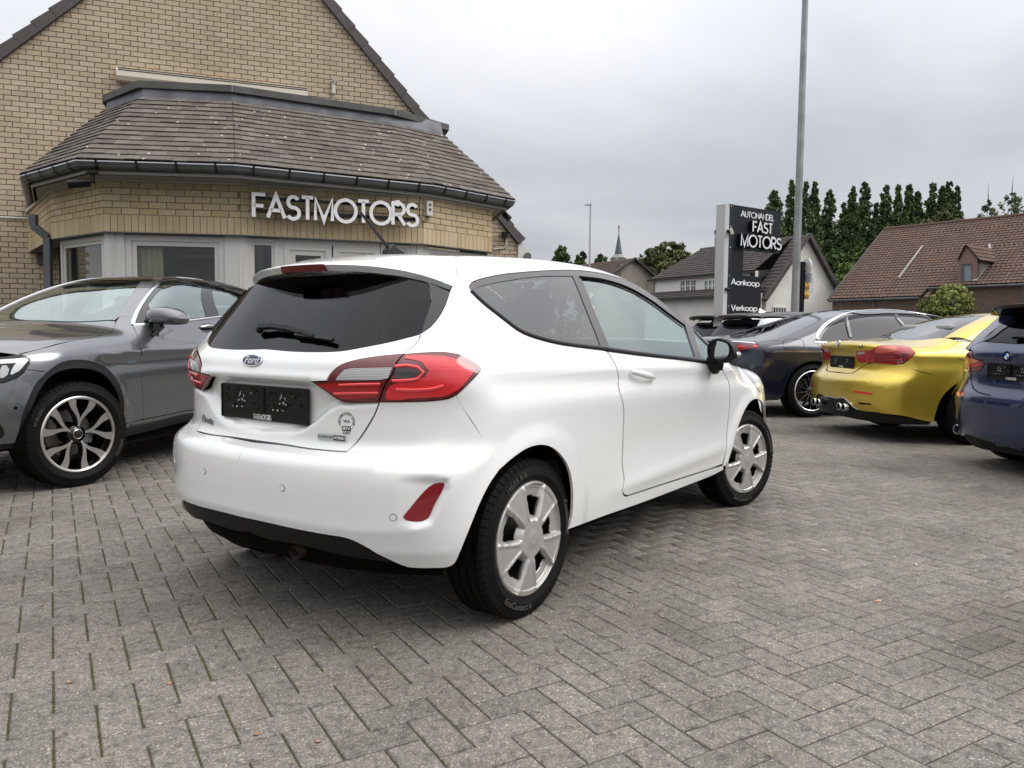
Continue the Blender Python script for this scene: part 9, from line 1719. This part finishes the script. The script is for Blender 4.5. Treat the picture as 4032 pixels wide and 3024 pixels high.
 P('grille', [[F_(0, .62), F_(0, .90)], [F_(.45, .88), F_(.48, .78)], [F_(.40, .62), F_(0, .60)]], (-1, 0, 0), M_gloss, grid=.05, gap=0, off=.002, mirror=True)
 hl = P('headlamp', [[F_(.50, .93)] + lamp, lampb + [F_(.55, .80), F_(.50, .93)]], (-1, -.9, -.1), M_gloss, off=.0, grid=.03, mirror=True, thick=.03, gap=.002)
 P('daytime_light', [K([(0, 185), (100, 178), (220, 172), (292, 168), (305, 190), (262, 245), (200, 310), (130, 345), (110, 345), (150, 250), (175, 220), (80, 225), (0, 232), (0, 185)])], (-1, -.9, -.1), pmat('lamp_silver', (.62, .63, .64), .18, .5, coat=1), off=.004, grid=.03, thick=.002, gap=0, mirror=hl[1], parent=hl[0])
 P('projector_lens', [K([(20, 250), (70, 245), (100, 290), (80, 350), (30, 385), (0, 380), (0, 300), (20, 250)])], (-1, -.9, -.1), M_clear_lens, off=.004, grid=.03, thick=.002, gap=0, mirror=hl[1], parent=hl[0])
 P('wing_badge', [Z([(1102, 938), (1180, 926), (1188, 940), (1108, 953), (1102, 938)])], (0, -1, 0), pmat('badge_bluegrey', (.20, .33, .42), .25, .8), off=.003, grid=.03, thick=.003, gap=0)
 for kx in ((170, 708),): q = b.px(K([kx]))[0]; M = surf_M(b, q, .001, 1); mb = MB(); mb.raw([(.011 * math.cos(.3 * i), .011 * math.sin(.3 * i), 0) for i in range(21)], [tuple(range(21))]); o = mb.build('parking_sensor', M_gloss, root); o.matrix_local = M
 # mirror
 for sg in (1, -1):
  rt = bpy.data.objects.new('door_mirror', None); COL.objects.link(rt); rt.parent = root
  o3 = b.pln(Z([(1283, 545), (1300, 500), (1350, 468), (1440, 460), (1530, 480), (1590, 518), (1616, 560), (1604, 600), (1560, 616), (1400, 614), (1300, 592)]), 'x', 2.02); o3 = catmull(np.vstack([o3, o3[:1]]), .015)[:-1]; ce = o3.mean(0); m = len(o3); VV = []
  rings = [(.085, .35), (.075, .65), (.05, .88), (.01, 1.0), (-.04, 1.0), (-.06, .95), (-.05, .9)]
  for dx, sc in rings: VV += [(p[0] + dx, (ce[1] + (p[1] - ce[1]) * sc) * sg, ce[2] + (p[2] - ce[2]) * sc) for p in o3]
  F = [(k * m + i, k * m + (i + 1) % m, (k + 1) * m + (i + 1) % m, (k + 1) * m + i) for k in range(len(rings) - 1) for i in range(m)] + [tuple(range(m)), tuple((len(rings) - 1) * m + i for i in range(m))]
  o = pymesh('mirror_shell', VV, F, [Mp, M_gloss], rt, smooth=True, mi=[1 if VV[f[0]][2] < ce[2] - .045 else 0 for f in F]); bmx = bmesh.new(); bmx.from_mesh(o.data); bmesh.ops.recalc_face_normals(bmx, faces=bmx.faces); bmx.to_mesh(o.data); bmx.free()
  mb = MB(); mb.bar((ce[0], sg * (ce[1] - .08), ce[2] - .05), (2.03, sg * .86, 1.04), .07, .05); mb.bar((2.12, sg * .845, 1.05), (1.98, sg * .845, 1.13), .03, .12, up=(0, 1, 0)); mb.build('mirror_stalk', M_gloss, rt)
  mb = MB(); ia = b.pln(Z([(1380, 545), (1600, 545)]), 'x', 2.11); mb.bar((2.085, ia[0][1] * sg, ia[0][2]), (2.05, ia[1][1] * sg, ia[1][2]), .012, .03); mb.build('mirror_indicator', M_chrome, rt)
 for sg, d_ in ((1, dr[0]), (-1, dr[1])):
  q = b.px(Z([(1742, 640), (1810, 634), (1880, 640)])); n = b.N(q); mb = MB(); q = q * [1, sg, 1]; n = n * [1, sg, 1]
  n_ = 24;
  mb.tube([q[0] + n[0] * .01, q[0] * .7 + q[2] * .3 + n[1] * .035, q[0] * .3 + q[2] * .7 + n[1] * .035, q[2] + n[2] * .01], [.008, .013, .013, .008], 10); h_ = mb.build('door_handle', M_chrome, d_, smooth=True)
 P('handle_cup', [Z([(1738, 640), (1760, 612), (1815, 604), (1865, 618), (1882, 642), (1860, 672), (1810, 686), (1760, 676), (1738, 640)])], (0, -1, 0), M_gloss, off=.001, grid=.03, thick=.001, gap=0, mirror=dr[1], parent=dr[0])
 mb = MB(); q = b.px(Z([(590, 225)]))[0]; mb.box((q[0] - .12, q[1] - .09, q[2] - .09), (q[0] + .0, q[1] + .09, q[2] - .02)); add_bevel(mb.build('sensor_housing', M_interior, root), .02, 2)
 c.shell('inner_skin', .24, 1.02, ((0, .37), (WB, .37)), .46, off=.05, xc=(.2, 2.6), nz=12, nphi=120); wells(root, (0, WB), .445, .37, .90, .42); mb = MB(); mb.box((-.8, -.6, .28), (-.45, .6, .6)); mb.box((.46, -.78, .22), (2.42, .78, .40)); mb.box((-.45, -.42, .26), (.46, .42, .6)); mb.box((2.3, -.40, .24), (3.35, .40, .6)); mb.build('underbody', M_under, root); cabin(root, 0, 2.25, .74, .62, 1.50, pmat('dark_leather', (.035, .037, .04), .6))
 w = spoke_wheel(root, .368, .262, .255, 10, .628, pmat('machined_alloy', (.60, .58, .56), .28, .9), M_gloss, .014, .058, blocks=66, depth=.05, dish=.012, texts=[('MICHELIN', .322, .028, -72, True), ('MICHELIN', .322, .028, 105, True)], capm=M_gloss)
 # three-pointed cap relief
 mb = MB(); hw = .1275
 for k in range(3): a = 2.094 * k; mb.bar((0, -hw + .0225, 0), (.029 * math.sin(a), -hw + .0225, .029 * math.cos(a)), .007, .002)
 mb.build('cap_star', M_chrome, w)
 set_wheels(root, w, [(WB, .815, R(-15), .15), (0, .82, 0, .4), (WB, -.815, R(-15), 0), (0, -.82, 0, 1)], .368)
grey_suv()
# ------------------------------------------------------------------ two cars glimpsed behind
def far_car(pose, col, label, name, H=1.46, black_roof=False, estate=True, chrome=False):
 xs = [-.8, 0, 1.5, 2.6, 3.4]; zs = [.1, .3, .5, .7, .85, .95, 1.05, 1.2, 1.35, 1.5]; mid = [.76, .86, .89, .9, .895, .87, .815, .73, .63, .5]
 b = Body(pose, (xs, zs, [[v - .05 for v in mid], mid, mid, mid, [v - .12 for v in mid]]), ([.1, .4, .6, .8, .95, 1.05, 1.2, 1.35, 1.5], [-.65, -.8, -.82, -.78, -.78, -.72, -.60, -.48, -.35], [.35] * 9, [3.0] * 9), ([-.8, -.4, 0, .6, 1.2, 1.7, 2.1, 2.4, 3.0, 3.5], [H - .09, H - .05, H - .02, H, H - .03, H - .14, H - .32, 1.02, .92, .65], [.14] * 10), ([.1, .4, .6, .8, 1.0, 1.5], [3.4, 3.5, 3.52, 3.4, 3.1, 2.5], [.8] * 6, [4.5] * 6), kr=.14, kt=.07, kf=.15)
 root = empty(name, (pose[0], pose[1], 0), pose[2], label=label, cat='car'); c = Car(b, root); P = c.panel; T_, S_, R_, F_ = pts_fn(b); Mp = paint(name + '_paint', col, rough=.3, metal=.2)
 dlo = [[S_(-.25, 1.03), S_(-.15, 1.2), S_(.1, H - .18)], [S_(.1, H - .18), S_(.7, H - .14), S_(1.25, H - .17)], [S_(1.25, H - .17), S_(1.6, H - .3), S_(1.95, 1.02)], [S_(1.95, 1.02), S_(1, 1.0), S_(-.25, 1.03)]]
 P('body_side', [[S_(-.45, .95), S_(-.42, .6)] + arch3(b, 0, .33, .38, 150, 0, -1), [S_(.42, .22), S_(1.3, .2), S_(2.2, .22)], arch3(b, 2.65, .33, .38, 175, 0, -1), [S_(3.05, .3), S_(3.1, .6)], [S_(3.0, .8), S_(2.6, .93), S_(2.1, 1.0)], [S_(2.1, 1.0), S_(1.7, H - .25), S_(1.3, H - .1)], [T_(1.25, -.56), T_(.5, -.58), T_(-.35, -.55)], [T_(-.35, -.55), R_(-.62, 1.2), R_(-.68, 1.05), S_(-.5, 1.0)]], (0, 1, -.4), Mp, grid=.06, gap=.001, mirror=True, holes=(dlo,)); P('side_window', dlo, (0, 1, -.4), G_dark, off=-.004, grid=.08, gap=-.001, mirror=True, thick=.003)
 if chrome: c.strip('window_chrome', [S_(-.25, 1.03), S_(-.15, 1.2), S_(.1, H - .18), S_(.7, H - .14), S_(1.25, H - .17)], .035, .008, M_chrome, mirror=True)
 P('roof', [[T_(-.35, 0), T_(-.35, -.54)], [T_(-.35, -.54), T_(.5, -.57), T_(1.25, -.55)], [T_(1.25, -.55), T_(1.35, 0)]], (0, 0, -1), M_gloss if black_roof else Mp, sym=True, grid=.08)
 P('tailgate', [[R_(0, .6), R_(-.62, .6)], [R_(-.64, .62), R_(-.64, .98)], [R_(-.62, 1.0), R_(0, 1.03)]], (1, 0, 0), Mp, sym=True, grid=.08); P('rear_screen', [[R_(0, 1.035), R_(-.62, 1.005)], [R_(-.62, 1.005), R_(-.52, 1.3)], [R_(-.52, 1.3), R_(0, 1.33)]], (1, 0, 0), G_dark, sym=True, grid=.08, off=-.002); P('rear_bumper', [[R_(0, .25), R_(0, .59)], [R_(-.62, .59), R_(-.70, .95)], [S_(-.5, .95), S_(-.44, .3)], [R_(-.6, .25), R_(0, .25)]], (1, .5, 0), Mp, grid=.08, gap=0, mirror=True)
 P('tail_lamp', [[R_(-.45, .86), R_(-.66, .86), R_(-.74, .9)], [R_(-.74, .9), R_(-.72, .96)], [R_(-.72, .96), R_(-.45, .95), R_(-.45, .86)]], (1, .5, 0), M_red, off=.004, grid=.05, mirror=True)
 P('windscreen', [[T_(1.35, 0), T_(1.28, -.54)], [T_(1.28, -.54), T_(1.8, -.6), T_(2.2, -.68)], [T_(2.2, -.68), T_(2.3, 0)]], (-.5, 0, -1), G_clear, sym=True, grid=.1, thick=.004); P('bonnet', [[T_(2.3, 0), T_(2.22, -.7)], [T_(2.22, -.7), T_(2.7, -.7), T_(3.0, -.62)], [T_(3.0, -.62), T_(3.3, 0)]], (0, 0, -1), Mp, sym=True, grid=.1)
 VV = []; n1 = 15; zt_ = 0 if estate else -.0
 for y in np.linspace(-.58, .58, n1):
  f = np.array(T_(-.30, max(min(y * .9, .52), -.52))); z0 = H - (.075 if estate else .16) - .04 * (abs(y) / .6) ** 3; x0 = (-.66 if estate else -.40) + .10 * (abs(y) / .6) ** 4; VV += [tuple(f + [0, 0, .004]), (x0, y, z0), (x0 + .005, y, z0 - .05), (x0 + .14, y * .98, z0 - .09)]
 o = pymesh('roof_spoiler', VV, [(4 * i + j, 4 * i + 4 + j, 4 * i + 5 + j, 4 * i + 1 + j) for i in range(n1 - 1) for j in range(3)], M_gloss if estate else Mp, root, smooth=True); bmx = bmesh.new(); bmx.from_mesh(o.data); bmesh.ops.recalc_face_normals(bmx, faces=bmx.faces); bmx.to_mesh(o.data); bmx.free()
 mb = MB(); fb = T_(.1, 0); mb.raw([(.0, -.03, fb[2] - .01), (.0, .03, fb[2] - .01), (.20, .015, fb[2] - .01), (.20, -.015, fb[2] - .01), (.02, 0, fb[2] + .07)], [(0, 1, 2, 3), (0, 4, 1), (1, 4, 2), (2, 4, 3), (3, 4, 0)]); mb.build('antenna_fin', M_bolt if black_roof else Mp, root)
 c.shell('inner_skin', .24, .98, ((0, .33), (2.65, .33)), .42, off=.05, xc=(.2, 2.4), nz=8, nphi=80); wells(root, (0, 2.65), .39, .33, .86); mb = MB(); mb.box((.42, -.74, .18), (2.2, .74, .34)); mb.box((-.6, -.45, .22), (3.0, .45, .5)); mb.build('underbody', M_under, root)
 w = spoke_wheel(root, .33, .24, .225, 10, 0, M_alu, M_gloss, .02, .03, texts=(), blocks=20); set_wheels(root, w, [(0, -.77, 0, .1), (2.65, -.77, 0, .4), (0, .77, 0, 1), (2.65, .77, 0, 0)], .33)
far_car((4.62, 14.75, .33), (.42, .43, .44), 'pale grey hatchback with a black roof spoiler behind the navy saloon boot', 'pale_grey_hatchback_car', 1.55, True)
far_car((5.0, 18.6, .36), (.62, .63, .63), 'white car whose roof just shows left of the black roof spoiler', 'white_car', 1.62, False, chrome=True)
